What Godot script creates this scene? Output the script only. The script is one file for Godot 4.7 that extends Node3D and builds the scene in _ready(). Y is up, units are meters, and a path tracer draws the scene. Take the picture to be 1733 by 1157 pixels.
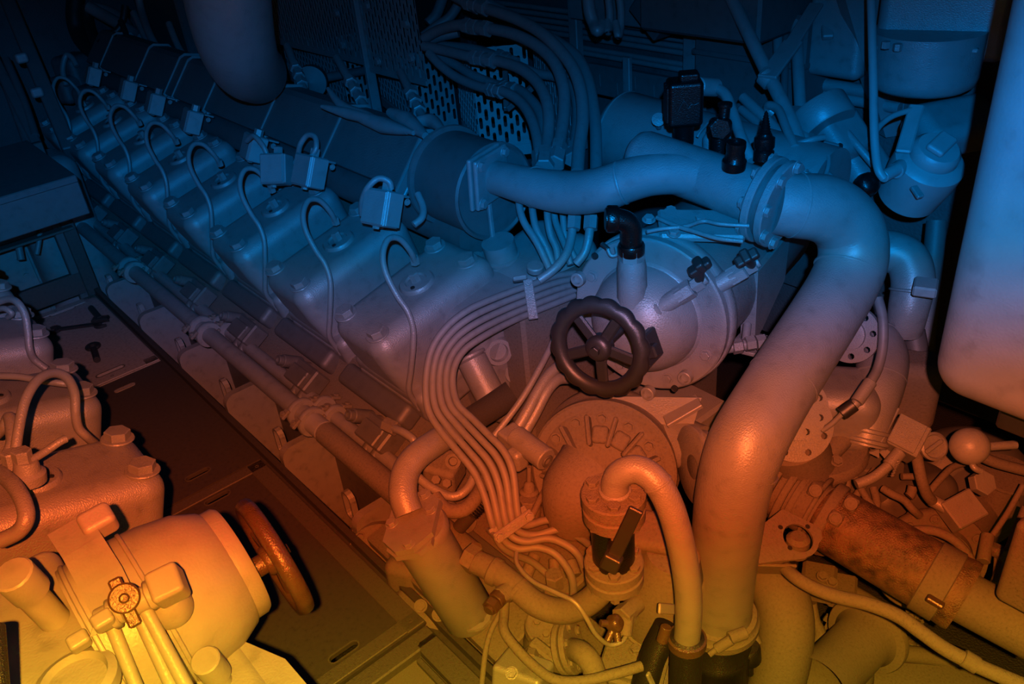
extends Node3D
# An engine room seen by coloured flash: two rows of engines with a plated walkway between them.
const FOC := 1433.0
const CX := 866.5
const CY := 578.5
const CAM := Vector3(0, 1.8, 0)
var ex := Vector3(0.75369, -0.40518, 0.51748)
var ed := Vector3(0.09089, 0.84406, 0.52850)
var ez := Vector3(-0.65091, -0.35129, 0.67299)
var M := {}
var taken := {}
var rng := RandomNumberGenerator.new()
var bolt_mesh: ArrayMesh
var socket_mesh: ArrayMesh
var nut_mesh: ArrayMesh

# ---------------------------------------------------------------- places
func ray(u: float, v: float) -> Vector3:
	var r := Vector3(u - CX, v - CY, FOC) / FOC
	return Vector3(r.dot(ex), -r.dot(ed), -r.dot(ez))
func W(u: float, v: float, d: float) -> Vector3: return CAM + ray(u, v) * d
func WX(u: float, v: float, x: float) -> Vector3:
	var r := ray(u, v)
	return CAM + r * (x / r.x)
func WY(u: float, v: float, y: float) -> Vector3:
	var r := ray(u, v)
	return CAM + r * ((y - 1.8) / r.y)
func WZ(u: float, v: float, z: float) -> Vector3:
	var r := ray(u, v)
	return CAM + r * (z / r.z)
func pts(a: Array) -> PackedVector3Array:
	var o := PackedVector3Array()
	for i in range(0, a.size(), 3): o.append(W(a[i], a[i + 1], a[i + 2]))
	return o
func frame(y: Vector3, hint := Vector3.UP) -> Basis:
	y = y.normalized()
	if absf(y.dot(hint)) > 0.98: hint = Vector3.RIGHT if absf(y.x) < 0.8 else Vector3.FORWARD
	var x := hint.cross(y).normalized()
	return Basis(x, y, x.cross(y))

# ---------------------------------------------------------------- mesh builder
class MB:
	var v := PackedVector3Array()
	var n := PackedVector3Array()
	func tri(a: Vector3, b: Vector3, c: Vector3, na: Vector3, nb: Vector3, nc: Vector3) -> void:
		if (b - a).cross(c - a).dot(na + nb + nc) > 0.0:
			v.append(a); v.append(c); v.append(b); n.append(na); n.append(nc); n.append(nb)
		else:
			v.append(a); v.append(b); v.append(c); n.append(na); n.append(nb); n.append(nc)
	func quad(a: Vector3, b: Vector3, c: Vector3, d: Vector3, nn: Vector3) -> void:
		tri(a, b, c, nn, nn, nn); tri(a, c, d, nn, nn, nn)
	func flat(a: Vector3, b: Vector3, c: Vector3, away: Vector3) -> void:
		var nn := (b - a).cross(c - a).normalized()
		if nn.dot(a - away) < 0: nn = -nn
		tri(a, b, c, nn, nn, nn)
	func add(o: MB, xf := Transform3D.IDENTITY) -> void:
		for p in o.v: v.append(xf * p)
		for q in o.n: n.append((xf.basis * q).normalized())
	# box with chamfered edges; bs holds its axes
	func box(c: Vector3, bs: Basis, size: Vector3, bev := 0.004) -> void:
		var h := size * 0.5
		bev = minf(bev, minf(h.x, minf(h.y, h.z)) * 0.9)
		var ax := [Vector3.RIGHT, Vector3.UP, Vector3.BACK]
		var P := func(s: Vector3, k: int) -> Vector3:
			var q := s * h
			for j in 3:
				if j != k: q[j] -= s[j] * bev
			return c + bs * q
		for k in 3:
			var i := (k + 1) % 3
			var j := (k + 2) % 3
			for sg in [-1.0, 1.0]:
				var cs := []
				for q in [[-1, -1], [1, -1], [1, 1], [-1, 1]]:
					var s := Vector3.ZERO
					s[k] = sg; s[i] = q[0]; s[j] = q[1]
					cs.append(P.call(s, k))
				quad(cs[0], cs[1], cs[2], cs[3], bs * (ax[k] * sg))
			for q in [[-1, -1], [1, -1], [1, 1], [-1, 1]]:
				var s0 := Vector3.ZERO
				s0[i] = q[0]; s0[j] = q[1]; s0[k] = -1
				var s1 := s0
				s1[k] = 1
				var nn: Vector3 = (bs * (ax[i] * float(q[0]) + ax[j] * float(q[1]))).normalized()
				quad(P.call(s0, i), P.call(s1, i), P.call(s1, j), P.call(s0, j), nn)
		for sx in [-1.0, 1.0]:
			for sy in [-1.0, 1.0]:
				for sz in [-1.0, 1.0]:
					var s := Vector3(sx, sy, sz)
					var nn := (bs * s).normalized()
					tri(P.call(s, 0), P.call(s, 1), P.call(s, 2), nn, nn, nn)
	# box with round edges of radius r
	func rbox(c: Vector3, bs: Basis, size: Vector3, r: float, bend = null) -> void:
		var h := size * 0.5
		var cs := []
		for k in 3:
			var l := []
			for t in [1.0, 0.668, 0.414, 0.199, 0.0]: l.append(-(h[k] - r) - r * t)
			l.append(0.0)
			for t in [0.0, 0.199, 0.414, 0.668, 1.0]: l.append(h[k] - r + r * t)
			cs.append(l)
		var inn := h - Vector3(r, r, r)
		for k in 3:
			var i := (k + 1) % 3
			var j := (k + 2) % 3
			for sg in [-1.0, 1.0]:
				var g := []
				for a in cs[i]:
					var row := []
					for b in cs[j]:
						var q := Vector3.ZERO
						q[k] = h[k] * sg; q[i] = a; q[j] = b
						var e := q.clamp(-inn, inn)
						var dn := (q - e).normalized()
						var p := e + dn * r
						if bend != null: p = bend.call(p)
						row.append([c + bs * p, bs * dn])
					g.append(row)
				for a in g.size() - 1:
					for b in g.size() - 1:
						var A = g[a][b]; var B = g[a + 1][b]; var C = g[a + 1][b + 1]; var D = g[a][b + 1]
						tri(A[0], B[0], C[0], A[1], B[1], C[1])
						tri(A[0], C[0], D[0], A[1], C[1], D[1])
	# surface of revolution; prof = [[r, h], ...] from the base outwards and up
	func lathe(o: Vector3, axis: Basis, prof: Array, seg := 28, arc := TAU, from := 0.0) -> void:
		var sn := []
		for i in prof.size() - 1:
			sn.append(Vector2(prof[i + 1][1] - prof[i][1], prof[i][0] - prof[i + 1][0]).normalized())
		for i in prof.size() - 1:
			var n0: Vector2 = sn[i]
			var n1: Vector2 = sn[i]
			if i > 0 and sn[i].dot(sn[i - 1]) > 0.72: n0 = (sn[i] + sn[i - 1]).normalized()
			if i < prof.size() - 2 and sn[i].dot(sn[i + 1]) > 0.72: n1 = (sn[i] + sn[i + 1]).normalized()
			for s in seg:
				var a0 := from + arc * s / seg
				var a1 := from + arc * (s + 1) / seg
				var d0 := Vector3(cos(a0), 0, sin(a0))
				var d1 := Vector3(cos(a1), 0, sin(a1))
				var up := Vector3.UP
				var A := o + axis * (d0 * float(prof[i][0]) + up * float(prof[i][1]))
				var B := o + axis * (d1 * float(prof[i][0]) + up * float(prof[i][1]))
				var C := o + axis * (d1 * float(prof[i + 1][0]) + up * float(prof[i + 1][1]))
				var D := o + axis * (d0 * float(prof[i + 1][0]) + up * float(prof[i + 1][1]))
				var nA := axis * (d0 * n0.x + up * n0.y)
				var nB := axis * (d1 * n0.x + up * n0.y)
				var nC := axis * (d1 * n1.x + up * n1.y)
				var nD := axis * (d0 * n1.x + up * n1.y)
				if prof[i][0] > 1e-6: tri(A, B, C, nA, nB, nC)
				if prof[i + 1][0] > 1e-6: tri(A, C, D, nA, nC, nD)
	# tube through points; r a number or one radius per point
	func tube(p: PackedVector3Array, r, sides := 16, sub := 6, caps := true) -> void:
		var c := PackedVector3Array()
		var rr := PackedFloat32Array()
		var m := p.size()
		for i in m - 1:
			var p0 := p[maxi(i - 1, 0)]
			var p3 := p[mini(i + 2, m - 1)]
			var ra: float = r if not (r is Array) else r[i]
			var rb: float = r if not (r is Array) else r[i + 1]
			for s in sub:
				var t := float(s) / sub
				c.append(p[i].cubic_interpolate(p[i + 1], p0, p3, t))
				rr.append(lerpf(ra, rb, t))
		c.append(p[m - 1])
		rr.append(r if not (r is Array) else r[m - 1])
		var up := Vector3.ZERO
		var prev := []
		for i in c.size():
			var tn := (c[mini(i + 1, c.size() - 1)] - c[maxi(i - 1, 0)]).normalized()
			if up == Vector3.ZERO:
				up = tn.cross(Vector3(0.31, 0.77, 0.55)).normalized()
			up = (up - tn * up.dot(tn)).normalized()
			var sd := tn.cross(up)
			var row := []
			for k in sides + 1:
				var a := TAU * k / sides
				var d := up * cos(a) + sd * sin(a)
				row.append([c[i] + d * rr[i], d])
			if i > 0:
				for k in sides:
					tri(prev[k][0], prev[k + 1][0], row[k + 1][0], prev[k][1], prev[k + 1][1], row[k + 1][1])
					tri(prev[k][0], row[k + 1][0], row[k][0], prev[k][1], row[k + 1][1], row[k][1])
			if caps and (i == 0 or i == c.size() - 1):
				var nn := -tn if i == 0 else tn
				for k in sides: tri(c[i], row[k][0], row[k + 1][0], nn, nn, nn)
			prev = row
	# polygon (x, y) given thickness t along z of xf
	func prism(poly: PackedVector2Array, xf: Transform3D, t: float, rim := -1) -> void:
		var ix := Geometry2D.triangulate_polygon(poly)
		for z in [-0.5, 0.5]:
			var nn: Vector3 = (xf.basis * Vector3(0, 0, signf(z))).normalized()
			for i in range(0, ix.size(), 3):
				var q := []
				for k in 3: q.append(xf * Vector3(poly[ix[i + k]].x, poly[ix[i + k]].y, t * z))
				tri(q[0], q[1], q[2], nn, nn, nn)
		var sg := -1.0 if Geometry2D.is_polygon_clockwise(poly) else 1.0
		for i in poly.size():
			var a := poly[i]
			var b := poly[(i + 1) % poly.size()]
			if a.distance_to(b) < 1e-6: continue
			var e := (b - a).normalized()
			var nn := (xf.basis * Vector3(e.y, -e.x, 0) * sg).normalized()
			quad(xf * Vector3(a.x, a.y, -t / 2), xf * Vector3(b.x, b.y, -t / 2), xf * Vector3(b.x, b.y, t / 2), xf * Vector3(a.x, a.y, t / 2), nn)
	func mesh() -> ArrayMesh:
		var a := []
		a.resize(Mesh.ARRAY_MAX)
		a[Mesh.ARRAY_VERTEX] = v
		a[Mesh.ARRAY_NORMAL] = n
		var m := ArrayMesh.new()
		m.add_surface_from_arrays(Mesh.PRIMITIVE_TRIANGLES, a)
		return m

# outer polygon with round or long holes cut in by seams
func holed(poly: PackedVector2Array, holes: Array) -> PackedVector2Array:
	var o := PackedVector2Array()
	for i in poly.size():
		for k in 6: o.append(poly[i].lerp(poly[(i + 1) % poly.size()], k / 6.0))
	if Geometry2D.is_polygon_clockwise(o): o.reverse()
	holes.sort_custom(func(a, b): return a[0].x > b[0].x)
	for h in holes:
		var q: PackedVector2Array = h
		if not Geometry2D.is_polygon_clockwise(q): q.reverse()
		var bi := 0
		var bj := 0
		var best := 1e9
		for i in o.size():
			for j in q.size():
				var dd := o[i].distance_squared_to(q[j])
				if dd < best: best = dd; bi = i; bj = j
		var w := PackedVector2Array()
		for i in bi + 1: w.append(o[i])
		for j in q.size() + 1: w.append(q[(bj + j) % q.size()])
		for i in range(bi, o.size()): w.append(o[i])
		o = w
	return o
func ring2(c: Vector2, rx: float, ry: float, k := 16) -> PackedVector2Array:
	var o := PackedVector2Array()
	for i in k: o.append(c + Vector2(cos(TAU * i / k) * rx, sin(TAU * i / k) * ry))
	return o
func slot2(c: Vector2, half: float, r: float, dir := Vector2.RIGHT) -> PackedVector2Array:
	var o := PackedVector2Array()
	var a0 := dir.angle()
	for i in 7: o.append(c + dir * half + Vector2.from_angle(a0 - PI / 2 + PI * i / 6) * r)
	for i in 7: o.append(c - dir * half + Vector2.from_angle(a0 + PI / 2 + PI * i / 6) * r)
	return o

# ---------------------------------------------------------------- objects
func numbered(s: String) -> String:
	taken[s] = taken.get(s, -1) + 1
	return s if taken[s] == 0 else "%s_%03d" % [s, taken[s]]
func tag(o: Node3D, label: String, category: String, group := "") -> void:
	o.set_meta("label", label); o.set_meta("category", category)
	if group: o.set_meta("group", group)
func th(called: String, label: String, category: String, group := "") -> Node3D:
	var o := Node3D.new()
	o.name = numbered(called)
	add_child(o)
	tag(o, label, category, group)
	return o
func pt(called: String, mb: MB, mat: Material, par: Node3D, label := "") -> MeshInstance3D:
	var o := MeshInstance3D.new()
	o.name = called
	var box := AABB(mb.v[0], Vector3.ZERO)
	for p in mb.v: box = box.expand(p)
	var c := box.get_center()
	for i in mb.v.size(): mb.v[i] -= c
	o.mesh = mb.mesh()
	o.material_override = mat
	par.add_child(o, true)
	var up := Transform3D.IDENTITY
	var q: Node3D = par
	while q != self:
		up = q.transform * up
		q = q.get_parent()
	o.transform = up.affine_inverse() * Transform3D(Basis.IDENTITY, c)
	if label: o.set_meta("label", label)
	return o
func solo(called: String, label: String, category: String, mb: MB, mat: Material, group := "") -> MeshInstance3D:
	var o := pt(numbered(called), mb, mat, self)
	tag(o, label, category, group)
	return o
func struct(called: String, mb: MB, mat: Material) -> MeshInstance3D:
	var o := pt(numbered(called), mb, mat, self)
	o.set_meta("kind", "structure")
	return o
func fix(called: String, m: ArrayMesh, p: Vector3, axis: Vector3, r: float, mat: Material, par: Node3D, spin := 0.0, tall := 1.0) -> MeshInstance3D:
	var o := MeshInstance3D.new()
	o.name = called
	o.mesh = m
	o.material_override = mat
	par.add_child(o, true)
	var up := Transform3D.IDENTITY
	var q: Node3D = par
	while q != self:
		up = q.transform * up
		q = q.get_parent()
	o.transform = up.affine_inverse() * Transform3D(frame(axis) * Basis(Vector3.UP, spin) * Basis.from_scale(Vector3(r, r * tall, r)), p)
	return o
func bolt(p: Vector3, axis: Vector3, r: float, mat: Material, par: Node3D) -> MeshInstance3D:
	return fix("bolt", bolt_mesh, p, axis, r, mat, par, rng.randf() * 1.0)
func sock(p: Vector3, axis: Vector3, r: float, mat: Material, par: Node3D) -> MeshInstance3D:
	return fix("socket_bolt", socket_mesh, p, axis, r, mat, par, rng.randf())
func nut(p: Vector3, axis: Vector3, r: float, mat: Material, par: Node3D, tall := 1.0) -> MeshInstance3D:
	return fix("hex_nut", nut_mesh, p, axis, r, mat, par, rng.randf(), tall)
func copy(o: Node3D, by: Vector3, label: String) -> Node3D:
	var c: Node3D = o.duplicate()
	c.name = numbered(str(o.name).rstrip("_0123456789"))
	add_child(c)
	c.position = o.position + by
	c.set_meta("label", label)
	return c
# a bare pipe, hose or cable of one mesh
func pipe(called: String, label: String, cat: String, path: Array, r, mat: Material, group := "", sides := 14) -> MeshInstance3D:
	var mb := MB.new()
	mb.tube(pts(path), r, sides)
	return solo(called, label, cat, mb, mat, group)
func bead(mb: MB, p: Vector3, axis: Vector3, r: float, w := 0.006) -> void:
	mb.lathe(p, frame(axis), [[r - w * 0.6, -w], [r + w * 0.35, -w * 0.5], [r + w * 0.5, 0.0], [r + w * 0.35, w * 0.5], [r - w * 0.6, w]], 32)
func disc(mb: MB, p: Vector3, axis: Vector3, r: float, t: float, inner := 0.0, bev := 0.003) -> void:
	mb.lathe(p, frame(axis), [[inner, 0.0], [r - bev, 0.0], [r, bev], [r, t - bev], [r - bev, t], [inner, t]], 40)
func rod(mb: MB, a: Vector3, b: Vector3, r: float, sides := 16) -> void:
	var l := a.distance_to(b)
	mb.lathe(a, frame(b - a), [[0.0, 0.0], [r * 0.9, 0.0], [r, r * 0.1], [r, l - r * 0.1], [r * 0.9, l], [0.0, l]], sides)

# ---------------------------------------------------------------- materials
func noise_tex(freq: float, seed_: int, lo: Color, hi: Color, bump := 0.0, kind := FastNoiseLite.TYPE_SIMPLEX_SMOOTH, size := 512, mid := 0.5) -> NoiseTexture2D:
	var f := FastNoiseLite.new()
	f.noise_type = kind
	f.seed = seed_
	f.frequency = freq
	f.fractal_octaves = 5
	var t := NoiseTexture2D.new()
	t.width = size; t.height = size
	t.seamless = true
	t.noise = f
	if bump > 0.0:
		t.as_normal_map = true
		t.bump_strength = bump
	else:
		var g := Gradient.new()
		g.set_color(0, lo)
		g.set_color(1, hi)
		g.add_point(mid, lo.lerp(hi, 0.75))
		t.color_ramp = g
	return t
func mat(called: String, c: Color, rough: float, scale := 6.0, tex: Texture2D = null, nrm: Texture2D = null, nstr := 0.4, metal := 0.0, spec := 0.5) -> StandardMaterial3D:
	var m := StandardMaterial3D.new()
	m.resource_name = called
	m.albedo_color = c
	m.roughness = rough
	m.metallic = metal
	m.metallic_specular = spec
	m.uv1_triplanar = true
	m.uv1_world_triplanar = true
	m.uv1_scale = Vector3(scale, scale, scale)
	if tex: m.albedo_texture = tex
	if nrm:
		m.normal_enabled = true
		m.normal_texture = nrm
		m.normal_scale = nstr
	M[called] = m
	return m
func g(x: float) -> Color: return Color(x, x, x)
func make_materials() -> void:
	var dirt := noise_tex(0.012, 3, g(0.80), g(1.0), 0.0, FastNoiseLite.TYPE_SIMPLEX_SMOOTH, 512, 0.35)
	var spots := noise_tex(0.035, 9, g(0.66), g(1.0), 0.0, FastNoiseLite.TYPE_SIMPLEX_SMOOTH, 512, 0.3)
	var rusty := noise_tex(0.009, 21, g(0.30), g(1.0), 0.0, FastNoiseLite.TYPE_SIMPLEX_SMOOTH, 512, 0.5)
	var dimple := noise_tex(0.07, 5, g(0), g(1), 6.0, FastNoiseLite.TYPE_SIMPLEX_SMOOTH, 1024)
	var coarse := noise_tex(0.09, 6, g(0), g(1), 9.0)
	mat("paint", g(0.43), 0.43, 3.0, dirt, dimple, 0.5, 0.0, 0.6)
	mat("line_paint", g(0.40), 0.6, 4.0, dirt, dimple, 0.3)
	mat("paint_dusty", Color(0.39, 0.372, 0.35), 0.8, 6.0, spots, coarse, 0.45, 0.0, 0.25)
	mat("paint_pale", g(0.49), 0.45, 2.0, dirt, dimple, 0.2)
	mat("tank_paint", g(0.46), 0.42, 1.6, dirt, dimple, 0.12)
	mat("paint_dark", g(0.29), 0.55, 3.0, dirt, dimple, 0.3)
	mat("duct_paint", g(0.32), 0.5, 2.0, dirt, dimple, 0.3)
	mat("plate_steel", Color(0.215, 0.205, 0.195), 0.55, 3.0, spots, dimple, 0.25)
	mat("plate_pale", Color(0.50, 0.485, 0.47), 0.7, 3.0, spots, coarse, 0.2)
	mat("plate_edge", Color(0.27, 0.26, 0.24), 0.6, 5.0, spots, coarse, 0.25)
	mat("mesh_plate", Color(0.36, 0.345, 0.30), 0.6, 14.0, spots, coarse, 0.6)
	mat("black_gloss", g(0.035), 0.3, 5.0, null, coarse, 0.25, 0.0, 0.4)
	mat("black_iron", g(0.13), 0.42, 6.0, dirt, dimple, 0.4)
	mat("black_rubber", g(0.07), 0.5, 9.0, spots, coarse, 0.8)
	mat("brown_iron", Color(0.26, 0.20, 0.14), 0.35, 6.0, spots, coarse, 0.4)
	mat("rust_wrap", Color(0.40, 0.33, 0.25), 0.6, 4.0, rusty, coarse, 0.9)
	mat("lagging", Color(0.17, 0.16, 0.15), 0.95, 9.0, spots, coarse, 0.9)
	mat("hose", g(0.37), 0.5, 5.0, dirt, dimple, 0.2)
	mat("wall_paint", g(0.26), 0.7, 1.0, dirt, dimple, 0.3)
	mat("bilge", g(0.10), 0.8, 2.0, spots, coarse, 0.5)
	mat("steel_hole", g(0.03), 0.8)
	mat("bare_steel", g(0.5), 0.4, 6.0, spots, dimple, 0.3, 0.6)

func _ready() -> void:
	rng.seed = 7
	# ---- camera
	ez = ez.normalized()
	ex = (ex - ez * ex.dot(ez)).normalized()
	ed = ez.cross(ex).normalized()
	var right := Vector3(ex.x, -ed.x, -ez.x)
	var down := Vector3(ex.y, -ed.y, -ez.y)
	var fwd := Vector3(ex.z, -ed.z, -ez.z)
	var cam := Camera3D.new()
	cam.name = "camera"
	cam.fov = rad_to_deg(2.0 * atan(578.5 / FOC))
	cam.near = 0.05
	cam.far = 40.0
	add_child(cam)
	cam.transform = Transform3D(Basis(right, -down, -fwd), CAM)
	cam.current = true
	# ---- air
	var env := Environment.new()
	env.background_mode = Environment.BG_COLOR
	env.background_color = Color(0.0, 0.0, 0.0)
	env.tonemap_mode = Environment.TONE_MAPPER_LINEAR
	env.tonemap_exposure = 0.93
	env.sdfgi_enabled = true
	env.ssao_enabled = true
	env.ssil_enabled = true
	var we := WorldEnvironment.new()
	we.name = "air"
	we.environment = env
	add_child(we)
	# ---- gelled flash lamps on a stand behind and above the photographer
	var at := CAM - down * 0.05 - fwd * 0.2
	# [name, colour, energy, elevation below the lens axis, azimuth, half angle, blend]
	var lamps := [
		["red_gel_flash", Color(1.0, 0.385, 0.12), 18.5, 84.8, 0.0, 90.0, 0.253],
		["yellow_gel_flash", Color(0.42, 1.0, 0.2), 8.0, 101.1, 0.0, 90.0, 0.206],
		["blue_gel_flash", Color(0.0, 0.60, 1.0), 3.0, -80.9, 0.0, 90.0, 0.266],
	]
	for k in 9: lamps.append(["blue_gel_flash", Color(0.0, 0.59, 1.0), 5.3, -7.8, -32.0 + 8.0 * k, 12.0, 1.0])
	for k in 9: lamps.append(["pale_gel_flash", Color(0.3, 1.0, 0.78), 0.55, 2.0, -32.0 + 8.0 * k, 12.0, 1.0])
	for q in lamps:
		var l := SpotLight3D.new()
		l.name = numbered(q[0])
		l.light_color = q[1]
		l.light_energy = q[2]
		l.spot_angle = q[5]
		l.spot_angle_attenuation = q[6]
		l.spot_range = 12.0
		l.spot_attenuation = 2.0
		l.light_size = 0.012
		l.shadow_enabled = true
		add_child(l)
		var e := deg_to_rad(q[3])
		var a := deg_to_rad(q[4])
		var dir: Vector3 = fwd * (cos(e) * cos(a)) + right * (sin(a) * cos(e)) + down * sin(e)
		l.look_at_from_position(at, at + dir, -fwd if absf(q[3]) > 45.0 else Vector3.UP)
	make_materials()
	make_fixings()
	room()
	walkway()
	engine_body()
	covers()
	manifold()
	long_pipes()
	left_engine()
	left_housing()
	pipe_bundle()
	canister()
	end_casting()
	dome_unit()
	charge_pipe()
	bell_housing()
	valve_unit()
	low_middle()
	right_low()
	right_mid()
	tank_side()
	hoses()
	guards()
	top_right()
	top_left()

func make_fixings() -> void:
	var mb := MB.new()
	mb.lathe(Vector3.ZERO, Basis.IDENTITY, [[0.0, 0.0], [1.28, 0.0], [1.3, 0.06], [1.25, 0.16], [0.0, 0.16]], 20)
	hexa(mb, 1.0, 0.16, 0.82)
	bolt_mesh = mb.mesh()
	mb = MB.new()
	hexa(mb, 1.0, 0.0, 1.6)
	nut_mesh = mb.mesh()
	mb = MB.new()
	mb.lathe(Vector3.ZERO, Basis.IDENTITY, [[0.0, 0.0], [1.0, 0.0], [1.0, 0.9], [0.9, 1.0], [0.62, 1.0], [0.55, 0.55], [0.0, 0.5]], 20)
	socket_mesh = mb.mesh()
func hexa(mb: MB, r: float, h0: float, h1: float) -> void:
	for i in 6:
		var a := Vector3(cos(TAU * i / 6), 0, sin(TAU * i / 6))
		var b := Vector3(cos(TAU * (i + 1) / 6), 0, sin(TAU * (i + 1) / 6))
		var u := Vector3.UP
		var nn := (a + b).normalized()
		var c := (h1 - h0) * 0.1
		mb.quad(a * r + u * h0, b * r + u * h0, b * r + u * (h1 - c), a * r + u * (h1 - c), nn)
		var k := r * 0.92
		mb.quad(a * r + u * (h1 - c), b * r + u * (h1 - c), b * k + u * h1, a * k + u * h1, (nn + u * 1.4).normalized())
		mb.tri(u * h1, a * k + u * h1, b * k + u * h1, u, u, u)
		mb.tri(u * h0, a * r + u * h0, b * r + u * h0, -u, -u, -u)

# ---------------------------------------------------------------- the room
func slab(called: String, lo: Vector3, hi: Vector3, m: Material) -> void:
	var mb := MB.new()
	mb.box((lo + hi) / 2, Basis.IDENTITY, hi - lo, 0.002)
	struct(called, mb, m)
func room() -> void:
	slab("floor", Vector3(-2.6, -0.9, -7.8), Vector3(4.2, -0.8, 2.4), M.bilge)
	slab("ceiling", Vector3(-2.6, 3.0, -7.8), Vector3(4.2, 3.1, 2.4), M.wall_paint)
	slab("wall_far", Vector3(-2.6, -0.9, -7.9), Vector3(4.2, 3.1, -7.8), M.wall_paint)
	slab("wall_near", Vector3(-2.6, -0.9, 2.4), Vector3(4.2, 3.1, 2.5), M.wall_paint)
	slab("wall_left", Vector3(-2.7, -0.9, -7.9), Vector3(-2.6, 3.1, 2.5), M.wall_paint)
	slab("wall_right", Vector3(4.2, -0.9, -7.9), Vector3(4.3, 3.1, 2.5), M.wall_paint)

# ---------------------------------------------------------------- walkway
const EDGE := 0.705
func floor_plate(z0: float, z1: float, m: Material, label: String, slots: Array, border: bool) -> Node3D:
	var o := th("floor_plate", label, "floor plate", "")
	var x0 := -0.45
	var x1 := EDGE - 0.012
	var w := PackedVector2Array([Vector2(x0, -z0), Vector2(x1, -z0), Vector2(x1, -z1), Vector2(x0, -z1)])
	var hs := []
	for s in slots:
		var c := WY(s[0], s[1], 0.0)
		hs.append(slot2(Vector2(c.x, -c.z), s[2], 0.0115))
	var mb := MB.new()
	# plate lies in x and -z, thickness along y
	mb.prism(holed(w, hs), Transform3D(Basis(Vector3.RIGHT, Vector3.FORWARD, Vector3.UP), Vector3(0, -0.006, 0)), 0.012)
	pt("plate", mb, m, o)
	for s in slots:
		var c := WY(s[0], s[1], 0.0)
		mb = MB.new()
		mb.prism(holed(slot2(Vector2(c.x, -c.z), s[2], 0.016), [slot2(Vector2(c.x, -c.z), s[2], 0.0118)]), Transform3D(Basis(Vector3.RIGHT, Vector3.FORWARD, Vector3.UP), Vector3(0, 0.0, 0)), 0.003)
		pt("hand_hole_rim", mb, M.plate_edge, o)
	if border:
		for e in [[Vector3(x1 - 0.03, 0.002, (z0 + z1) / 2), Vector3(0.055, 0.006, absf(z1 - z0) - 0.004)], [Vector3((x0 + x1) / 2, 0.002, z0 + 0.028), Vector3(x1 - x0 - 0.004, 0.006, 0.045)], [Vector3((x0 + x1) / 2, 0.002, z1 - 0.028), Vector3(x1 - x0 - 0.004, 0.006, 0.045)]]:
			mb = MB.new()
			mb.box(e[0], Basis.IDENTITY, e[1], 0.002)
			pt("border_strip", mb, M.plate_pale if m == M.plate_pale else M.plate_edge, o)
		for k in 5:
			for zz in [z0 + 0.03, z1 - 0.03]:
				fix("rivet", socket_mesh, Vector3(x1 - 0.03 - k * 0.16, 0.003, zz), Vector3.UP, 0.007, M.plate_edge, o, 0.0, 0.4)
	return o
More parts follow.
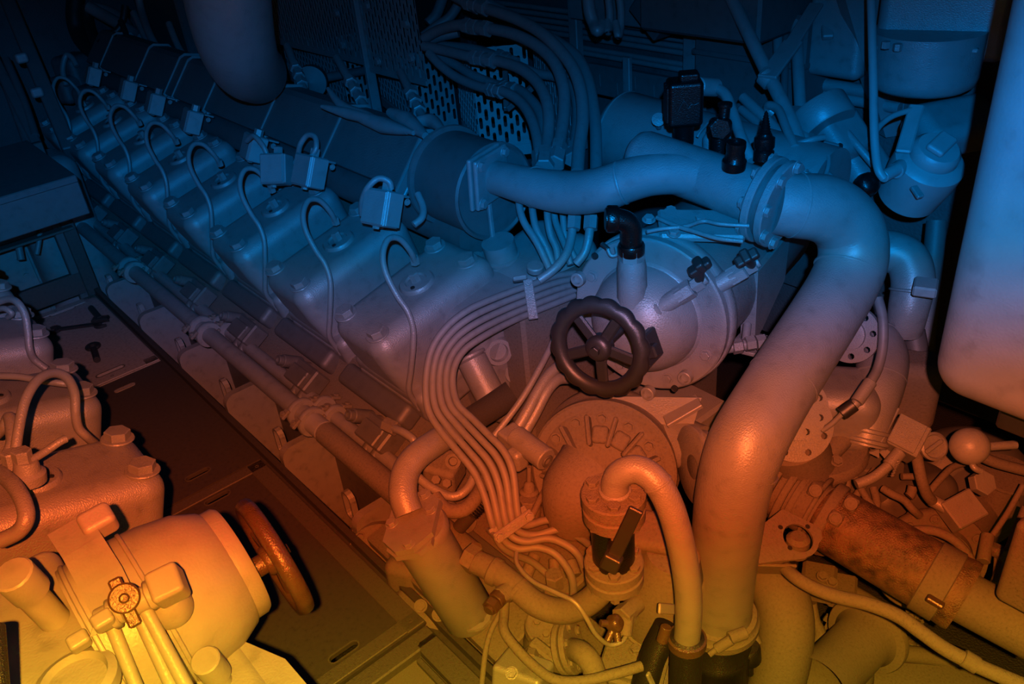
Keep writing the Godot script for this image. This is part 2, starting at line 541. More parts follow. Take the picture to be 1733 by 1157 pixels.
func walkway() -> void:
	floor_plate(-4.18, -3.312, M.plate_pale, "pale steel floor plate with spanners lying on it, far end of walkway", [[187, 628, 0.045], [106, 527, 0.045]], true)
	var mid_plate := floor_plate(-3.304, -2.386, M.plate_steel, "dark bare floor plate between the pale plate and the slotted corner plate", [[335, 802, 0.03]], false)
	var sc := WY(211, 655, 0.003)
	var smb := MB.new()
	smb.prism(slot2(Vector2(sc.x, -sc.z), 0.03, 0.012), Transform3D(Basis(Vector3.RIGHT, Vector3.FORWARD, Vector3.UP), Vector3(0, 0.001, 0)), 0.003)
	pt("slot_plug", smb, M.plate_pale, mid_plate, "pale plug in a hand slot")
	var p := floor_plate(-2.378, -1.405, M.plate_steel, "dark floor plate with raised border and two hand slots below black handwheel", [[368, 842, 0.03], [582, 1103, 0.03]], true)
	# near plate with a fine mesh surface
	var o := th("floor_plate", "pale grained floor plate framed by steel strips beside the canister", "floor plate")
	var mb := MB.new()
	mb.box(Vector3(0.12, -0.03, -0.75), Basis.IDENTITY, Vector3(1.1, 0.02, 1.24), 0.002)
	pt("grained_sheet", mb, M.mesh_plate, o)
	for e in [[Vector3(0.655, -0.006, -0.75), Vector3(0.06, 0.03, 1.22)], [Vector3(0.1, -0.006, -1.365), Vector3(1.17, 0.03, 0.055)], [Vector3(0.612, -0.012, -0.73), Vector3(0.016, 0.02, 1.2)]]:
		mb = MB.new()
		mb.box(e[0], Basis.IDENTITY, e[1], 0.004)
		pt("frame_strip", mb, M.plate_edge, o)
	for k in 6: fix("rivet", socket_mesh, Vector3(0.63 - k * 0.12, 0.007, -1.36), Vector3.UP, 0.008, M.plate_edge, o, 0.0, 0.4)
	# angle iron along the edge
	o = th("edge_angle_iron", "long angle iron edging the walkway plates beside the engine", "angle iron")
	mb = MB.new()
	mb.box(Vector3(EDGE + 0.012, -0.01, -2.25), Basis.IDENTITY, Vector3(0.022, 0.05, 4.1), 0.003)
	mb.box(Vector3(EDGE - 0.006, -0.018, -2.25), Basis.IDENTITY, Vector3(0.05, 0.008, 4.1), 0.002)
	pt("bar", mb, M.plate_steel, o)
	# post and bench at the far end
	o = th("step_frame", "dark steel frame of posts and cross beams beyond the pale floor plate", "frame")
	for e in [[Vector3(EDGE, 0.36, -4.23), Vector3(0.06, 0.78, 0.03)], [Vector3(0.1, 0.06, -4.24), Vector3(1.16, 0.11, 0.03)]]:
		mb = MB.new()
		mb.box(e[0], Basis.IDENTITY, e[1], 0.004)
		pt("post" if e[1].y > 0.5 else "kick_board", mb, M.plate_steel, o)
	mb = MB.new()
	mb.box(Vector3(0.12, 0.40, -4.26), Basis.IDENTITY, Vector3(1.2, 0.11, 0.05), 0.005)
	pt("cross_beam", mb, M.paint_dark, o)
	mb = MB.new()
	mb.box(Vector3(0.12, 0.347, -4.23), Basis.IDENTITY, Vector3(1.2, 0.012, 0.11), 0.003)
	pt("beam_flange", mb, M.plate_edge, o)
	o = th("cabinet", "pale flat cabinet with vertical seams behind the cross beam", "cabinet")
	mb = MB.new()
	mb.box(Vector3(0.38, -0.05, -4.75), Basis.IDENTITY, Vector3(0.9, 0.62, 0.3), 0.006)
	pt("body", mb, M.paint, o)
	for k in 3:
		mb = MB.new()
		mb.box(Vector3(0.30 + k * 0.17, -0.05, -4.594), Basis.IDENTITY, Vector3(0.15, 0.6, 0.014), 0.004)
		pt("door", mb, M.paint, o)
		for y in [0.14, 0.05]: nut(Vector3(0.33 + k * 0.17, y, -4.585), Vector3(0, 0, 1), 0.014, M.paint, o, 0.5)
	# bench and clutter behind
	o = th("work_bench", "dark flat bench top standing beyond the left engine", "bench")
	var c := WY(100, 290, 0.78)
	mb = MB.new()
	mb.box(Vector3(c.x - 0.55, 0.74, c.z - 0.34), Basis.IDENTITY, Vector3(1.2, 0.03, 0.72), 0.004)
	pt("top", mb, M.paint_dark, o)
	mb = MB.new()
	mb.box(Vector3(c.x - 0.55, 0.66, c.z + 0.0), Basis.IDENTITY, Vector3(1.2, 0.14, 0.03), 0.004)
	pt("apron", mb, M.paint_dark, o)
	for q in [[c.x + 0.02, c.z - 0.66], [c.x - 1.1, c.z - 0.1], [c.x - 1.1, c.z - 0.66]]:
		mb = MB.new()
		mb.box(Vector3(q[0], 0.0, q[1]), Basis.IDENTITY, Vector3(0.05, 1.46, 0.05), 0.004)
		pt("leg", mb, M.paint_dark, o)
	o = th("instrument_box", "small pale box hung under the dark bench", "box")
	mb = MB.new()
	mb.box(W(52, 340, 4.25), Basis.IDENTITY, Vector3(0.15, 0.12, 0.08), 0.006)
	pt("body", mb, M.paint, o)
	mb = MB.new()
	mb.box(W(50, 343, 4.2), Basis.IDENTITY, Vector3(0.12, 0.09, 0.012), 0.004)
	pt("lid", mb, M.paint, o)
	o = th("pale_tank", "rounded pale tank behind the bench leg and hanging cables", "tank")
	mb = MB.new()
	mb.rbox(WY(105, 395, 0.2), Basis.IDENTITY, Vector3(0.34, 0.8, 0.3), 0.08)
	pt("body", mb, M.paint, o)
	var cab := [[[0, 345, 4.0, 20, 372, 3.95, 28, 400, 3.9, 36, 440, 3.9], 0.016], [[8, 340, 4.0, 34, 365, 3.95, 48, 400, 3.9], 0.014], [[62, 345, 4.0, 46, 372, 3.9, 36, 392, 3.95], 0.010], [[74, 330, 4.0, 69, 355, 3.95, 67, 400, 3.9, 62, 430, 3.9], 0.012], [[84, 318, 4.0, 81, 345, 3.95, 88, 368, 3.9, 105, 374, 3.9, 124, 364, 3.92], 0.008], [[88, 318, 4.0, 88, 345, 3.97, 96, 360, 3.9, 110, 367, 3.9, 124, 358, 3.95], 0.007]]
	for k in cab.size():
		pipe("hanging_cable", ["thick grey cable drooping at the edge of the bench", "second grey cable drooping under the bench", "short slanted cable under the instrument box", "straight cable hanging beside the pale tank", "outer looped cable before the pale tank", "inner looped cable before the pale tank"][k], "cable", cab[k][0], cab[k][1], M.hose, "cables under the bench")
	# tools on the far plate
	var up := 0.012
	o = th("spanner", "long dark open-ended spanner lying on the pale floor plate", "spanner")
	var a := WY(92, 558, up)
	var b := WY(172, 547, up)
	mb = MB.new()
	var bs := Basis(Vector3.UP, atan2(-(b.z - a.z), b.x - a.x))
	mb.box((a + b) / 2, bs, Vector3(a.distance_to(b), 0.011, 0.024), 0.003)
	pt("shank", mb, M.black_iron, o)
	for e in [[b, 0.036, 1.0], [a, 0.03, -1.0]]:
		mb = MB.new()
		var jaw := PackedVector2Array()
		for i in 15:
			var an := deg_to_rad(38 + 284.0 * i / 14)
			jaw.append(Vector2(cos(an), sin(an)) * e[1])
		jaw.append(Vector2(-0.2, -0.55) * e[1])
		jaw.append(Vector2(-0.2, 0.55) * e[1])
		mb.prism(jaw, Transform3D(bs * Basis(Vector3(e[2], 0, 0), Vector3(0, 0, -1), Vector3(0, 1, 0)), e[0]), 0.014)
		pt("jaw", mb, M.black_iron, o)
	o = th("ring_bolt", "short dark ring-headed bolt lying below the spanner", "bolt")
	a = WY(158, 588, up); b = WY(165, 611, up)
	mb = MB.new()
	mb.lathe(a, Basis.IDENTITY, [[0.014, 0.0], [0.03, 0.0], [0.033, 0.006], [0.03, 0.012], [0.014, 0.012], [0.014, 0.0]], 24)
	pt("ring", mb, M.black_iron, o)
	mb = MB.new()
	rod(mb, a + (b - a).normalized() * 0.03 + Vector3(0, 0.006, 0), b + Vector3(0, 0.006, 0), 0.014)
	pt("shank", mb, M.black_iron, o)
	o = th("short_spanner", "short dark spanner end crossing behind the long spanner", "spanner")
	a = WY(154, 521, up); b = WY(170, 540, up + 0.012)
	mb = MB.new()
	rod(mb, a, b, 0.014)
	pt("shank", mb, M.black_iron, o)
	mb = MB.new()
	mb.box(b, bs, Vector3(0.075, 0.02, 0.04), 0.005)
	pt("head", mb, M.black_iron, o)

# ---------------------------------------------------------------- right engine
const PITCH := 0.448
const TILT := 0.262
func engine_body() -> void:
	var o := th("engine_block", "long grey engine block under the row of valve covers", "engine")
	var mb := MB.new()
	var poly := PackedVector2Array([Vector2(0.90, -0.75), Vector2(0.95, -0.3), Vector2(0.95, 0.1), Vector2(0.9, 0.17), Vector2(1.0, 0.30), Vector2(1.02, 0.335), Vector2(1.42, 0.45), Vector2(1.62, 0.5), Vector2(1.62, -0.75)])
	mb.prism(poly, Transform3D(Basis.IDENTITY, Vector3(0, 0, -3.68)), 3.72)
	pt("block", mb, M.paint_dusty, o)
	# head ledges and bosses below the covers
	for k in 8:
		var z := -1.75 - PITCH * k
		mb = MB.new()
		mb.rbox(Vector3(0.985, 0.30, z - 0.24), Basis(Vector3(0, 0, 1), 0.6), Vector3(0.075, 0.075, 0.36), 0.02)
		pt("head_ledge", mb, M.paint_dark, o)
		mb = MB.new()
		rod(mb, Vector3(0.95, 0.235, z - 0.20), Vector3(0.90, 0.275, z - 0.19), 0.024)
		disc(mb, Vector3(0.90, 0.275, z - 0.19), Vector3(-0.86, 0.5, 0), 0.016, 0.01)
		pt("boss", mb, M.paint_dusty, o)
		mb = MB.new()
		mb.rbox(Vector3(1.2, 0.40, z - 0.18), Basis(Vector3(0, 0, 1), TILT), Vector3(0.42, 0.12, 0.38), 0.03)
		pt("cylinder_head", mb, M.paint, o)
	# frame knees that stand below the pipes, with long slots between them
	var zz := [-1.50, -1.83, -2.30, -2.75, -3.20, -3.66, -4.1]
	for k in zz.size():
		mb = MB.new()
		var p := PackedVector2Array([Vector2(0.735, -0.7), Vector2(0.95, -0.7), Vector2(0.95, 0.06)])
		for i in 9: p.append(Vector2(0.775, 0.02) + Vector2.from_angle(PI / 2 + PI / 2 * i / 8) * 0.04)
		mb.prism(p, Transform3D(Basis.IDENTITY, Vector3(0, 0, zz[k])), 0.03)
		pt("mounting_knee", mb, M.paint, o)
		mb = MB.new()
		mb.prism(holed(slot2(Vector2.ZERO, 0.03, 0.028, Vector2.DOWN), [slot2(Vector2.ZERO, 0.03, 0.019, Vector2.DOWN)]), Transform3D(Basis(Vector3(0, 0, 1), Vector3(0, 1, 0), Vector3(-1, 0, 0)), Vector3(0.79, 0.0, zz[k] - 0.12)), 0.02)
		pt("slot_rim", mb, M.paint, o)
	mb = MB.new()
	mb.box(Vector3(0.93, -0.33, -2.8), Basis.IDENTITY, Vector3(0.03, 0.84, 3.2), 0.004)
	pt("side_plate", mb, M.paint_dark, o)
	# fuel pumps
	var pump := th("fuel_pump", "", "fuel pump", "fuel pumps in a row below the valve covers")
	var c := W(604, 692, 2.62)
	c.x = 0.90; c.y = 0.262; c.z = -1.86
	var bs := Basis(Vector3(0, 0, 1), 0.55)
	mb = MB.new()
	mb.box(c, bs, Vector3(0.085, 0.07, 0.13), 0.006)
	mb.box(c + bs * Vector3(-0.01, 0.04, 0.0), bs, Vector3(0.06, 0.024, 0.1), 0.004)
	pt("body", mb, M.paint_dark, pump)
	for s in [-0.02, 0.025]:
		mb = MB.new()
		rod(mb, c + bs * Vector3(-0.02, 0.0, s), c + bs * Vector3(-0.095, -0.012, s), 0.0155)
		pt("plunger", mb, M.paint_dark, pump)
	mb = MB.new()
	rod(mb, c + Vector3(0.02, 0.02, -0.075), c + Vector3(-0.04, 0.06, -0.075), 0.022)
	pt("valve_cap", mb, M.paint_dark, pump)
	sock(c + Vector3(-0.04, 0.06, -0.075), Vector3(-0.8, 0.55, 0), 0.017, M.paint_dark, pump)
	for s in [-0.04, 0.04]: bolt(c + bs * Vector3(0.005, 0.045, s), bs.y, 0.009, M.paint_dark, pump)
	pump.set_meta("label", "fuel pump block under the %s valve cover" % ORD[0])
	for k in range(1, 8): copy(pump, Vector3(0, 0, -PITCH * k), "fuel pump block under the %s valve cover" % ORD[k])
	# thin rail over the pumps
	mb = MB.new()
	mb.tube(PackedVector3Array([Vector3(0.865, 0.225, -1.5), Vector3(0.865, 0.23, -2.6), Vector3(0.865, 0.23, -5.2)]), 0.011, 10)
	solo("control_rod", "thin control rod running along the fuel pumps", "rod", mb, M.paint_dark)

const ORD := ["nearest right-hand", "second right-hand", "third right-hand", "fourth right-hand", "fifth right-hand", "sixth right-hand", "seventh right-hand", "farthest right-hand"]

# one valve cover; s = 1 rises to the right, s = -1 rises to the left
func valve_cover(o: Node3D, x: float, y: float, z: float, s: float, br: float) -> void:
	var bs := Basis(Vector3(0, 0, 1), TILT * s)
	var org := Vector3(x, y, z)
	var mb := MB.new()
	var tap := func(p: Vector3) -> Vector3:
		# sides swell a little towards the foot, the front slopes out at the top
		var t := clampf((0.13 - p.y) / 0.26, 0.0, 1.0)
		p.z *= 1.0 + 0.10 * t
		if p.x * s < 0.0: p.x += s * (0.035 * t * t) * (-p.x * s / 0.2)
		return p
	mb.rbox(org + bs * Vector3(0.183 * s, -0.13, 0), bs, Vector3(0.46, 0.26, 0.266), 0.054, tap)
	pt("shell", mb, M.paint, o)
	mb = MB.new()
	mb.rbox(org + bs * Vector3(0.20 * s, -0.255, 0), bs, Vector3(0.45, 0.03, 0.325), 0.012)
	pt("foot_flange", mb, M.paint, o)
	for q in [[0.0, -0.085], [0.0, 0.085], [0.35, -0.08], [0.35, 0.08]]:
		bolt(org + bs * Vector3(q[0] * s, -0.001, q[1]), bs.y, br, M.paint, o)
	# injector boss with its union
	var c := org + bs * Vector3(0.205 * s, 0.0, 0.012)
	mb = MB.new()
	mb.lathe(c, bs, [[0.055, -0.01], [0.055, 0.006], [0.05, 0.012], [0.034, 0.013], [0.031, 0.006], [0.0, 0.006]], 28)
	pt("injector_cap", mb, M.paint, o)
	mb = MB.new()
	mb.lathe(c + bs * Vector3(-0.028 * s, 0.011, 0.022), bs, [[0.0, 0.0], [0.007, 0.0], [0.007, 0.004], [0.0, 0.004]], 12)
	pt("vent_plug", mb, M.black_iron, o)
	nut(c + bs * Vector3(0.004 * s, 0.006, -0.006), bs.y, 0.016, M.paint, o, 1.2)
func covers() -> void:
	var o := th("valve_cover", "%s valve cover with smooth grey painted shell and hex bolts" % ORD[0], "valve cover", "valve covers of the right engine")
	valve_cover(o, 0.95, 0.602, -1.93, 1.0, 0.027)
	for k in range(1, 8): copy(o, Vector3(0, 0, -PITCH * k), "%s valve cover with smooth grey painted shell and hex bolts" % ORD[k])
	# fuel line that arches off each injector and drops between the covers
	var l := th("fuel_line", "arched thin fuel line on the %s valve cover" % ORD[0], "fuel line", "fuel lines of the right engine")
	var mb := MB.new()
	mb.tube(pts([702, 442, 2.44, 694, 424, 2.40, 676, 404, 2.36, 657, 405, 2.33, 648, 430, 2.31, 653, 462, 2.30, 672, 500, 2.30, 690, 527, 2.30, 699, 556, 2.31, 699, 590, 2.33, 695, 630, 2.37, 692, 660, 2.41, 702, 680, 2.46, 722, 702, 2.52]), 0.0088, 12)
	pt("tube", mb, M.paint, l)
	nut(W(703, 446, 2.45), Vector3(-0.1, 1, 0.1), 0.014, M.paint, l, 1.1)
	for k in range(1, 8): copy(l, Vector3(0, 0, -PITCH * k), "arched thin fuel line on the %s valve cover" % ORD[k])

# ---------------------------------------------------------------- exhaust manifold
func manifold() -> void:
	var o := th("exhaust_manifold", "long dark sheet-clad exhaust manifold running behind the valve covers", "manifold")
	var prof := PackedVector2Array([Vector2(1.352, 0.79), Vector2(1.345, 0.80), Vector2(1.465, 0.935), Vector2(1.49, 0.945), Vector2(1.56, 0.93), Vector2(1.6, 0.86), Vector2(1.58, 0.78), Vector2(1.44, 0.76)])
	var seams := []
	for q in [[169, 111], [229, 137], [280, 160], [293, 165], [347, 190], [440, 220], [548, 273], [676, 332]]: seams.append(WX(q[0], q[1], 1.347).z)
	seams.sort()
	var z1: float = seams[seams.size() - 1]
	var ends := [seams[0] - 0.25] + seams
	for i in ends.size() - 1:
		var L: float = ends[i + 1] - ends[i]
		var mb := MB.new()
		mb.prism(prof, Transform3D(Basis.IDENTITY, Vector3(0, 0, (ends[i] + ends[i + 1]) / 2)), L - 0.004)
		pt("cladding_panel", mb, M.duct_paint, o)
	for z in seams:
		var mb := MB.new()
		var fat := PackedVector2Array()
		for p in prof: fat.append(p + (p - Vector2(1.47, 0.85)).normalized() * 0.012)
		mb.prism(fat, Transform3D(Basis.IDENTITY, Vector3(0, 0, z)), 0.007)
		pt("seam_flange", mb, M.paint, o)
	for z in seams:
		for s in [-0.02, 0.02]: bolt(Vector3(1.352, 0.783, z + s), Vector3(-1, -0.3, 0), 0.009, M.paint, o)
	# joint strip before the end drum
	var mb := MB.new()
	mb.prism(prof, Transform3D(Basis.IDENTITY, Vector3(0, 0, z1 + 0.03)), 0.045)
	pt("joint_panel", mb, M.duct_paint, o)
	mb = MB.new()
	mb.box(WX(698, 285, 1.36) + Vector3(0, 0, 0.01), Basis(Vector3(0, 0, 1), -0.75), Vector3(0.012, 0.19, 0.04), 0.003)
	pt("latch_strip", mb, M.paint, o)
	# round lower tube
	mb = MB.new()
	mb.tube(PackedVector3Array([Vector3(1.40, 0.70, -1.95), Vector3(1.40, 0.70, -3.5), Vector3(1.40, 0.70, -5.4)]), 0.062, 18)
	pt("lower_tube", mb, M.paint_dark, o)
	# end drum
	var c := W(838, 325, 2.5)
	mb = MB.new()
	mb.lathe(c - Vector3(0, 0, 0.23), frame(Vector3(0, 0, 1)), [[0.0, 0.0], [0.155, 0.0], [0.158, 0.006], [0.155, 0.014], [0.141, 0.016], [0.141, 0.214], [0.147, 0.218], [0.147, 0.228], [0.139, 0.233], [0.132, 0.226], [0.0, 0.226]], 48)
	pt("end_drum", mb, M.paint_dark, o)
	mb = MB.new()
	mb.box(c + Vector3(-0.03, -0.075, 0.004), Basis.IDENTITY, Vector3(0.014, 0.12, 0.012), 0.003)
	pt("drum_rib", mb, M.paint, o)
	# strap loop below the drum
	mb = MB.new()
	mb.tube(pts([707, 328, 2.5, 716, 350, 2.48, 714, 368, 2.46, 700, 380, 2.45]), 0.011, 8)
	pt("strap_tail", mb, M.paint, o)
	mb = MB.new()
	mb.lathe(W(842, 408, 2.52), frame(Vector3(0.2, -1, 0)), [[0.0, 0.0], [0.05, 0.0], [0.05, 0.05], [0.056, 0.052], [0.056, 0.06], [0.045, 0.06], [0.045, 0.075], [0.05, 0.08], [0.045, 0.085], [0.05, 0.09], [0.045, 0.095], [0.05, 0.1], [0.045, 0.11], [0.0, 0.11]], 28)
	pt("bellows_neck", mb, M.paint, o)
	# gauge boxes that hang on the cladding
	var bx := [[158, 128, 4.62], [217, 152, 4.28], [263, 175, 4.0], [325, 205, 3.66], [430, 250, 3.2], [467, 287, 2.98], [524, 290, 2.85], [646, 352, 2.48]]
	var nm := ["nearest", "second", "third", "fourth", "fifth", "sixth", "seventh", "farthest"]
	for i in bx.size():
		var q = bx[i]
		var b := th("sensor_box", "%s small grey sensor box from the manifold end drum" % nm[bx.size() - 1 - i], "sensor box", "sensor boxes along the exhaust manifold")
		var cc := W(q[0], q[1], q[2])
		var yaw: float = [-0.15, -0.15, -0.15, -0.15, -0.1, 0.7, 0.2, 0.3][i]
		var big := 1.0 if i < 5 else 1.08
		var bs := Basis(Vector3.UP, yaw) * Basis(Vector3(0, 0, 1), -0.5)
		mb = MB.new()
		mb.box(cc, bs, Vector3(0.065, 0.098, 0.082) * big, 0.004)
		pt("body", mb, M.paint, b)
		mb = MB.new()
		mb.box(cc + bs * Vector3(0, 0.0, 0.044 * big), bs, Vector3(0.06, 0.092, 0.006) * big, 0.002)
		pt("lid", mb, M.paint_pale, b)
		mb = MB.new()
		mb.box(cc + bs * Vector3(-0.034 * big, 0.0, 0.0), bs, Vector3(0.005, 0.09, 0.075) * big, 0.002)
		pt("back_cover", mb, M.paint, b)
		nut(cc + bs * Vector3(0.0, 0.048 * big, 0.01), bs.y, 0.017, M.paint, b, 1.0)
		bolt(cc + bs * Vector3(0.0, -0.05 * big, -0.01), -bs.y, 0.011, M.paint, b)
		mb = MB.new()
		mb.box(cc + bs * Vector3(0.055, 0.045, 0.03), bs, Vector3(0.04, 0.008, 0.016), 0.002)
		pt("bracket", mb, M.paint, b)
		bolt(cc + bs * Vector3(0.05, 0.03, 0.05), Vector3(0, 0, 1), 0.008, M.paint, b)
	var loops := [[[454, 270, 3.0, 447, 250, 2.98, 430, 230, 3.0, 418, 238, 3.05], "sixth"], [[526, 266, 2.83, 535, 250, 2.82, 533, 232, 2.83, 520, 229, 2.85, 508, 245, 2.87, 505, 262, 2.9], "seventh"], [[662, 320, 2.46, 658, 307, 2.45, 640, 302, 2.45, 622, 318, 2.46, 613, 340, 2.5, 612, 362, 2.55], "nearest"]]
	for i in 3:
		pipe("sensor_cable", ["short grey conduit arching left from a middle sensor box", "small looped conduit on top of a middle sensor box", "grey conduit curling round the sensor box nearest the end drum"][i], "cable", loops[i][0], 0.0095, M.paint, "", 12)
	# lagging wrapped in cloth over the joint
	var rag := th("cloth_strips", "crumpled cloth strips draped over the manifold by the perforated guard", "cloth")
	for q in [[[545, 180, 2.98, 590, 192, 2.9, 640, 205, 2.8, 700, 225, 2.68], 0.02], [[555, 150, 3.05, 580, 180, 2.95, 620, 195, 2.85, 660, 212, 2.75], 0.018], [[600, 195, 2.9, 650, 212, 2.78, 690, 222, 2.7], 0.028], [[660, 190, 2.85, 690, 205, 2.75, 720, 230, 2.66], 0.03], [[700, 205, 2.75, 730, 205, 2.72, 750, 222, 2.65], 0.024]]:
		mb = MB.new()
		mb.tube(pts(q[0]), [q[1] * 0.35, q[1], q[1] * 0.9, q[1] * 0.4] if q[0].size() == 12 else [q[1] * 0.5, q[1], q[1] * 0.4], 10)
		pt("strip", mb, M.paint, rag)

# ---------------------------------------------------------------- long pipes
func clamp_at(o: Node3D, p: Vector3, r: float, side: float) -> void:
	for s in [-0.035, 0.035]:
		var mb := MB.new()
		var q := p + Vector3(0, 0, s)
		mb.lathe(q - Vector3(0, 0, 0.011), frame(Vector3(0, 0, 1)), [[r * 0.98, 0.0], [r + 0.016, 0.0], [r + 0.019, 0.005], [r + 0.019, 0.017], [r + 0.016, 0.022], [r * 0.98, 0.022]], 28)
		pt("clamp_band", mb, M.paint, o)
		for sd in [-1.0, 1.0]:
			mb = MB.new()
			mb.box(q + Vector3(sd * (r + 0.028) * 0.9, (r + 0.01) * 0.55, 0), Basis(Vector3(0, 0, 1), -sd * 0.5), Vector3(0.036, 0.012, 0.024), 0.003)
			pt("clamp_lug", mb, M.paint_dusty, o)
			bolt(q + Vector3(sd * (r + 0.034) * 0.9, (r + 0.01) * 0.65, 0), Vector3(sd * 0.3, 1, 0), 0.009, M.paint_dusty, o)
func long_pipes() -> void:
	var o := th("cooling_pipe", "thick grey pipe running the length of the engine beside walkway", "pipe", "")
	var ax := 0.80
	var ay := 0.245
	var mb := MB.new()
	mb.tube(PackedVector3Array([Vector3(ax, ay, -1.35), Vector3(ax, ay, -1.9), Vector3(ax, ay, -4.0), Vector3(ax, ay, -5.5)]), 0.031, 20, 3)
	pt("tube", mb, M.paint, o)
	mb = MB.new()
	mb.tube(PackedVector3Array([Vector3(ax, ay, -1.3), Vector3(ax, ay, -1.6), Vector3(ax, ay, -2.02)]), 0.0365, 20, 3)
	pt("sleeve", mb, M.paint_dusty, o)
	mb = MB.new()
	mb.tube(PackedVector3Array([Vector3(ax, ay, -2.03), Vector3(ax, ay, -2.10)]), 0.034, 20, 2)
	pt("tape_wrap", mb, M.paint_pale, o)
	var zs := [WX(517, 697, ax).z, WX(347, 560, ax).z, WX(222, 452, ax).z, -5.0]
	for z in zs: clamp_at(o, Vector3(ax, ay, z), 0.031, -1.0)
	o = th("oil_return_pipe", "thinner grey pipe running beside the thick cooling pipe", "pipe")
	var bx := 0.872
	var by := 0.228
	mb = MB.new()
	mb.tube(PackedVector3Array([Vector3(bx, by, -1.4), Vector3(bx, by, -2.5), Vector3(bx, by, -5.5)]), 0.0235, 18, 3)
	pt("tube", mb, M.paint, o)
	for z in zs: clamp_at(o, Vector3(bx, by, z + 0.01), 0.0235, 1.0)

# ---------------------------------------------------------------- left engine
func left_engine() -> void:
	var o := th("engine_block", "grey block of the left engine at the edge of the walkway plates", "engine")
	var mb := MB.new()
	var poly := PackedVector2Array([Vector2(0.22, -0.75), Vector2(0.24, 0.1), Vector2(0.20, 0.30), Vector2(0.18, 0.345), Vector2(-0.22, 0.45), Vector2(-0.62, 0.5), Vector2(-0.62, -0.75)])
	mb.prism(poly, Transform3D(Basis.IDENTITY, Vector3(0, 0, -2.45)), 2.3)
	pt("block", mb, M.paint_dusty, o)
	var nm := ["nearest left-hand", "second left-hand", "third left-hand", "fourth left-hand"]
	var c := th("valve_cover", "%s valve cover, broad grey shell with large hex bolts" % nm[0], "valve cover", "valve covers of the left engine")
	valve_cover(c, 0.247, 0.602, -1.84, -1.0, 0.03)
	for k in range(1, 4): copy(c, Vector3(0, 0, -0.452 * k), "%s valve cover, broad grey shell with large hex bolts" % nm[k])
	var a := [
		[[0, 800, 1.72, 24, 822, 1.66, 40, 850, 1.62, 44, 878, 1.6, 30, 900, 1.6, 0, 915, 1.6], 0.0155, "thick orange-lit fuel line curling in at the frame edge"],
		[[22, 832, 1.8, 24, 790, 1.78, 30, 735, 1.80, 42, 680, 1.83, 62, 645, 1.87, 88, 631, 1.92, 112, 638, 1.96, 126, 664, 1.99, 128, 700, 2.0, 133, 724, 2.02, 146, 738, 2.04, 160, 750, 2.08], 0.0108, "tall arched fuel line over the second left-hand valve cover"],
		[[-4, 636, 2.12, 30, 637, 2.12, 60, 642, 2.12, 100, 648, 2.12, 120, 650, 2.14], 0.009, "straight fuel line lying across the second left-hand valve cover"],
		[[-6, 512, 2.5, 14, 506, 2.48, 30, 512, 2.46, 42, 532, 2.46, 47, 560, 2.46, 50, 590, 2.46, 58, 608, 2.48, 78, 624, 2.5], 0.0105, "arched fuel line over the third left-hand valve cover"],
		[[-6, 524, 2.6, 8, 522, 2.58, 20, 530, 2.58, 14, 536, 2.6], 0.009, "short fuel line stub behind the third left-hand valve cover"],
		[[-6, 735, 1.9, 8, 720, 1.88, 16, 706, 1.87, 20, 730, 1.84, 20, 752, 1.82, 8, 778, 1.8], 0.013, "hooked fuel line at the frame edge above the orange-lit one"],
	]
	for q in a: pipe("fuel_line", q[2], "fuel line", q[0], q[1], M.paint, "fuel lines of the left engine")
	# banjo union on the nearest cover
	o = th("banjo_union", "hex banjo union with a short pipe stub on the nearest left-hand cover", "pipe union")
	var p := W(46, 795, 1.74)
	mb = MB.new()
	mb.lathe(W(46, 800, 1.74), Basis(Vector3(0, 0, 1), -TILT), [[0.0, -0.02], [0.035, -0.02], [0.035, 0.0], [0.026, 0.006], [0.022, 0.03], [0.0, 0.03]], 24)
	pt("base", mb, M.paint, o)
	nut(p + Vector3(0, 0.02, 0), Vector3(0.2, 1, 0), 0.019, M.paint, o, 1.0)
	nut(W(22, 790, 1.74), Vector3(0.2, 1, 0), 0.018, M.paint, o, 1.3)
	mb = MB.new()
	mb.tube(pts([50, 780, 1.73, 75, 765, 1.76, 100, 748, 1.78, 112, 742, 1.79]), 0.0085, 12)
	pt("stub_pipe", mb, M.paint, o)

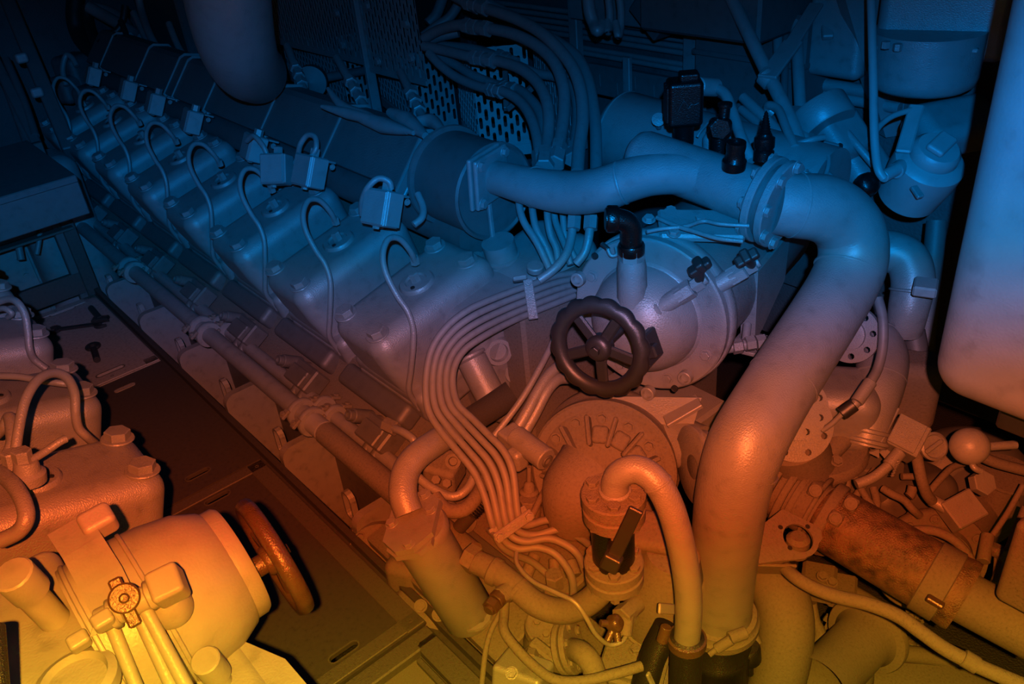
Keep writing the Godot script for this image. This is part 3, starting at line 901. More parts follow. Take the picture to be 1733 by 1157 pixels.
func left_housing() -> void:
	# end housing of the left engine: casting, dome, strap, valve
	var o := th("pump_housing", "bright rounded pump housing with bolted dome beside the left black handwheel", "pump")
	var ax := frame(Vector3(1, 0.05, 0.02))
	var c := Vector3(0.055, 0.645, -1.27)
	var mb := MB.new()
	mb.lathe(c - ax * Vector3(0, 0.35, 0), ax, [[0.0, 0.30], [0.150, 0.30], [0.154, 0.33], [0.154, 0.38], [0.150, 0.44], [0.138, 0.50], [0.118, 0.54], [0.10, 0.555], [0.0, 0.56]], 40)
	pt("dome", mb, M.paint_pale, o)
	mb = MB.new()
	mb.lathe(c + ax * Vector3(0, 0.165, 0), ax, [[0.0, 0.0], [0.105, 0.0], [0.112, 0.012], [0.112, 0.05], [0.106, 0.058], [0.075, 0.06], [0.06, 0.052], [0.0, 0.052]], 36)
	pt("collar", mb, M.paint_pale, o)
	for q in [0.0, 0.1]:
		mb = MB.new()
		bead(mb, c + ax * Vector3(0, q - 0.04, 0), ax.y, 0.153, 0.006)
		pt("cast_rib", mb, M.paint_pale, o)
	mb = MB.new()
	mb.rbox(Vector3(-0.12, 0.45, -1.24), Basis.IDENTITY, Vector3(0.66, 0.26, 0.44), 0.03)
	pt("casting", mb, M.paint_pale, o)
	# lower flange plate to the front
	mb = MB.new()
	mb.prism(PackedVector2Array([Vector2(-0.4, -0.2), Vector2(0.17, -0.2), Vector2(0.25, -0.10), Vector2(0.245, 0.05), Vector2(0.2, 0.16), Vector2(-0.4, 0.16)]), Transform3D(Basis(Vector3.RIGHT, Vector3.FORWARD, Vector3.UP), Vector3(0.0, 0.55, -1.02)), 0.05)
	pt("foot_plate", mb, M.paint_pale, o)
	mb = MB.new()
	mb.rbox(Vector3(-0.20, 0.61, -1.32), Basis.IDENTITY, Vector3(0.44, 0.22, 0.38), 0.03)
	pt("side_casting", mb, M.paint_pale, o)
	for q in [[350, 1128, 1.43, 0.025], [30, 985, 1.36, 0.031], [160, 930, 1.36, 0.0]]:
		if q[3] > 0.0:
			mb = MB.new()
			var b := W(q[0], q[1], q[2])
			rod(mb, b - Vector3(-0.01, 0.03, 0), b + Vector3(0.0, 0.03, 0.012), q[3])
			rod(mb, b - Vector3(-0.02, 0.11, -0.0), b + Vector3(0.0, 0.012, 0.005), q[3] * 0.78)
			pt("stud_cap", mb, M.paint_pale, o)
	mb = MB.new()
	for q in [[190, 1060, 250, 1210], [235, 1040, 300, 1180], [240, 1020, 320, 1170]]:
		rod(mb, W(q[0], q[1], 1.345), W(q[2], q[3], 1.345), 0.011)
	pt("cast_ridges", mb, M.paint_pale, o)
	# ring boss low
	mb = MB.new()
	mb.lathe(W(135, 1165, 1.31), Basis.IDENTITY, [[0.0, 0.0], [0.062, 0.0], [0.062, 0.02], [0.05, 0.026], [0.045, 0.014], [0.0, 0.014]], 32)
	pt("ring_boss", mb, M.paint_pale, o)
	# strap band
	o = th("strap_band", "wide flat bright strap bolted over the pump housing", "strap")
	mb = MB.new()
	var L := [[80, 905, 1.46], [106, 945, 1.41], [136, 1000, 1.365], [160, 1052, 1.325], [152, 1078, 1.32]]
	var R := [[148, 866, 1.48], [172, 905, 1.43], [206, 958, 1.38], [232, 1012, 1.345], [226, 1044, 1.335]]
	var t := (W(120, 950, 1.4) - CAM).normalized() * 0.014
	for i in L.size() - 1:
		var A := W(L[i][0], L[i][1], L[i][2]); var B := W(R[i][0], R[i][1], R[i][2])
		var C := W(R[i + 1][0], R[i + 1][1], R[i + 1][2]); var D := W(L[i + 1][0], L[i + 1][1], L[i + 1][2])
		var mid := (A + B + C + D) / 4.0 + t * 0.5
		for f in [[A, B, C, D], [A + t, B + t, C + t, D + t], [A, D, D + t, A + t], [B, C, C + t, B + t]]:
			mb.flat(f[0], f[1], f[2], mid); mb.flat(f[0], f[2], f[3], mid)
		if i == 0:
			mb.flat(A, B, B + t, mid); mb.flat(A, B + t, A + t, mid)
		if i == L.size() - 2:
			mb.flat(D, C, C + t, mid); mb.flat(D, C + t, D + t, mid)
	pt("band", mb, M.paint_pale, o)
	for q in [[166, 884, 1.47, 0.028], [175, 1050, 1.31, 0.016], [134, 1085, 1.33, 0.016]]:
		var b := W(q[0], q[1], q[2])
		mb = MB.new()
		mb.rbox(b, ax * Basis(Vector3.UP, 0.4), Vector3(q[3] * 1.6, q[3] * 2, q[3] * 1.8), q[3] * 0.4)
		pt("end_nut", mb, M.paint_pale, o)
	# valve with wing handle
	o = th("drain_cock", "small brown wing-handled cock lying across the pump housing", "valve")
	var a := W(165, 1052, 1.325)
	var b := W(300, 985, 1.36)
	mb = MB.new()
	rod(mb, a, b, 0.02)
	pt("body", mb, M.paint_pale, o)
	for q in [0.15, 0.3, 0.62, 0.75]:
		mb = MB.new()
		rod(mb, a.lerp(b, q), a.lerp(b, q + 0.1), 0.026, 6)
		pt("union_nut", mb, M.paint_pale, o)
	mb = MB.new()
	mb.rbox(W(284, 990, 1.335), frame(b - a) * Basis(Vector3.UP, 0.5), Vector3(0.052, 0.05, 0.052), 0.008)
	pt("square_block", mb, M.paint_pale, o)
	mb = MB.new()
	var face := (CAM - W(210, 1012, 1.315)).normalized()
	disc(mb, W(210, 1012, 1.325), face, 0.0235, 0.02)
	disc(mb, W(210, 1012, 1.325) + face * 0.018, face, 0.008, 0.01)
	pt("knob", mb, M.brown_iron, o, "brown shiny knob")
	mb = MB.new()
	var up := (W(195, 985, 1.315) - W(232, 1062, 1.315)).normalized()
	mb.box(W(211, 1019, 1.318), Basis(up.cross(face).normalized(), up, face), Vector3(0.02, 0.082, 0.012), 0.003)
	pt("wing_handle", mb, M.brown_iron, o, "brown flat wing handle")
	mb = MB.new()
	mb.lathe(W(290, 1030, 1.39), frame(face + Vector3(0, 1, 0)), [[0.0, 0.0], [0.035, 0.0], [0.035, 0.01], [0.028, 0.03], [0.018, 0.04], [0.0, 0.04]], 24)
	pt("bonnet", mb, M.paint_pale, o)
	# dark bore at the frame edge
	o = th("vent_pipe", "dark vertical pipe cut off by the frame edge beside the housing", "pipe")
	mb = MB.new()
	rod(mb, W(-8, 1180, 1.12), W(-16, 1060, 1.16), 0.018)
	pt("tube", mb, M.black_rubber, o)
	# handwheel seen edge-on
	o = handwheel("handwheel", "brown glossy handwheel seen nearly edge-on above the slotted floor plate", W(464, 942, 1.6), Vector3(0.97, 0.10, 0.06), 0.122, M.brown_iron, 0.0165, 0.009)
	mb = MB.new()
	var h := W(464, 942, 1.6)
	rod(mb, h, h - Vector3(0.12, 0.01, 0.008), 0.02)
	pt("spindle", mb, M.brown_iron, o)

func handwheel(called: String, label: String, c: Vector3, axis: Vector3, r: float, m: Material, broad := 0.0165, thick := 0.0185) -> Node3D:
	var o := th(called, label, "handwheel")
	var bs := frame(axis)
	var mb := MB.new()
	# scalloped rim
	var prev := []
	var seg := 96
	for i in seg + 1:
		var a := TAU * i / seg
		var grip := 0.0065 * absf(sin(a * 8.0)) - 0.003
		var d := bs * Vector3(cos(a), 0, sin(a))
		var row := []
		for k in 13:
			var b := TAU * k / 12
			var rr := thick + (grip if cos(b) > -0.3 else 0.0)
			var nn := d * cos(b) + bs.y * sin(b)
			row.append([c + d * (r - thick) + d * cos(b) * rr + bs.y * sin(b) * broad, nn])
		if i > 0:
			for k in 12:
				mb.tri(prev[k][0], prev[k + 1][0], row[k + 1][0], prev[k][1], prev[k + 1][1], row[k + 1][1])
				mb.tri(prev[k][0], row[k + 1][0], row[k][0], prev[k][1], row[k + 1][1], row[k][1])
		prev = row
	pt("rim", mb, m, o)
	mb = MB.new()
	mb.lathe(c - bs.y * 0.022, bs, [[0.0, 0.0], [0.026, 0.0], [0.03, 0.006], [0.03, 0.03], [0.024, 0.038], [0.014, 0.04], [0.0, 0.04]], 28)
	pt("hub", mb, m, o)
	nut(c + bs.y * 0.016, bs.y, 0.011, m, o, 0.8)
	for k in 5:
		var a := TAU * (k + 0.15) / 5
		var d := bs * Vector3(cos(a), 0, sin(a))
		mb = MB.new()
		mb.box(c + d * (r * 0.5) - bs.y * 0.004, Basis(d, bs.y, d.cross(bs.y)), Vector3(r * 0.86, 0.012, 0.026), 0.004)
		pt("spoke", mb, m, o)
	return o

# ---------------------------------------------------------------- five pipes in a row
func pipe_bundle() -> void:
	var outer := [972, 462, 2.40, 940, 467, 2.36, 900, 481, 2.31, 850, 499, 2.26, 795, 523, 2.2, 757, 552, 2.17, 731, 590, 2.15, 721, 640, 2.13, 724, 690, 2.1, 745, 728, 2.07, 775, 764, 2.03, 803, 800, 2.0, 820, 840, 1.98, 832, 882, 1.97]
	var inner := [972, 500, 2.40, 940, 513, 2.36, 895, 531, 2.31, 855, 549, 2.26, 815, 571, 2.2, 786, 592, 2.17, 770, 618, 2.15, 766, 650, 2.13, 775, 684, 2.1, 800, 709, 2.07, 828, 737, 2.03, 853, 764, 2.0, 868, 800, 1.98, 876, 868, 1.97]
	var tails := [
		[845, 918, 2.0, 866, 936, 2.03, 900, 950, 2.08, 930, 975, 2.1],
		[852, 912, 1.99, 876, 928, 2.0, 910, 926, 2.0, 938, 936, 1.99, 958, 958, 1.99, 969, 982, 2.0, 970, 1010, 2.03],
		[864, 905, 1.98, 890, 916, 1.98, 927, 911, 1.98, 955, 920, 1.98, 976, 936, 1.98, 986, 956, 2.0],
		[877, 898, 1.98, 907, 905, 1.99, 948, 895, 1.99, 974, 905, 1.99, 995, 920, 2.02],
		[888, 888, 1.98, 924, 880, 2.0, 964, 880, 2.02, 985, 892, 2.06]]
	var nm := ["outermost", "second", "middle", "fourth", "innermost"]
	for k in 5:
		var f := k / 4.0
		var path := []
		for i in outer.size(): path.append(lerpf(outer[i], inner[i], f))
		path.append_array(tails[k])
		pipe("oil_line", "%s line of the five bent side by side past the front valve cover" % nm[k], "pipe", path, 0.0092, M.line_paint, "five parallel oil lines", 16)
	# upper and lower clamps
	var o := th("pipe_clamp", "upright flat clamp across the five lines near the black handwheel", "clamp")
	var a := W(893, 473, 2.28)
	var b := W(903, 540, 2.25)
	var up := (a - b).normalized()
	var face := (CAM - a).normalized()
	var bs := Basis(up.cross(face).normalized(), up, up.cross(face).normalized().cross(up))
	bs = Basis(bs.x, up, bs.x.cross(up))
	var mb := MB.new()
	mb.box((a + b) / 2, bs, Vector3(0.026, a.distance_to(b), 0.008), 0.002)
	pt("bar", mb, M.paint, o)
	bolt(a - up * 0.012 + bs.z * 0.004, bs.z, 0.009, M.paint, o)
	bolt(b + up * 0.012 + bs.z * 0.004, bs.z, 0.008, M.paint, o)
	mb = MB.new()
	mb.box(W(880, 471, 2.32), bs, Vector3(0.04, 0.014, 0.02), 0.003)
	pt("lug", mb, M.paint, o)
	o = th("pipe_clamp", "slanted two-bolt clamp gripping the lower ends of the five lines", "clamp")
	a = W(838, 906, 1.95)
	b = W(893, 867, 1.97)
	var lx := (b - a).normalized()
	var out := (CAM - a).normalized() * 0.7 + Vector3(0, 0.0, 0.5)
	var ly := out.cross(lx).normalized()
	bs = Basis(lx, ly, lx.cross(ly))
	for s in [-1.0, 1.0]:
		mb = MB.new()
		mb.box((a + b) / 2 + bs.z * 0.02 * s, bs, Vector3(a.distance_to(b) + 0.012, 0.026, 0.007), 0.002)
		pt("clamp_plate", mb, M.paint, o)
	for q in [0.06, 0.94]: bolt(a.lerp(b, q) + bs.z * 0.024, bs.z, 0.0095, M.paint, o)
	mb = MB.new()
	rod(mb, a + bs.z * 0.02 - lx * 0.002, a - bs.z * 0.06 - lx * 0.002, 0.006)
	pt("clamp_stud", mb, M.paint, o)

# ---------------------------------------------------------------- upright filter with its elbow
func canister() -> void:
	var o := th("filter_canister", "tall grey filter canister with bolted top flange leaning by the walkway edge", "filter")
	var a := W(704, 893, 1.97)
	var b := W(795, 1040, 2.14)
	var ax := frame(a - b)
	var L := a.distance_to(b)
	var mb := MB.new()
	mb.lathe(b, ax, [[0.0, -0.012], [0.06, -0.01], [0.0665, 0.0], [0.0665, L - 0.03], [0.074, L - 0.026], [0.076, L - 0.01], [0.072, L], [0.0, L]], 36)
	pt("cylinder", mb, M.paint, o)
	mb = MB.new()
	mb.prism(PackedVector2Array([Vector2(-0.09, -0.022), Vector2(-0.05, -0.062), Vector2(0.05, -0.062), Vector2(0.09, -0.022), Vector2(0.09, 0.022), Vector2(0.05, 0.062), Vector2(-0.05, 0.062), Vector2(-0.09, 0.022)]), Transform3D(Basis(ax.x, ax.z, ax.y) * Basis(Vector3(0, 0, 1), 0.2), a + ax.y * 0.02), 0.014)
	pt("top_flange", mb, M.paint, o)
	mb = MB.new()
	mb.prism(PackedVector2Array([Vector2(-0.09, -0.03), Vector2(-0.066, -0.056), Vector2(0.066, -0.056), Vector2(0.09, -0.03), Vector2(0.09, 0.03), Vector2(0.066, 0.056), Vector2(-0.066, 0.056), Vector2(-0.09, 0.03)]), Transform3D(Basis(ax.x, ax.z, ax.y) * Basis(Vector3(0, 0, 1), 0.2), a + ax.y * 0.004), 0.014)
	pt("lower_flange", mb, M.paint, o)
	for q in [Vector2(-0.075, -0.02), Vector2(0.075, -0.01), Vector2(-0.02, -0.046), Vector2(0.0, 0.05)]:
		bolt(a + ax.y * 0.027 + Basis(ax.x, ax.z, ax.y) * Basis(Vector3(0, 0, 1), 0.2) * Vector3(q.x, q.y, 0), ax.y, 0.0125, M.paint, o)
	mb = MB.new()
	mb.tube(pts([692, 868, 1.96, 682, 836, 1.97, 686, 800, 2.0, 704, 773, 2.03, 732, 752, 2.08, 770, 728, 2.16]), 0.0335, 22)
	pt("elbow", mb, M.paint, o)
	mb = MB.new()
	mb.prism(holed(PackedVector2Array([Vector2(-0.05, 0), Vector2(0.05, 0.0), Vector2(0.03, -0.03), Vector2(0.012, -0.043), Vector2(-0.012, -0.043), Vector2(-0.03, -0.03)]), [ring2(Vector2(0, -0.024), 0.008, 0.008)]), Transform3D(Basis(ax.x, ax.z, ax.y) * Basis(Vector3(0, 0, 1), 0.9), W(806, 1043, 2.1)), 0.008)
	pt("lug", mb, M.paint, o)

# ---------------------------------------------------------------- casting between the last cover and the dome
func end_casting() -> void:
	var o := th("end_casting", "lumpy grey casting with round ports under the five bent lines", "casting")
	var mb := MB.new()
	mb.rbox(Vector3(1.335, 0.42, -1.795), Basis(Vector3(0, 0, 1), 0.2), Vector3(0.32, 0.42, 0.26), 0.05)
	pt("body", mb, M.paint, o)
	mb = MB.new()
	mb.rbox(Vector3(1.52, 0.56, -1.78), Basis(Vector3(0, 0, 1), 0.2), Vector3(0.3, 0.26, 0.28), 0.06)
	pt("rear_body", mb, M.paint, o)
	for q in [[842, 594, 2.46, 23], [870, 628, 2.4, 19], [905, 563, 2.4, 17]]:
		var p := WZ(q[0], q[1], -1.665)
		var r: float = q[3] * q[2] / FOC
		var ax := frame(Vector3(-0.35, 0.2, 0.9))
		mb = MB.new()
		mb.lathe(p - ax.y * 0.03, ax, [[r * 1.2, 0.0], [r * 1.15, 0.03], [r, 0.045], [r * 0.72, 0.045], [r * 0.66, 0.03], [0.0, 0.03]], 28)
		pt("port_ring", mb, M.paint, o)
	mb = MB.new()
	rod(mb, W(797, 606, 2.42), W(830, 670, 2.42), 0.044, 24)
	disc(mb, W(797, 606, 2.42), W(797, 606, 2.42) - W(830, 670, 2.42), 0.048, 0.012, 0.02)
	pt("spigot", mb, M.paint, o)
	mb = MB.new()
	mb.lathe(W(835, 455, 2.62), frame(Vector3(-0.1, 1, 0.2)), [[0.08, -0.15], [0.085, -0.04], [0.07, -0.01], [0.055, 0.0], [0.055, 0.03], [0.05, 0.04], [0.0, 0.04]], 28)
	pt("neck_boss", mb, M.paint, o)
	for q in [[906, 458, 2.36, 0.024], [808, 440, 2.6, 0.02], [835, 436, 2.58, 0.022]]:
		mb = MB.new()
		disc(mb, W(q[0], q[1], q[2]), Vector3(-0.1, 1, 0.2), q[3], 0.02)
		pt("plug", mb, M.paint, o)
	# dark lagged pipe
	mb = MB.new()
	mb.tube(pts([790, 715, 2.3, 830, 690, 2.28, 868, 664, 2.28]), 0.036, 20)
	solo("lagged_pipe", "short dark lagged pipe below the round ports", "pipe", mb, M.lagging)
	# slanting pipes by the handwheel
	pipe("branch_pipe", "thin pipe slanting steeply down from behind the black handwheel", "pipe", [950, 540, 2.3, 935, 580, 2.24, 915, 620, 2.2, 885, 672, 2.17, 850, 720, 2.15, 830, 745, 2.14], 0.0085, M.paint)
	pipe("branch_pipe", "bent thicker pipe slanting beside the thin one under the handwheel", "pipe", [965, 608, 2.25, 935, 628, 2.22, 915, 655, 2.2, 893, 695, 2.18, 870, 735, 2.17], 0.0155, M.paint)
	pipe("branch_pipe", "bent pipe with hex union lowest of the three under the handwheel", "pipe", [965, 640, 2.25, 944, 642, 2.22, 925, 662, 2.2, 905, 700, 2.19, 885, 735, 2.18], 0.0155, M.paint)
	o = th("pipe_block", "stubby cylinder block with open bore below the slanting pipes", "fitting")
	mb = MB.new()
	rod(mb, W(872, 738, 2.12), W(925, 778, 2.05), 0.03, 22)
	pt("barrel", mb, M.paint, o)
	mb = MB.new()
	disc(mb, W(926, 780, 2.045), W(926, 780, 2.045) - W(872, 738, 2.12), 0.017, 0.004, 0.009)
	pt("bore_ring", mb, M.paint_dark, o)
	mb = MB.new()
	mb.rbox(W(868, 745, 2.14), frame(W(925, 778, 2.05) - W(872, 738, 2.12)), Vector3(0.06, 0.06, 0.06), 0.008)
	mb.rbox(W(876, 775, 2.1), Basis.IDENTITY, Vector3(0.045, 0.06, 0.045), 0.014)
	pt("base", mb, M.paint, o)
	# short pipe pair and union by the pumps
	pipe("return_hose", "pale hose bent in a U below the elbow of the canister", "hose", [705, 805, 2.1, 730, 825, 2.08, 765, 840, 2.06, 790, 828, 2.07, 805, 800, 2.1], 0.0115, M.paint)
	pipe("return_hose", "thicker hose bent in a U beneath the pale one", "hose", [735, 840, 2.05, 755, 862, 2.03, 785, 862, 2.02, 808, 838, 2.05, 818, 815, 2.1], 0.018, M.paint_dusty)
	o = th("black_sleeve", "short ribbed black coupling behind the five lines", "coupling")
	var a := W(798, 868, 2.06)
	var b := W(818, 848, 2.06)
	mb = MB.new()
	for k in 6: rod(mb, a.lerp(b, k / 6.0), a.lerp(b, (k + 0.75) / 6.0), 0.02)
	pt("sleeve", mb, M.black_rubber, o)
	mb = MB.new()
	rod(mb, W(775, 895, 2.07), W(797, 870, 2.06), 0.017)
	pt("frayed_end", mb, M.lagging, o)
	pipe("small_pipe", "small pipe with hex union bending from the pump row", "pipe", [660, 722, 2.42, 680, 730, 2.38, 698, 742, 2.36, 702, 752, 2.36], 0.012, M.paint)
	o = th("pipe_union", "hex union at the head of the small bent pipe", "pipe union")
	nut(W(652, 717, 2.43), W(660, 722, 2.42) - W(640, 712, 2.44), 0.022, M.paint_dusty, o, 1.2)
	o = th("relief_valve", "small lumpy valve body inside the bend of the canister elbow", "valve")
	mb = MB.new()
	mb.rbox(W(752, 795, 2.2), Basis(Vector3(0.3, 1, 0.1).normalized(), 0.5), Vector3(0.09, 0.08, 0.09), 0.015)
	pt("body", mb, M.paint_dusty, o)
	mb = MB.new()
	mb.lathe(W(768, 780, 2.16), frame(Vector3(-0.5, 0.6, 0.6)), [[0.0, 0.0], [0.02, 0.0], [0.02, 0.02], [0.012, 0.022], [0.01, 0.012], [0.0, 0.012]], 20)
	pt("cap", mb, M.paint_dusty, o)
	for q in [[740, 812], [758, 818]]: nut(W(q[0], q[1], 2.15), Vector3(-0.5, 0.7, 0.5), 0.012, M.paint_dusty, o)
	# base plate under all that
	mb = MB.new()
	mb.box(Vector3(0.98, 0.06, -1.45), Basis(Vector3(0, 0, 1), 0.15), Vector3(0.5, 0.04, 0.6), 0.005)
	solo("bed_plate", "dusty bed plate under the hoses beside the canister", "bed plate", mb, M.paint_dusty)

# ---------------------------------------------------------------- domed pump head and its wheel
func dome_unit() -> void:
	var o := th("domed_cooler", "domed grey cooler head with bolted round flange behind the black handwheel", "cooler")
	var c := W(1095, 535, 2.1)
	var axis := Vector3(-0.96, 0.08, 0.27).normalized()
	var ax := frame(axis)
	var mb := MB.new()
	mb.lathe(c - axis * 0.028, ax, [[0.0, 0.0], [0.2, 0.0], [0.204, 0.004], [0.204, 0.024], [0.2, 0.028], [0.19, 0.028], [0.185, 0.026], [0.0, 0.026]], 56)
	pt("flange", mb, M.paint, o)
	mb = MB.new()
	mb.lathe(c - axis * 0.065, ax, [[0.0, 0.0], [0.207, 0.0], [0.21, 0.004], [0.21, 0.03], [0.207, 0.034], [0.0, 0.034]], 56)
	pt("mating_flange", mb, M.paint, o)
	mb = MB.new()
	var pr := [[0.145, -0.004], [0.14, 0.004]]
	for i in 11:
		var a := PI / 2 * i / 10
		pr.append([0.137 * cos(a), 0.006 + 0.125 * sin(a)])
	mb.lathe(c, ax, pr, 48)
	pt("dome", mb, M.paint, o)
	for q in [[1178, 552], [1165, 640], [1100, 667], [977, 467]]:
		sock(W(q[0], q[1], 2.1).lerp(c, 0.04) + axis * 0.0, axis, 0.018, M.paint, o)
	for a in [0.4, 1.2, 2.0, 3.6, 4.4]:
		bolt(c + ax * Vector3(cos(a) * 0.172, 0.0, sin(a) * 0.172), axis, 0.012, M.paint, o)
	for q in [[1007, 433], [1142, 657]]:
		mb = MB.new()
		disc(mb, W(q[0], q[1], 2.1), axis, 0.009, 0.002)
		pt("bolt_hole", mb, M.steel_hole, o)
	mb = MB.new()
	mb.lathe(c - axis * 0.75, ax, [[0.0, 0.0], [0.18, 0.0], [0.185, 0.01], [0.185, 0.69]], 48)
	pt("shell", mb, M.paint, o)
	# saddle panels on the shell
	mb = MB.new()
	var rt := -axis
	var upv := ax.x if absf(ax.x.y) > absf(ax.z.y) else ax.z
	if upv.y < 0: upv = -upv
	var fr := rt.cross(upv)
	if fr.dot(CAM - c) < 0: fr = -fr
	mb.prism(PackedVector2Array([Vector2(0.25, 0.06), Vector2(0.50, 0.08), Vector2(0.50, -0.06), Vector2(0.34, -0.14), Vector2(0.28, -0.16)]), Transform3D(Basis(rt, upv, fr), c + fr * 0.168), 0.04)
	pt("saddle_panel", mb, M.paint, o)
	mb = MB.new()
	mb.box(c + rt * 0.3 + fr * 0.17 - upv * 0.175, Basis(rt, upv, fr), Vector3(0.12, 0.012, 0.09), 0.003)
	pt("saddle_lip", mb, M.paint, o)
	# top boss, nut and black elbow
	mb = MB.new()
	var t := W(1070, 425, 1.98)
	mb.lathe(W(1070, 500, 2.0), Basis.IDENTITY, [[0.040, -0.06], [0.036, 0.0], [0.034, t.y - W(1070, 500, 2.0).y - 0.02], [0.031, t.y - W(1070, 500, 2.0).y], [0.0, t.y - W(1070, 500, 2.0).y]], 8)
	pt("top_boss", mb, M.paint, o)
	var base := Vector3(W(1070, 500, 2.0).x, t.y, W(1070, 500, 2.0).z)
	nut(base, Vector3.UP, 0.031, M.paint, o, 0.6)
	var e := th("black_elbow", "glossy black pipe elbow on top of the domed cooler", "pipe elbow")
	mb = MB.new()
	mb.tube(PackedVector3Array([base + Vector3(0, 0.02, 0), base + Vector3(0, 0.05, 0), base + Vector3(0, 0.075, 0), base + Vector3(-0.007, 0.092, -0.006), base + Vector3(-0.024, 0.102, -0.02), base + Vector3(-0.044, 0.105, -0.037)]), 0.0245, 20)
	pt("elbow", mb, M.black_gloss, e)
	for q in [[base + Vector3(0, 0.012, 0), Vector3.UP], [base + Vector3(-0.022, 0.102, -0.018), Vector3(-0.754, 0.09, -0.651)]]:
		mb = MB.new()
		mb.lathe(q[0], frame(q[1]), [[0.0, 0.0], [0.029, 0.0], [0.031, 0.004], [0.031, 0.022], [0.029, 0.026], [0.0, 0.026]], 24)
		pt("collar", mb, M.black_gloss, e)
	# two taps with T handles
	var taps := [[[1112, 524, 1.99], [1196, 470, 1.93], [1184, 452, 1.9], "grey tap with black T handle rooted in the dome"], [[1200, 490, 2.0], [1285, 442, 1.95], [1264, 436, 1.9], "grey tap with black T handle over the cooler shell"]]
	for q in taps:
		var n := th("drain_tap", q[3], "tap")
		var a := W(q[0][0], q[0][1], q[0][2])
		var b := W(q[1][0], q[1][1], q[1][2])
		mb = MB.new()
		rod(mb, a, a.lerp(b, 0.55), 0.0215, 20)
		rod(mb, a.lerp(b, 0.5), b, 0.0125, 14)
		disc(mb, a, b - a, 0.027, 0.012)
		pt("body", mb, M.paint, n)
		nut(a.lerp(b, 0.42), b - a, 0.0235, M.paint, n, 1.1)
		nut(a.lerp(b, 0.74), b - a, 0.018, M.paint, n, 0.9)
		var hnd := W(q[2][0], q[2][1], q[2][2])
		mb = MB.new()
		rod(mb, a.lerp(b, 0.86), hnd, 0.012)
		var dr := (b - a).normalized()
		var up := (hnd - a.lerp(b, 0.86)).normalized()
		var sd := dr.cross(up).normalized()
		mb.rbox(hnd, Basis(dr, sd.cross(dr), sd), Vector3(0.055, 0.02, 0.026), 0.006)
		mb.rbox(hnd + up * 0.008, Basis(dr, sd.cross(dr), sd), Vector3(0.02, 0.03, 0.034), 0.006)
		pt("handle", mb, M.black_iron, n, "black T handle")
	# small clip on the rim
	var k := th("rim_clip", "tiny black-ended clip on the rim of the cooler flange", "clip")
	mb = MB.new()
	rod(mb, W(1018, 412, 2.05), W(1030, 422, 2.04), 0.006)
	pt("black_tip", mb, M.black_iron, k)
	mb = MB.new()
	mb.tube(pts([1028, 420, 2.04, 1034, 432, 2.04, 1044, 430, 2.04, 1042, 418, 2.05]), 0.005, 8)
	pt("wire_loop", mb, M.paint, k)
	# wheel
	var w := W(1014, 588, 1.86)
	var wa := Vector3(-0.93, 0.16, 0.34)
	var hw := handwheel("handwheel", "black iron handwheel with five spokes in front of the domed cooler", w, wa, 0.117, M.black_iron)
	mb = MB.new()
	rod(mb, w, w - wa.normalized() * 0.16, 0.014)
	pt("spindle", mb, M.black_iron, hw)
	mb = MB.new()
	var nb := W(1098, 588, 1.9)
	mb.box(nb, frame(wa) * Basis(Vector3.UP, 0.4), Vector3(0.02, 0.09, 0.07), 0.004)
	mb.box(nb + Vector3(-0.015, 0.0, 0.01), frame(wa) * Basis(Vector3.UP, 0.4), Vector3(0.05, 0.03, 0.03), 0.004)
	pt("yoke", mb, M.black_iron, hw)

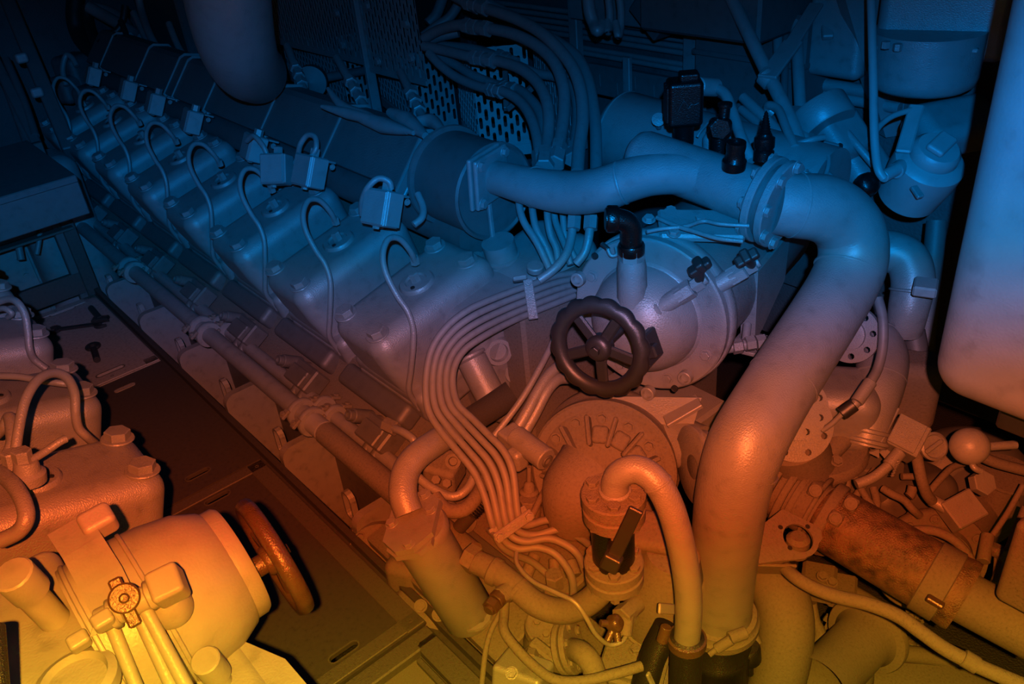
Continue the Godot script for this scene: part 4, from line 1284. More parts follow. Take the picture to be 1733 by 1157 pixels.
# ---------------------------------------------------------------- big charge air pipe
func charge_pipe() -> void:
	var o := th("charge_air_pipe", "huge smooth grey pipe curving from the drum over the cooler down to the floor", "pipe")
	# square flange at the drum
	var f := W(822, 298, 2.44)
	var dirp := Vector3(0.30, -0.06, 0.95).normalized()
	var mb := MB.new()
	var fb := frame(dirp)
	for q in [[0.0, 0.17], [0.018, 0.162]]:
		mb = MB.new()
		mb.rbox(f + dirp * q[0], fb, Vector3(q[1], 0.015, q[1] * 0.92), 0.007)
		pt("drum_flange", mb, M.paint, o)
	for s in [[-1, -1], [1, -1], [1, 1], [-1, 1]]:
		bolt(f + dirp * 0.026 + fb * Vector3(s[0] * 0.062, 0, s[1] * 0.056), dirp, 0.014, M.paint, o)
	mb = MB.new()
	mb.tube(pts([815, 296, 2.48, 846, 302, 2.42, 888, 313, 2.35, 930, 322, 2.3, 975, 326, 2.25, 1020, 320, 2.2, 1060, 306, 2.17, 1100, 296, 2.14, 1145, 293, 2.11, 1190, 300, 2.08]), [0.047, 0.048, 0.052, 0.056, 0.058, 0.058, 0.056, 0.053, 0.053, 0.053], 28)
	pt("swan_neck", mb, M.paint, o)
	for q in [[905, 316, 2.34, 940, 323, 2.29, 0.055], [1052, 309, 2.175, 1075, 302, 2.16, 0.0555]]:
		mb = MB.new()
		bead(mb, W(q[0], q[1], q[2]), W(q[3], q[4], q[5]) - W(q[0], q[1], q[2]), q[6])
		pt("weld_bead", mb, M.paint, o)
	mb = MB.new()
	var a := W(1085, 262, 2.2)
	var b := W(1298, 338, 2.0)
	mb.lathe(a, frame(b - a), [[0.0, -0.03], [0.04, -0.025], [0.058, -0.01], [0.065, 0.01], [0.068, a.distance_to(b)]], 36)
	pt("tee_barrel", mb, M.paint, o)
	# round flange pair
	var fd := (b - a).normalized()
	for q in [[-0.012, 0.104, 0.02], [0.024, 0.104, 0.02]]:
		mb = MB.new()
		disc(mb, b + fd * q[0], fd, q[1], q[2])
		pt("round_flange", mb, M.paint, o)
	mb = MB.new()
	disc(mb, b, fd, 0.088, 0.03)
	pt("gasket_ring", mb, M.paint_dark, o)
	var ff := frame(fd)
	for i in 8:
		var an := TAU * (i + 0.3) / 8
		var p := b + ff * Vector3(cos(an) * 0.092, 0.044, sin(an) * 0.092)
		bolt(p, fd, 0.0135, M.paint, o)
		bolt(b + ff * Vector3(cos(an) * 0.092, -0.012, sin(an) * 0.092), -fd, 0.0135, M.paint, o)
	mb = MB.new()
	mb.tube(pts([1312, 343, 1.99, 1350, 348, 1.99, 1388, 352, 2.0, 1418, 366, 2.02, 1440, 396, 2.04, 1443, 440, 2.05, 1425, 485, 2.04, 1395, 535, 2.0, 1350, 605, 1.95, 1303, 680, 1.9, 1262, 755, 1.86, 1240, 830, 1.9, 1230, 900, 1.97, 1222, 970, 2.06, 1216, 1050, 2.16]), [0.072, 0.076, 0.079, 0.080, 0.081, 0.0815, 0.0815, 0.081, 0.081, 0.082, 0.084, 0.082, 0.08, 0.08, 0.08], 40)
	pt("main_bend", mb, M.paint, o)
	for q in [[1345, 347, 1.99, 1365, 350, 1.995, 0.0755], [1436, 458, 2.05, 1430, 476, 2.045, 0.0815], [1325, 645, 1.925, 1318, 656, 1.918, 0.0815], [1252, 790, 1.88, 1247, 805, 1.885, 0.0835]]:
		mb = MB.new()
		bead(mb, W(q[0], q[1], q[2]), W(q[3], q[4], q[5]) - W(q[0], q[1], q[2]), q[6], 0.005)
		pt("weld_bead", mb, M.paint, o)
	mb = MB.new()
	mb.tube(pts([1165, 1010, 2.06, 1185, 970, 2.02, 1215, 928, 2.0]), 0.032, 22)
	pt("branch_stub", mb, M.paint, o)
	mb = MB.new()
	var lo := W(1217, 1045, 2.155)
	var la := frame(lo - W(1222, 970, 2.06))
	mb.lathe(lo - la.y * 0.03, la, [[0.08, 0.0], [0.092, 0.004], [0.094, 0.02], [0.1, 0.026], [0.1, 0.045], [0.094, 0.05], [0.08, 0.052]], 40)
	pt("clamp_collar", mb, M.paint_dusty, o)
	# rubber boot and its bolt clip
	var n := th("rubber_boot", "wide black rubber boot below the collar of the huge pipe", "hose")
	mb = MB.new()
	mb.lathe(lo + la.y * 0.02, la, [[0.085, 0.0], [0.088, 0.02], [0.086, 0.08], [0.09, 0.085], [0.09, 0.11], [0.086, 0.115], [0.086, 0.32], [0.0, 0.32]], 36)
	pt("boot", mb, M.black_rubber, n)
	mb = MB.new()
	rod(mb, W(1212, 1098, 2.05), W(1238, 1082, 2.04), 0.013)
	rod(mb, W(1200, 1108, 2.05), W(1214, 1097, 2.05), 0.007)
	rod(mb, W(1234, 1080, 2.05), W(1262, 1070, 2.06), 0.016)
	pt("clip_bolt", mb, M.paint_dusty, n, "dusty clip bolt")

# ---------------------------------------------------------------- bell housing
func bell_housing() -> void:
	var o := th("bell_housing", "large ribbed bell-shaped gear housing below the black handwheel", "gear housing")
	var c := W(1018, 800, 2.12)
	var axis := Vector3(-0.78, 0.34, 0.52).normalized()
	var ax := frame(axis)
	var R := 0.185
	var mb := MB.new()
	mb.lathe(c - axis * 0.14, ax, [[0.0, 0.0], [R, 0.0], [R + 0.004, 0.01], [R + 0.004, 0.05], [R - 0.005, 0.06], [R - 0.005, 0.1], [R, 0.105], [R, 0.125], [R - 0.006, 0.13], [R - 0.026, 0.128], [R - 0.032, 0.134], [R - 0.055, 0.142], [R - 0.085, 0.17], [R - 0.115, 0.187], [0.0, 0.195]], 56)
	pt("casing", mb, M.paint_dusty, o)
	var upv := (Vector3.UP - axis * axis.y).normalized()
	var sdv := upv.cross(axis).normalized()
	for k in 8:
		var a := -1.7 + 0.48 * k
		var d := upv * cos(a) + sdv * sin(a)
		var sl := Basis(d, axis, d.cross(axis)) * Basis(Vector3(0, 0, 1), -0.55)
		mb = MB.new()
		mb.box(c + d * R * 0.64 + axis * 0.022, sl, Vector3(R * 0.42, 0.034, 0.012), 0.004)
		pt("rib", mb, M.paint_dusty, o)
		var e := upv * cos(a + 0.24) + sdv * sin(a + 0.24)
		bolt(c + e * R * 0.77 + axis * 0.0, axis, 0.0115, M.paint_dusty, o)
		if k > 2:
			mb = MB.new()
			mb.rbox(c + e * R * 0.58 + axis * 0.022, Basis(e, axis, e.cross(axis)) * Basis(Vector3(0, 0, 1), -0.5), Vector3(R * 0.24, 0.028, R * 0.22), 0.01)
			pt("web_pad", mb, M.paint_dusty, o)
	mb = MB.new()
	mb.tube(pts([1005, 800, 2.0, 978, 835, 1.99, 968, 880, 2.05]), [0.098, 0.088, 0.06], 24)
	pt("snout", mb, M.paint_dusty, o)
	# angle bracket under the cooler flange
	mb = MB.new()
	mb.box(W(1155, 695, 2.1), Basis(Vector3.UP, -0.6) * Basis(Vector3(0, 0, 1), 0.5), Vector3(0.1, 0.012, 0.05), 0.002)
	mb.prism(PackedVector2Array([Vector2(-0.13, 0.03), Vector2(0.10, 0.03), Vector2(0.08, -0.045), Vector2(-0.05, -0.04)]), Transform3D(frame(Vector3(-0.7, 0.3, 0.6)) * Basis(Vector3(1, 0, 0), -PI / 2), W(1118, 690, 2.12)), 0.01)
	pt("angle_bracket", mb, M.paint, o)
	var p := th("transfer_pipe", "short fat pipe between the gear housing and the huge pipe", "pipe")
	mb = MB.new()
	mb.tube(pts([1070, 700, 2.28, 1120, 732, 2.2, 1180, 762, 2.12]), 0.066, 26)
	pt("tube", mb, M.paint, p)
	for q in [[1172, 790, 2.02], [1190, 800, 1.99]]:
		mb = MB.new()
		var pc := W(q[0], q[1], q[2])
		mb.lathe(pc, frame(Vector3(0.9, -0.1, 0.45)), [[0.03, 0.0], [0.095, 0.0], [0.1, 0.004], [0.1, 0.016], [0.095, 0.02], [0.03, 0.02]], 40)
		pt("joint_flange", mb, M.paint, p)
	# engine end wall behind
	mb = MB.new()
	mb.box(Vector3(1.7, 0.2, -1.62), Basis.IDENTITY, Vector3(0.9, 0.9, 0.1), 0.01)
	solo("end_plate", "flat grey end plate of the engine behind the gear housing", "end plate", mb, M.paint_dusty)
	mb = MB.new()
	mb.box(Vector3(1.47, 0.33, -1.3), Basis.IDENTITY, Vector3(0.26, 0.08, 0.34), 0.01)
	solo("cooler_bracket", "grey bracket shelf carrying the domed cooler", "bracket", mb, M.paint)

# ---------------------------------------------------------------- flanged valve with black lever
func valve_unit() -> void:
	var o := th("lever_valve", "upright flanged ball valve with black lever and bolted discs", "valve")
	var top := W(1038, 832, 1.66)
	var D := Vector3.DOWN
	var prof := [0.0, 0.03, 0.034, 0.062]
	for k in 2:
		var mb := MB.new()
		disc(mb, top + D * ([0.028, 0.066][k]), Vector3.UP, [0.064, 0.0625][k], [0.028, 0.03][k])
		pt("upper_flange", mb, M.paint_dusty, o)
	var low := WY(1035, 950, top.y - 0.19)
	low = top + D * 0.185 + Vector3(-0.006, 0, 0)
	for k in 2:
		var mb := MB.new()
		disc(mb, low + D * ([0.026, 0.056][k]), Vector3.UP, [0.062, 0.0615][k], 0.025)
		pt("lower_flange", mb, M.paint_dusty, o)
	var mb := MB.new()
	mb.lathe(low + D * 0.002, Basis.IDENTITY, [[0.0, 0.0], [0.042, 0.0], [0.044, 0.01], [0.044, 0.1], [0.042, 0.125], [0.0, 0.125]], 32)
	pt("ball_body", mb, M.black_gloss, o, "glossy black ball body")
	for i in 6:
		var a := TAU * (i + 0.25) / 6
		bolt(top + Vector3(cos(a) * 0.047, 0, sin(a) * 0.047), Vector3.UP, 0.0132, M.paint_dusty, o)
		nut(top + D * 0.078 + Vector3(cos(a) * 0.047, 0, sin(a) * 0.047), Vector3.UP, 0.0105, M.paint_dusty, o, 0.8)
		bolt(low + Vector3(cos(a) * 0.047, 0, sin(a) * 0.047), Vector3.UP, 0.0132, M.paint_dusty, o)
		nut(low + D * 0.07 + Vector3(cos(a) * 0.047, 0, sin(a) * 0.047), Vector3.UP, 0.0105, M.paint_dusty, o, 0.8)
	var a := W(1036, 948, 1.60)
	var b := W(1074, 868, 1.54)
	var up := (b - a).normalized()
	var face := (CAM - a).normalized()
	mb = MB.new()
	mb.box((a + b) / 2, Basis(up.cross(face).normalized(), up, up.cross(face).normalized().cross(up)), Vector3(0.027, a.distance_to(b) + 0.02, 0.009), 0.002)
	mb.rbox(a - up * 0.004 + face * 0.004, Basis(up.cross(face).normalized(), up, up.cross(face).normalized().cross(up)), Vector3(0.036, 0.035, 0.024), 0.005)
	rod(mb, a, low.lerp(top, 0.4), 0.012)
	pt("lever", mb, M.black_iron, o, "black flat lever")
	# bent pipe that leaves the top
	var p := th("bent_outlet_pipe", "smooth bent pipe rising from the lever valve and dropping into black hose", "pipe")
	mb = MB.new()
	mb.tube(pts([1040, 835, 1.66, 1043, 812, 1.645, 1058, 797, 1.63, 1082, 795, 1.62, 1108, 812, 1.61, 1130, 848, 1.615, 1146, 895, 1.63, 1158, 950, 1.66, 1165, 1005, 1.70, 1165, 1050, 1.74, 1162, 1085, 1.78]), 0.0275, 26)
	pt("tube", mb, M.paint, p)
	mb = MB.new()
	bead(mb, W(1113, 818, 1.61), W(1120, 830, 1.612) - W(1113, 818, 1.61), 0.0275, 0.004)
	pt("weld_bead", mb, M.paint, p)
	mb = MB.new()
	bead(mb, W(1041, 830, 1.655), Vector3.UP, 0.030, 0.005)
	pt("weld_bead", mb, M.paint, p)
	var h := th("black_hose", "black rubber hose clamped round the foot of the bent outlet pipe", "hose")
	var e := W(1163, 1075, 1.77)
	var d := (W(1158, 1180, 1.86) - e).normalized()
	mb = MB.new()
	mb.lathe(e, frame(d), [[0.029, 0.0], [0.036, 0.004], [0.037, 0.012], [0.0345, 0.03], [0.0345, 0.3], [0.0, 0.3]], 30)
	pt("hose_body", mb, M.black_rubber, h)
	mb = MB.new()
	mb.lathe(e + d * 0.004, frame(d), [[0.036, 0.0], [0.041, 0.002], [0.041, 0.02], [0.036, 0.022]], 30)
	rod(mb, W(1120, 1085, 1.75), W(1128, 1060, 1.74), 0.012)
	pt("hose_clip", mb, M.brown_iron, h, "rusty hose clip")
	mb = MB.new()
	mb.rbox(W(1128, 1030, 1.76), frame(Vector3(0.3, 0.4, 1)) * Basis(Vector3(0, 1, 0), 0.8), Vector3(0.022, 0.008, 0.062), 0.004)
	pt("clip_lug", mb, M.paint, h)
	var g2 := th("black_hose", "leaning black hose beside the clamped one at the frame bottom", "hose")
	mb = MB.new()
	mb.tube(pts([1130, 1060, 1.85, 1105, 1110, 1.87, 1088, 1170, 1.9]), 0.03, 20)
	pt("hose_body", mb, M.black_rubber, g2)
	mb = MB.new()
	mb.rbox(W(1101, 1150, 1.82), frame(Vector3(0.3, 0.4, 1)), Vector3(0.014, 0.008, 0.04), 0.004)
	pt("clip_lug", mb, M.paint, g2)

# ---------------------------------------------------------------- pipes low in the middle
func low_middle() -> void:
	var o := th("header_pipe", "dusty header pipe sagging under the lever valve with a side branch", "pipe")
	var mb := MB.new()
	mb.tube(pts([800, 948, 2.02, 838, 966, 1.99, 872, 992, 1.96, 908, 1022, 1.93, 950, 1034, 1.9, 990, 1022, 1.86, 1022, 992, 1.82, 1034, 960, 1.8]), 0.029, 24)
	pt("tube", mb, M.paint_dusty, o)
	for q in [[830, 963, 1.995, 845, 971, 1.987], [872, 994, 1.96, 880, 1002, 1.955]]:
		mb = MB.new()
		rod(mb, W(q[0], q[1], q[2]), W(q[3], q[4], q[5]), 0.034, 24)
		pt("coupling", mb, M.paint_dusty, o)
	mb = MB.new()
	rod(mb, W(868, 992, 1.96), W(845, 1010, 1.93), 0.021, 20)
	pt("branch", mb, M.paint_dusty, o)
	nut(W(806, 950, 2.015), W(800, 946, 2.02) - W(815, 955, 2.01), 0.034, M.paint_dusty, o, 0.6)
	o = th("dark_cock", "small dark brown cock at the end of the header pipe branch", "valve")
	mb = MB.new()
	rod(mb, W(852, 1004, 1.94), W(838, 1018, 1.92), 0.021, 8)
	rod(mb, W(838, 1018, 1.92), W(826, 1034, 1.9), 0.013, 14)
	pt("body", mb, M.brown_iron, o)
	nut(W(836, 1020, 1.918), W(826, 1034, 1.9) - W(838, 1018, 1.92), 0.02, M.brown_iron, o, 0.6)
	# round pump head below
	o = th("round_pump", "dusty round-headed pump with bolted cap under the header pipe", "pump")
	var c := W(927, 1056, 2.02)
	var ax := frame(Vector3(-0.12, 1, 0.25))
	mb = MB.new()
	mb.lathe(c - ax.y * 0.05, ax, [[0.05, 0.0], [0.056, 0.02], [0.056, 0.034], [0.054, 0.038], [0.054, 0.05], [0.05, 0.054], [0.044, 0.05], [0.0, 0.05]], 36)
	pt("cap", mb, M.paint_dusty, o)
	mb = MB.new()
	mb.lathe(c - ax.y * 0.2, ax, [[0.06, 0.0], [0.06, 0.1], [0.045, 0.15]], 30)
	pt("barrel", mb, M.paint_dusty, o)
	for k in 4:
		var a := TAU * (k + 0.3) / 4
		bolt(c + ax * Vector3(cos(a) * 0.026, 0.0, sin(a) * 0.026), ax.y, 0.0085, M.paint_dusty, o)
	for q in [[905, 1088, 1.98, 935, 1112, 1.95, 0.02], [895, 1102, 1.99, 925, 1128, 1.96, 0.02]]:
		mb = MB.new()
		mb.box(W(q[0], q[1], q[2]).lerp(W(q[3], q[4], q[5]), 0.5), frame(W(q[3], q[4], q[5]) - W(q[0], q[1], q[2])), Vector3(0.03, 0.075, 0.018), 0.006)
		pt("side_lug", mb, M.paint_dusty, o)
	nut(W(900, 1105, 1.96), Vector3(-0.7, 0.3, 0.6), 0.017, M.paint_dusty, o)
	# flange with bent pipe next to it
	o = th("flanged_bend", "small bolted flange with a bent pipe beside the round pump", "pipe flange")
	var f := W(962, 1095, 1.97)
	var fa := Vector3(0.55, 0.35, 0.75).normalized()
	mb = MB.new()
	disc(mb, f, fa, 0.062, 0.014)
	disc(mb, f - fa * 0.018, fa, 0.062, 0.014)
	pt("flange_pair", mb, M.paint_dusty, o)
	for k in 6:
		var a := TAU * k / 6
		bolt(f + fa * 0.014 + frame(fa) * Vector3(cos(a) * 0.046, 0, sin(a) * 0.046), fa, 0.0095, M.paint_dusty, o)
	mb = MB.new()
	mb.tube(pts([966, 1098, 1.96, 985, 1105, 1.9, 1003, 1128, 1.88, 1012, 1170, 1.9]), 0.026, 20)
	pt("tube", mb, M.paint_dusty, o)
	# long thin lines
	pipe("drain_line", "long thin drain line bending below the round pump toward the black hose", "pipe", [855, 1010, 2.0, 853, 1040, 1.97, 853, 1066, 1.93, 870, 1092, 1.9, 905, 1128, 1.86, 940, 1150, 1.83, 985, 1152, 1.82, 1040, 1140, 1.82, 1085, 1127, 1.84], 0.0115, M.paint_dusty)
	pipe("sense_line", "thin grey sense line looping over the header pipe to the small tee cock", "pipe", [874, 935, 1.96, 876, 955, 1.93, 900, 982, 1.88, 940, 1002, 1.83, 972, 1018, 1.80, 992, 1045, 1.80, 1008, 1072, 1.82, 1030, 1090, 1.85, 1052, 1086, 1.86, 1062, 1070, 1.88], 0.0052, M.paint)
	pipe("sense_line", "pair of thin lines running down beside the bed by the canister foot", "pipe", [848, 1035, 2.1, 832, 1065, 2.08, 822, 1100, 2.06, 815, 1160, 2.04], 0.007, M.paint_dusty)
	# tee cock with dark handle
	o = th("tee_cock", "small cock with dark three-arm handle below the bolted valve flanges", "valve")
	mb = MB.new()
	rod(mb, W(1080, 1018, 1.93), W(1052, 1045, 1.88), 0.022, 20)
	rod(mb, W(1062, 1040, 1.88), W(1058, 1075, 1.87), 0.015, 14)
	pt("body", mb, M.paint_dusty, o)
	nut(W(1064, 1034, 1.9), W(1052, 1045, 1.88) - W(1080, 1018, 1.93), 0.026, M.paint_dusty, o, 0.8)
	mb = MB.new()
	mb.rbox(W(1040, 1055, 1.83), frame(Vector3(0.4, 0.5, 0.7)), Vector3(0.035, 0.035, 0.035), 0.012)
	rod(mb, W(1040, 1055, 1.83), W(1016, 1054, 1.82), 0.008)
	rod(mb, W(1040, 1058, 1.83), W(1028, 1085, 1.82), 0.0085)
	rod(mb, W(1042, 1060, 1.83), W(1046, 1086, 1.82), 0.0085)
	pt("handle", mb, M.brown_iron, o, "dark three-arm handle")
	# grey pump body below the lever valve
	o = th("transfer_pump", "rounded dusty pump body with square bolted foot right of the tee cock", "pump")
	mb = MB.new()
	mb.lathe(W(1105, 1060, 2.05), frame(Vector3(0.1, 1, 0.15)), [[0.075, -0.05], [0.075, 0.0], [0.083, 0.004], [0.083, 0.016], [0.078, 0.02], [0.085, 0.08], [0.08, 0.2], [0.06, 0.26], [0.0, 0.27]], 32)
	pt("bowl", mb, M.paint_dusty, o)
	mb = MB.new()
	mb.box(W(1078, 1105, 1.98), Basis(Vector3.UP, 0.5), Vector3(0.15, 0.02, 0.15), 0.005)
	mb.box(W(1080, 1118, 1.99), Basis(Vector3.UP, 0.5), Vector3(0.16, 0.03, 0.16), 0.006)
	pt("foot", mb, M.paint_dusty, o)
	bolt(W(1076, 1100, 1.96), Vector3.UP, 0.0125, M.paint_dusty, o)
	mb = MB.new()
	mb.rbox(W(1112, 935, 2.0), Basis(Vector3.UP, 0.5) * Basis(Vector3(0, 0, 1), 0.3), Vector3(0.1, 0.24, 0.1), 0.02)
	pt("side_casting", mb, M.paint_dusty, o)
	# hex capped unions among the lines
	o = th("hex_union", "hex pipe union standing among the curved line tails", "pipe union")
	mb = MB.new()
	rod(mb, W(940, 1000, 2.06), W(938, 945, 2.08), 0.014)
	pt("pipe", mb, M.paint_dusty, o)
	nut(W(939, 992, 2.05), Vector3(0, 1, 0), 0.023, M.paint_dusty, o, 1.2)
	mb = MB.new()
	rod(mb, W(963, 950, 2.08), W(972, 975, 2.06), 0.02, 8)
	solo("hex_plug", "hex plug half hidden behind the curved line tails", "plug", mb, M.paint_dusty)
	pipe("short_pipe", "short pipe slanting below the lower clamp of the five lines", "pipe", [905, 940, 2.12, 892, 970, 2.1, 880, 1000, 2.1], 0.016, M.paint_dusty)
	o = th("needle_valve", "small needle valve with upright stem right of the lower pipe clamp", "valve")
	mb = MB.new()
	mb.lathe(W(895, 845, 2.12), frame(Vector3(0.12, 1, 0.0)), [[0.0, -0.06], [0.03, -0.06], [0.033, -0.02], [0.024, 0.0], [0.024, 0.025], [0.016, 0.03], [0.012, 0.05], [0.006, 0.055], [0.006, 0.10], [0.0, 0.1]], 20)
	pt("body", mb, M.paint_dusty, o)
	nut(W(894, 860, 2.1), Vector3(0.1, 1, 0), 0.025, M.paint_dusty, o, 0.8)
	pipe("short_pipe", "thin straight pipe slanting behind the lower pipe clamp", "pipe", [926, 822, 2.1, 912, 848, 2.06, 898, 878, 2.03], 0.008, M.paint_dusty)
	# casting beside the walkway corner
	o = th("gear_cover", "round ribbed cover half hidden by the walkway edge left of the canister", "cover")
	var gc := W(640, 938, 2.55)
	var ga := Vector3(-0.35, 0.3, 0.9).normalized()
	mb = MB.new()
	mb.lathe(gc - ga * 0.1, frame(ga), [[0.0, 0.0], [0.085, 0.0], [0.088, 0.03], [0.083, 0.034], [0.083, 0.05], [0.087, 0.054], [0.087, 0.075], [0.07, 0.08], [0.03, 0.09], [0.0, 0.09]], 36)
	pt("shell", mb, M.paint_dusty, o)
	for k in 6:
		var a := TAU * k / 6
		bolt(gc - ga * 0.02 + frame(ga) * Vector3(cos(a) * 0.075, 0, sin(a) * 0.075), ga, 0.012, M.paint_dusty, o)
	o = th("low_casting", "lumpy dusty pump foot beside the canister foot below the plates", "casting")
	mb = MB.new()
	mb.rbox(W(730, 1030, 2.35), Basis(Vector3.UP, 0.5), Vector3(0.18, 0.1, 0.22), 0.04)
	mb.rbox(W(690, 975, 2.4), Basis(Vector3.UP, 0.5), Vector3(0.1, 0.16, 0.1), 0.03)
	pt("body", mb, M.paint_dusty, o)
	for q in [[712, 1025], [742, 1040]]: bolt(W(q[0], q[1], 2.24), Vector3(-0.3, 0.8, 0.5), 0.014, M.paint_dusty, o)
	mb = MB.new()
	mb.box(Vector3(0.93, -0.24, -0.9), Basis.IDENTITY, Vector3(0.42, 0.03, 1.3), 0.004)
	solo("bilge_tray", "dusty sheet tray under the low pipes beyond the walkway edge", "tray", mb, M.paint_dusty)
	o = th("junction_casting", "small lumpy junction casting at the bottom edge beside the grained plate", "box")
	mb = MB.new()
	mb.rbox(W(885, 1140, 1.92), Basis(Vector3.UP, 0.4) * Basis(Vector3(0, 0, 1), -0.3), Vector3(0.09, 0.06, 0.12), 0.012)
	pt("body", mb, M.paint, o)
	bolt(W(866, 1139, 1.88), Vector3(-0.3, 0.9, 0.2), 0.012, M.paint, o)

# ---------------------------------------------------------------- lower right
func right_low() -> void:
	pipe("down_bend", "fat grey bend dropping right of the huge pipe foot", "pipe", [1262, 960, 2.42, 1290, 972, 2.36, 1318, 1000, 2.3, 1330, 1050, 2.28, 1325, 1110, 2.3, 1305, 1190, 2.36], 0.074, M.paint_dusty, "", 30)
	# wrapped exhaust pipe
	var o := th("lagged_exhaust_pipe", "thick rust-stained lagged exhaust pipe slanting at lower right", "pipe")
	var a := W(1395, 872, 2.3)
	var b := W(1632, 1010, 2.12)
	var mb := MB.new()
	mb.lathe(a, frame(b - a), [[0.07, -0.02], [0.088, 0.0], [0.091, 0.05], [0.092, a.distance_to(b) * 0.5], [0.092, a.distance_to(b) - 0.05], [0.096, a.distance_to(b) - 0.01], [0.094, a.distance_to(b)], [0.07, a.distance_to(b) - 0.004]], 40)
	pt("lagging", mb, M.rust_wrap, o, "rust-stained cloth lagging")
	var d := (b - a).normalized()
	mb = MB.new()
	mb.lathe(b - d * 0.1, frame(d), [[0.093, 0.0], [0.098, 0.003], [0.098, 0.06], [0.093, 0.063]], 40)
	pt("tin_band", mb, M.paint_dusty, o)
	mb = MB.new()
	mb.box(W(1583, 1018, 2.02), frame(d), Vector3(0.02, 0.04, 0.014), 0.003)
	pt("buckle", mb, M.brown_iron, o)
	for q in [[[1520, 930, 2.1], 0.045], [[1478, 890, 2.14], 0.04]]:
		mb = MB.new()
		mb.lathe(a.lerp(b, 0.5 if q[1] > 0.042 else 0.28) + Vector3(0, 0, 0), frame(d), [[0.0915, -q[1]], [0.0955, -q[1] * 0.8], [0.0955, q[1] * 0.8], [0.0915, q[1]]], 20, 1.5, 0.6)
		pt("patch", mb, M.lagging if q[1] > 0.042 else M.rust_wrap, o)
	mb = MB.new()
	mb.tube(pts([1620, 1004, 2.13, 1680, 1036, 2.1, 1760, 1078, 2.05]), 0.066, 30)
	pt("bare_pipe", mb, M.paint_dusty, o, "smooth bare pipe end")
	for q in [[1392, 870, 2.31, 0.1, 0.03], [1375, 860, 2.33, 0.1, 0.012], [1345, 843, 2.36, 0.088, 0.02], [1330, 834, 2.38, 0.1, 0.02], [1312, 824, 2.4, 0.105, 0.014]]:
		mb = MB.new()
		disc(mb, W(q[0], q[1], q[2]), d, q[3], q[4], 0.05)
		pt("coupling_ring", mb, M.paint_dusty, o)
	mb = MB.new()
	rod(mb, W(1300, 815, 2.42), a, 0.08, 30)
	pt("coupling_sleeve", mb, M.paint_dusty, o)
	for q in [[1414, 877, 2.2], [1440, 852, 2.2], [1380, 830, 2.25]]:
		mb = MB.new()
		mb.rbox(W(q[0], q[1], q[2]), frame(d), Vector3(0.03, 0.035, 0.03), 0.006)
		pt("clamp_lug", mb, M.paint_dusty, o)
		bolt(W(q[0], q[1], q[2] - 0.02), CAM - W(q[0], q[1], q[2]), 0.013, M.paint_dusty, o)
	# plate with hole
	o = th("bracket_plate", "flat six-sided steel plate with a round hole beside the huge pipe", "bracket")
	var c := W(1337, 912, 2.08)
	var nrm := Vector3(-0.12, 0.92, 0.36).normalized()
	var px := (W(1385, 905, 2.08) - W(1285, 905, 2.08))
	px = (px - nrm * px.dot(nrm)).normalized()
	var py := nrm.cross(px)
	var poly := PackedVector2Array()
	for q in [[1323, 862], [1388, 894], [1391, 913], [1362, 946], [1308, 951], [1262, 958], [1268, 925], [1285, 892]]:
		var r := ray(q[0], q[1])
		var hit := CAM + r * ((c - CAM).dot(nrm) / r.dot(nrm))
		poly.append(Vector2((hit - c).dot(px), (hit - c).dot(py)))
	var spot := func(u: float, v: float) -> Vector2:
		var r := ray(u, v)
		var hit := CAM + r * ((c - CAM).dot(nrm) / r.dot(nrm))
		return Vector2((hit - c).dot(px), (hit - c).dot(py))
	var hc: Vector2 = spot.call(1350.0, 911.0)
	mb = MB.new()
	var prv := []
	for k in 65:
		var dr := Vector2.from_angle(TAU * k / 64)
		var reach := 0.05
		for e in poly.size():
			var x = Geometry2D.segment_intersects_segment(hc, hc + dr, poly[e], poly[(e + 1) % poly.size()])
			if x != null: reach = maxf(reach, hc.distance_to(x))
		var row := []
		for q in [[0.037, 0.004], [reach, 0.004], [reach, -0.004], [0.037, -0.004]]:
			var w2: Vector2 = hc + dr * q[0]
			row.append(c + px * w2.x + py * w2.y + nrm * q[1])
		if k > 0:
			var out := px * dr.x + py * dr.y
			mb.quad(prv[0], prv[1], row[1], row[0], nrm)
			mb.quad(prv[1], prv[2], row[2], row[1], out)
			mb.quad(prv[2], prv[3], row[3], row[2], -nrm)
			mb.quad(prv[3], prv[0], row[0], row[3], -out)
		prv = row
	pt("plate", mb, M.paint_dusty, o)
	for q in [[1320, 893], [1366, 892], [1336, 928]]:
		var w2: Vector2 = spot.call(float(q[0]), float(q[1]))
		mb = MB.new()
		disc(mb, c + px * w2.x + py * w2.y + nrm * 0.0035, nrm, 0.006, 0.0015, 0.0, 0.0005)
		pt("screw_hole", mb, M.steel_hole, o)
	mb = MB.new()
	mb.box(W(1300, 962, 2.1), Basis(px, nrm, px.cross(nrm)), Vector3(0.13, 0.05, 0.008), 0.002)
	pt("folded_edge", mb, M.paint_dusty, o)
	mb = MB.new()
	mb.lathe(W(1348, 935, 2.2), Basis(Vector3.UP, 0.3), [[0.0, 0.0], [0.03, 0.0], [0.03, 0.05], [0.02, 0.06], [0.0, 0.06]], 16)
	solo("hex_stud", "stud cap seen through the hole of the bracket plate", "cap", mb, M.paint_dusty)
	# long yellow-lit hose
	o = th("ribbed_hose", "long smooth hose sweeping across the lower right below the lagged pipe", "hose")
	mb = MB.new()
	mb.tube(pts([1330, 962, 2.1, 1348, 978, 2.06, 1380, 996, 2.03, 1420, 1010, 2.0, 1470, 1022, 1.96, 1520, 1042, 1.93, 1560, 1070, 1.9, 1600, 1098, 1.87, 1650, 1124, 1.84, 1700, 1146, 1.81, 1750, 1166, 1.79]), 0.0165, 18)
	pt("tube", mb, M.paint_dusty, o)
	mb = MB.new()
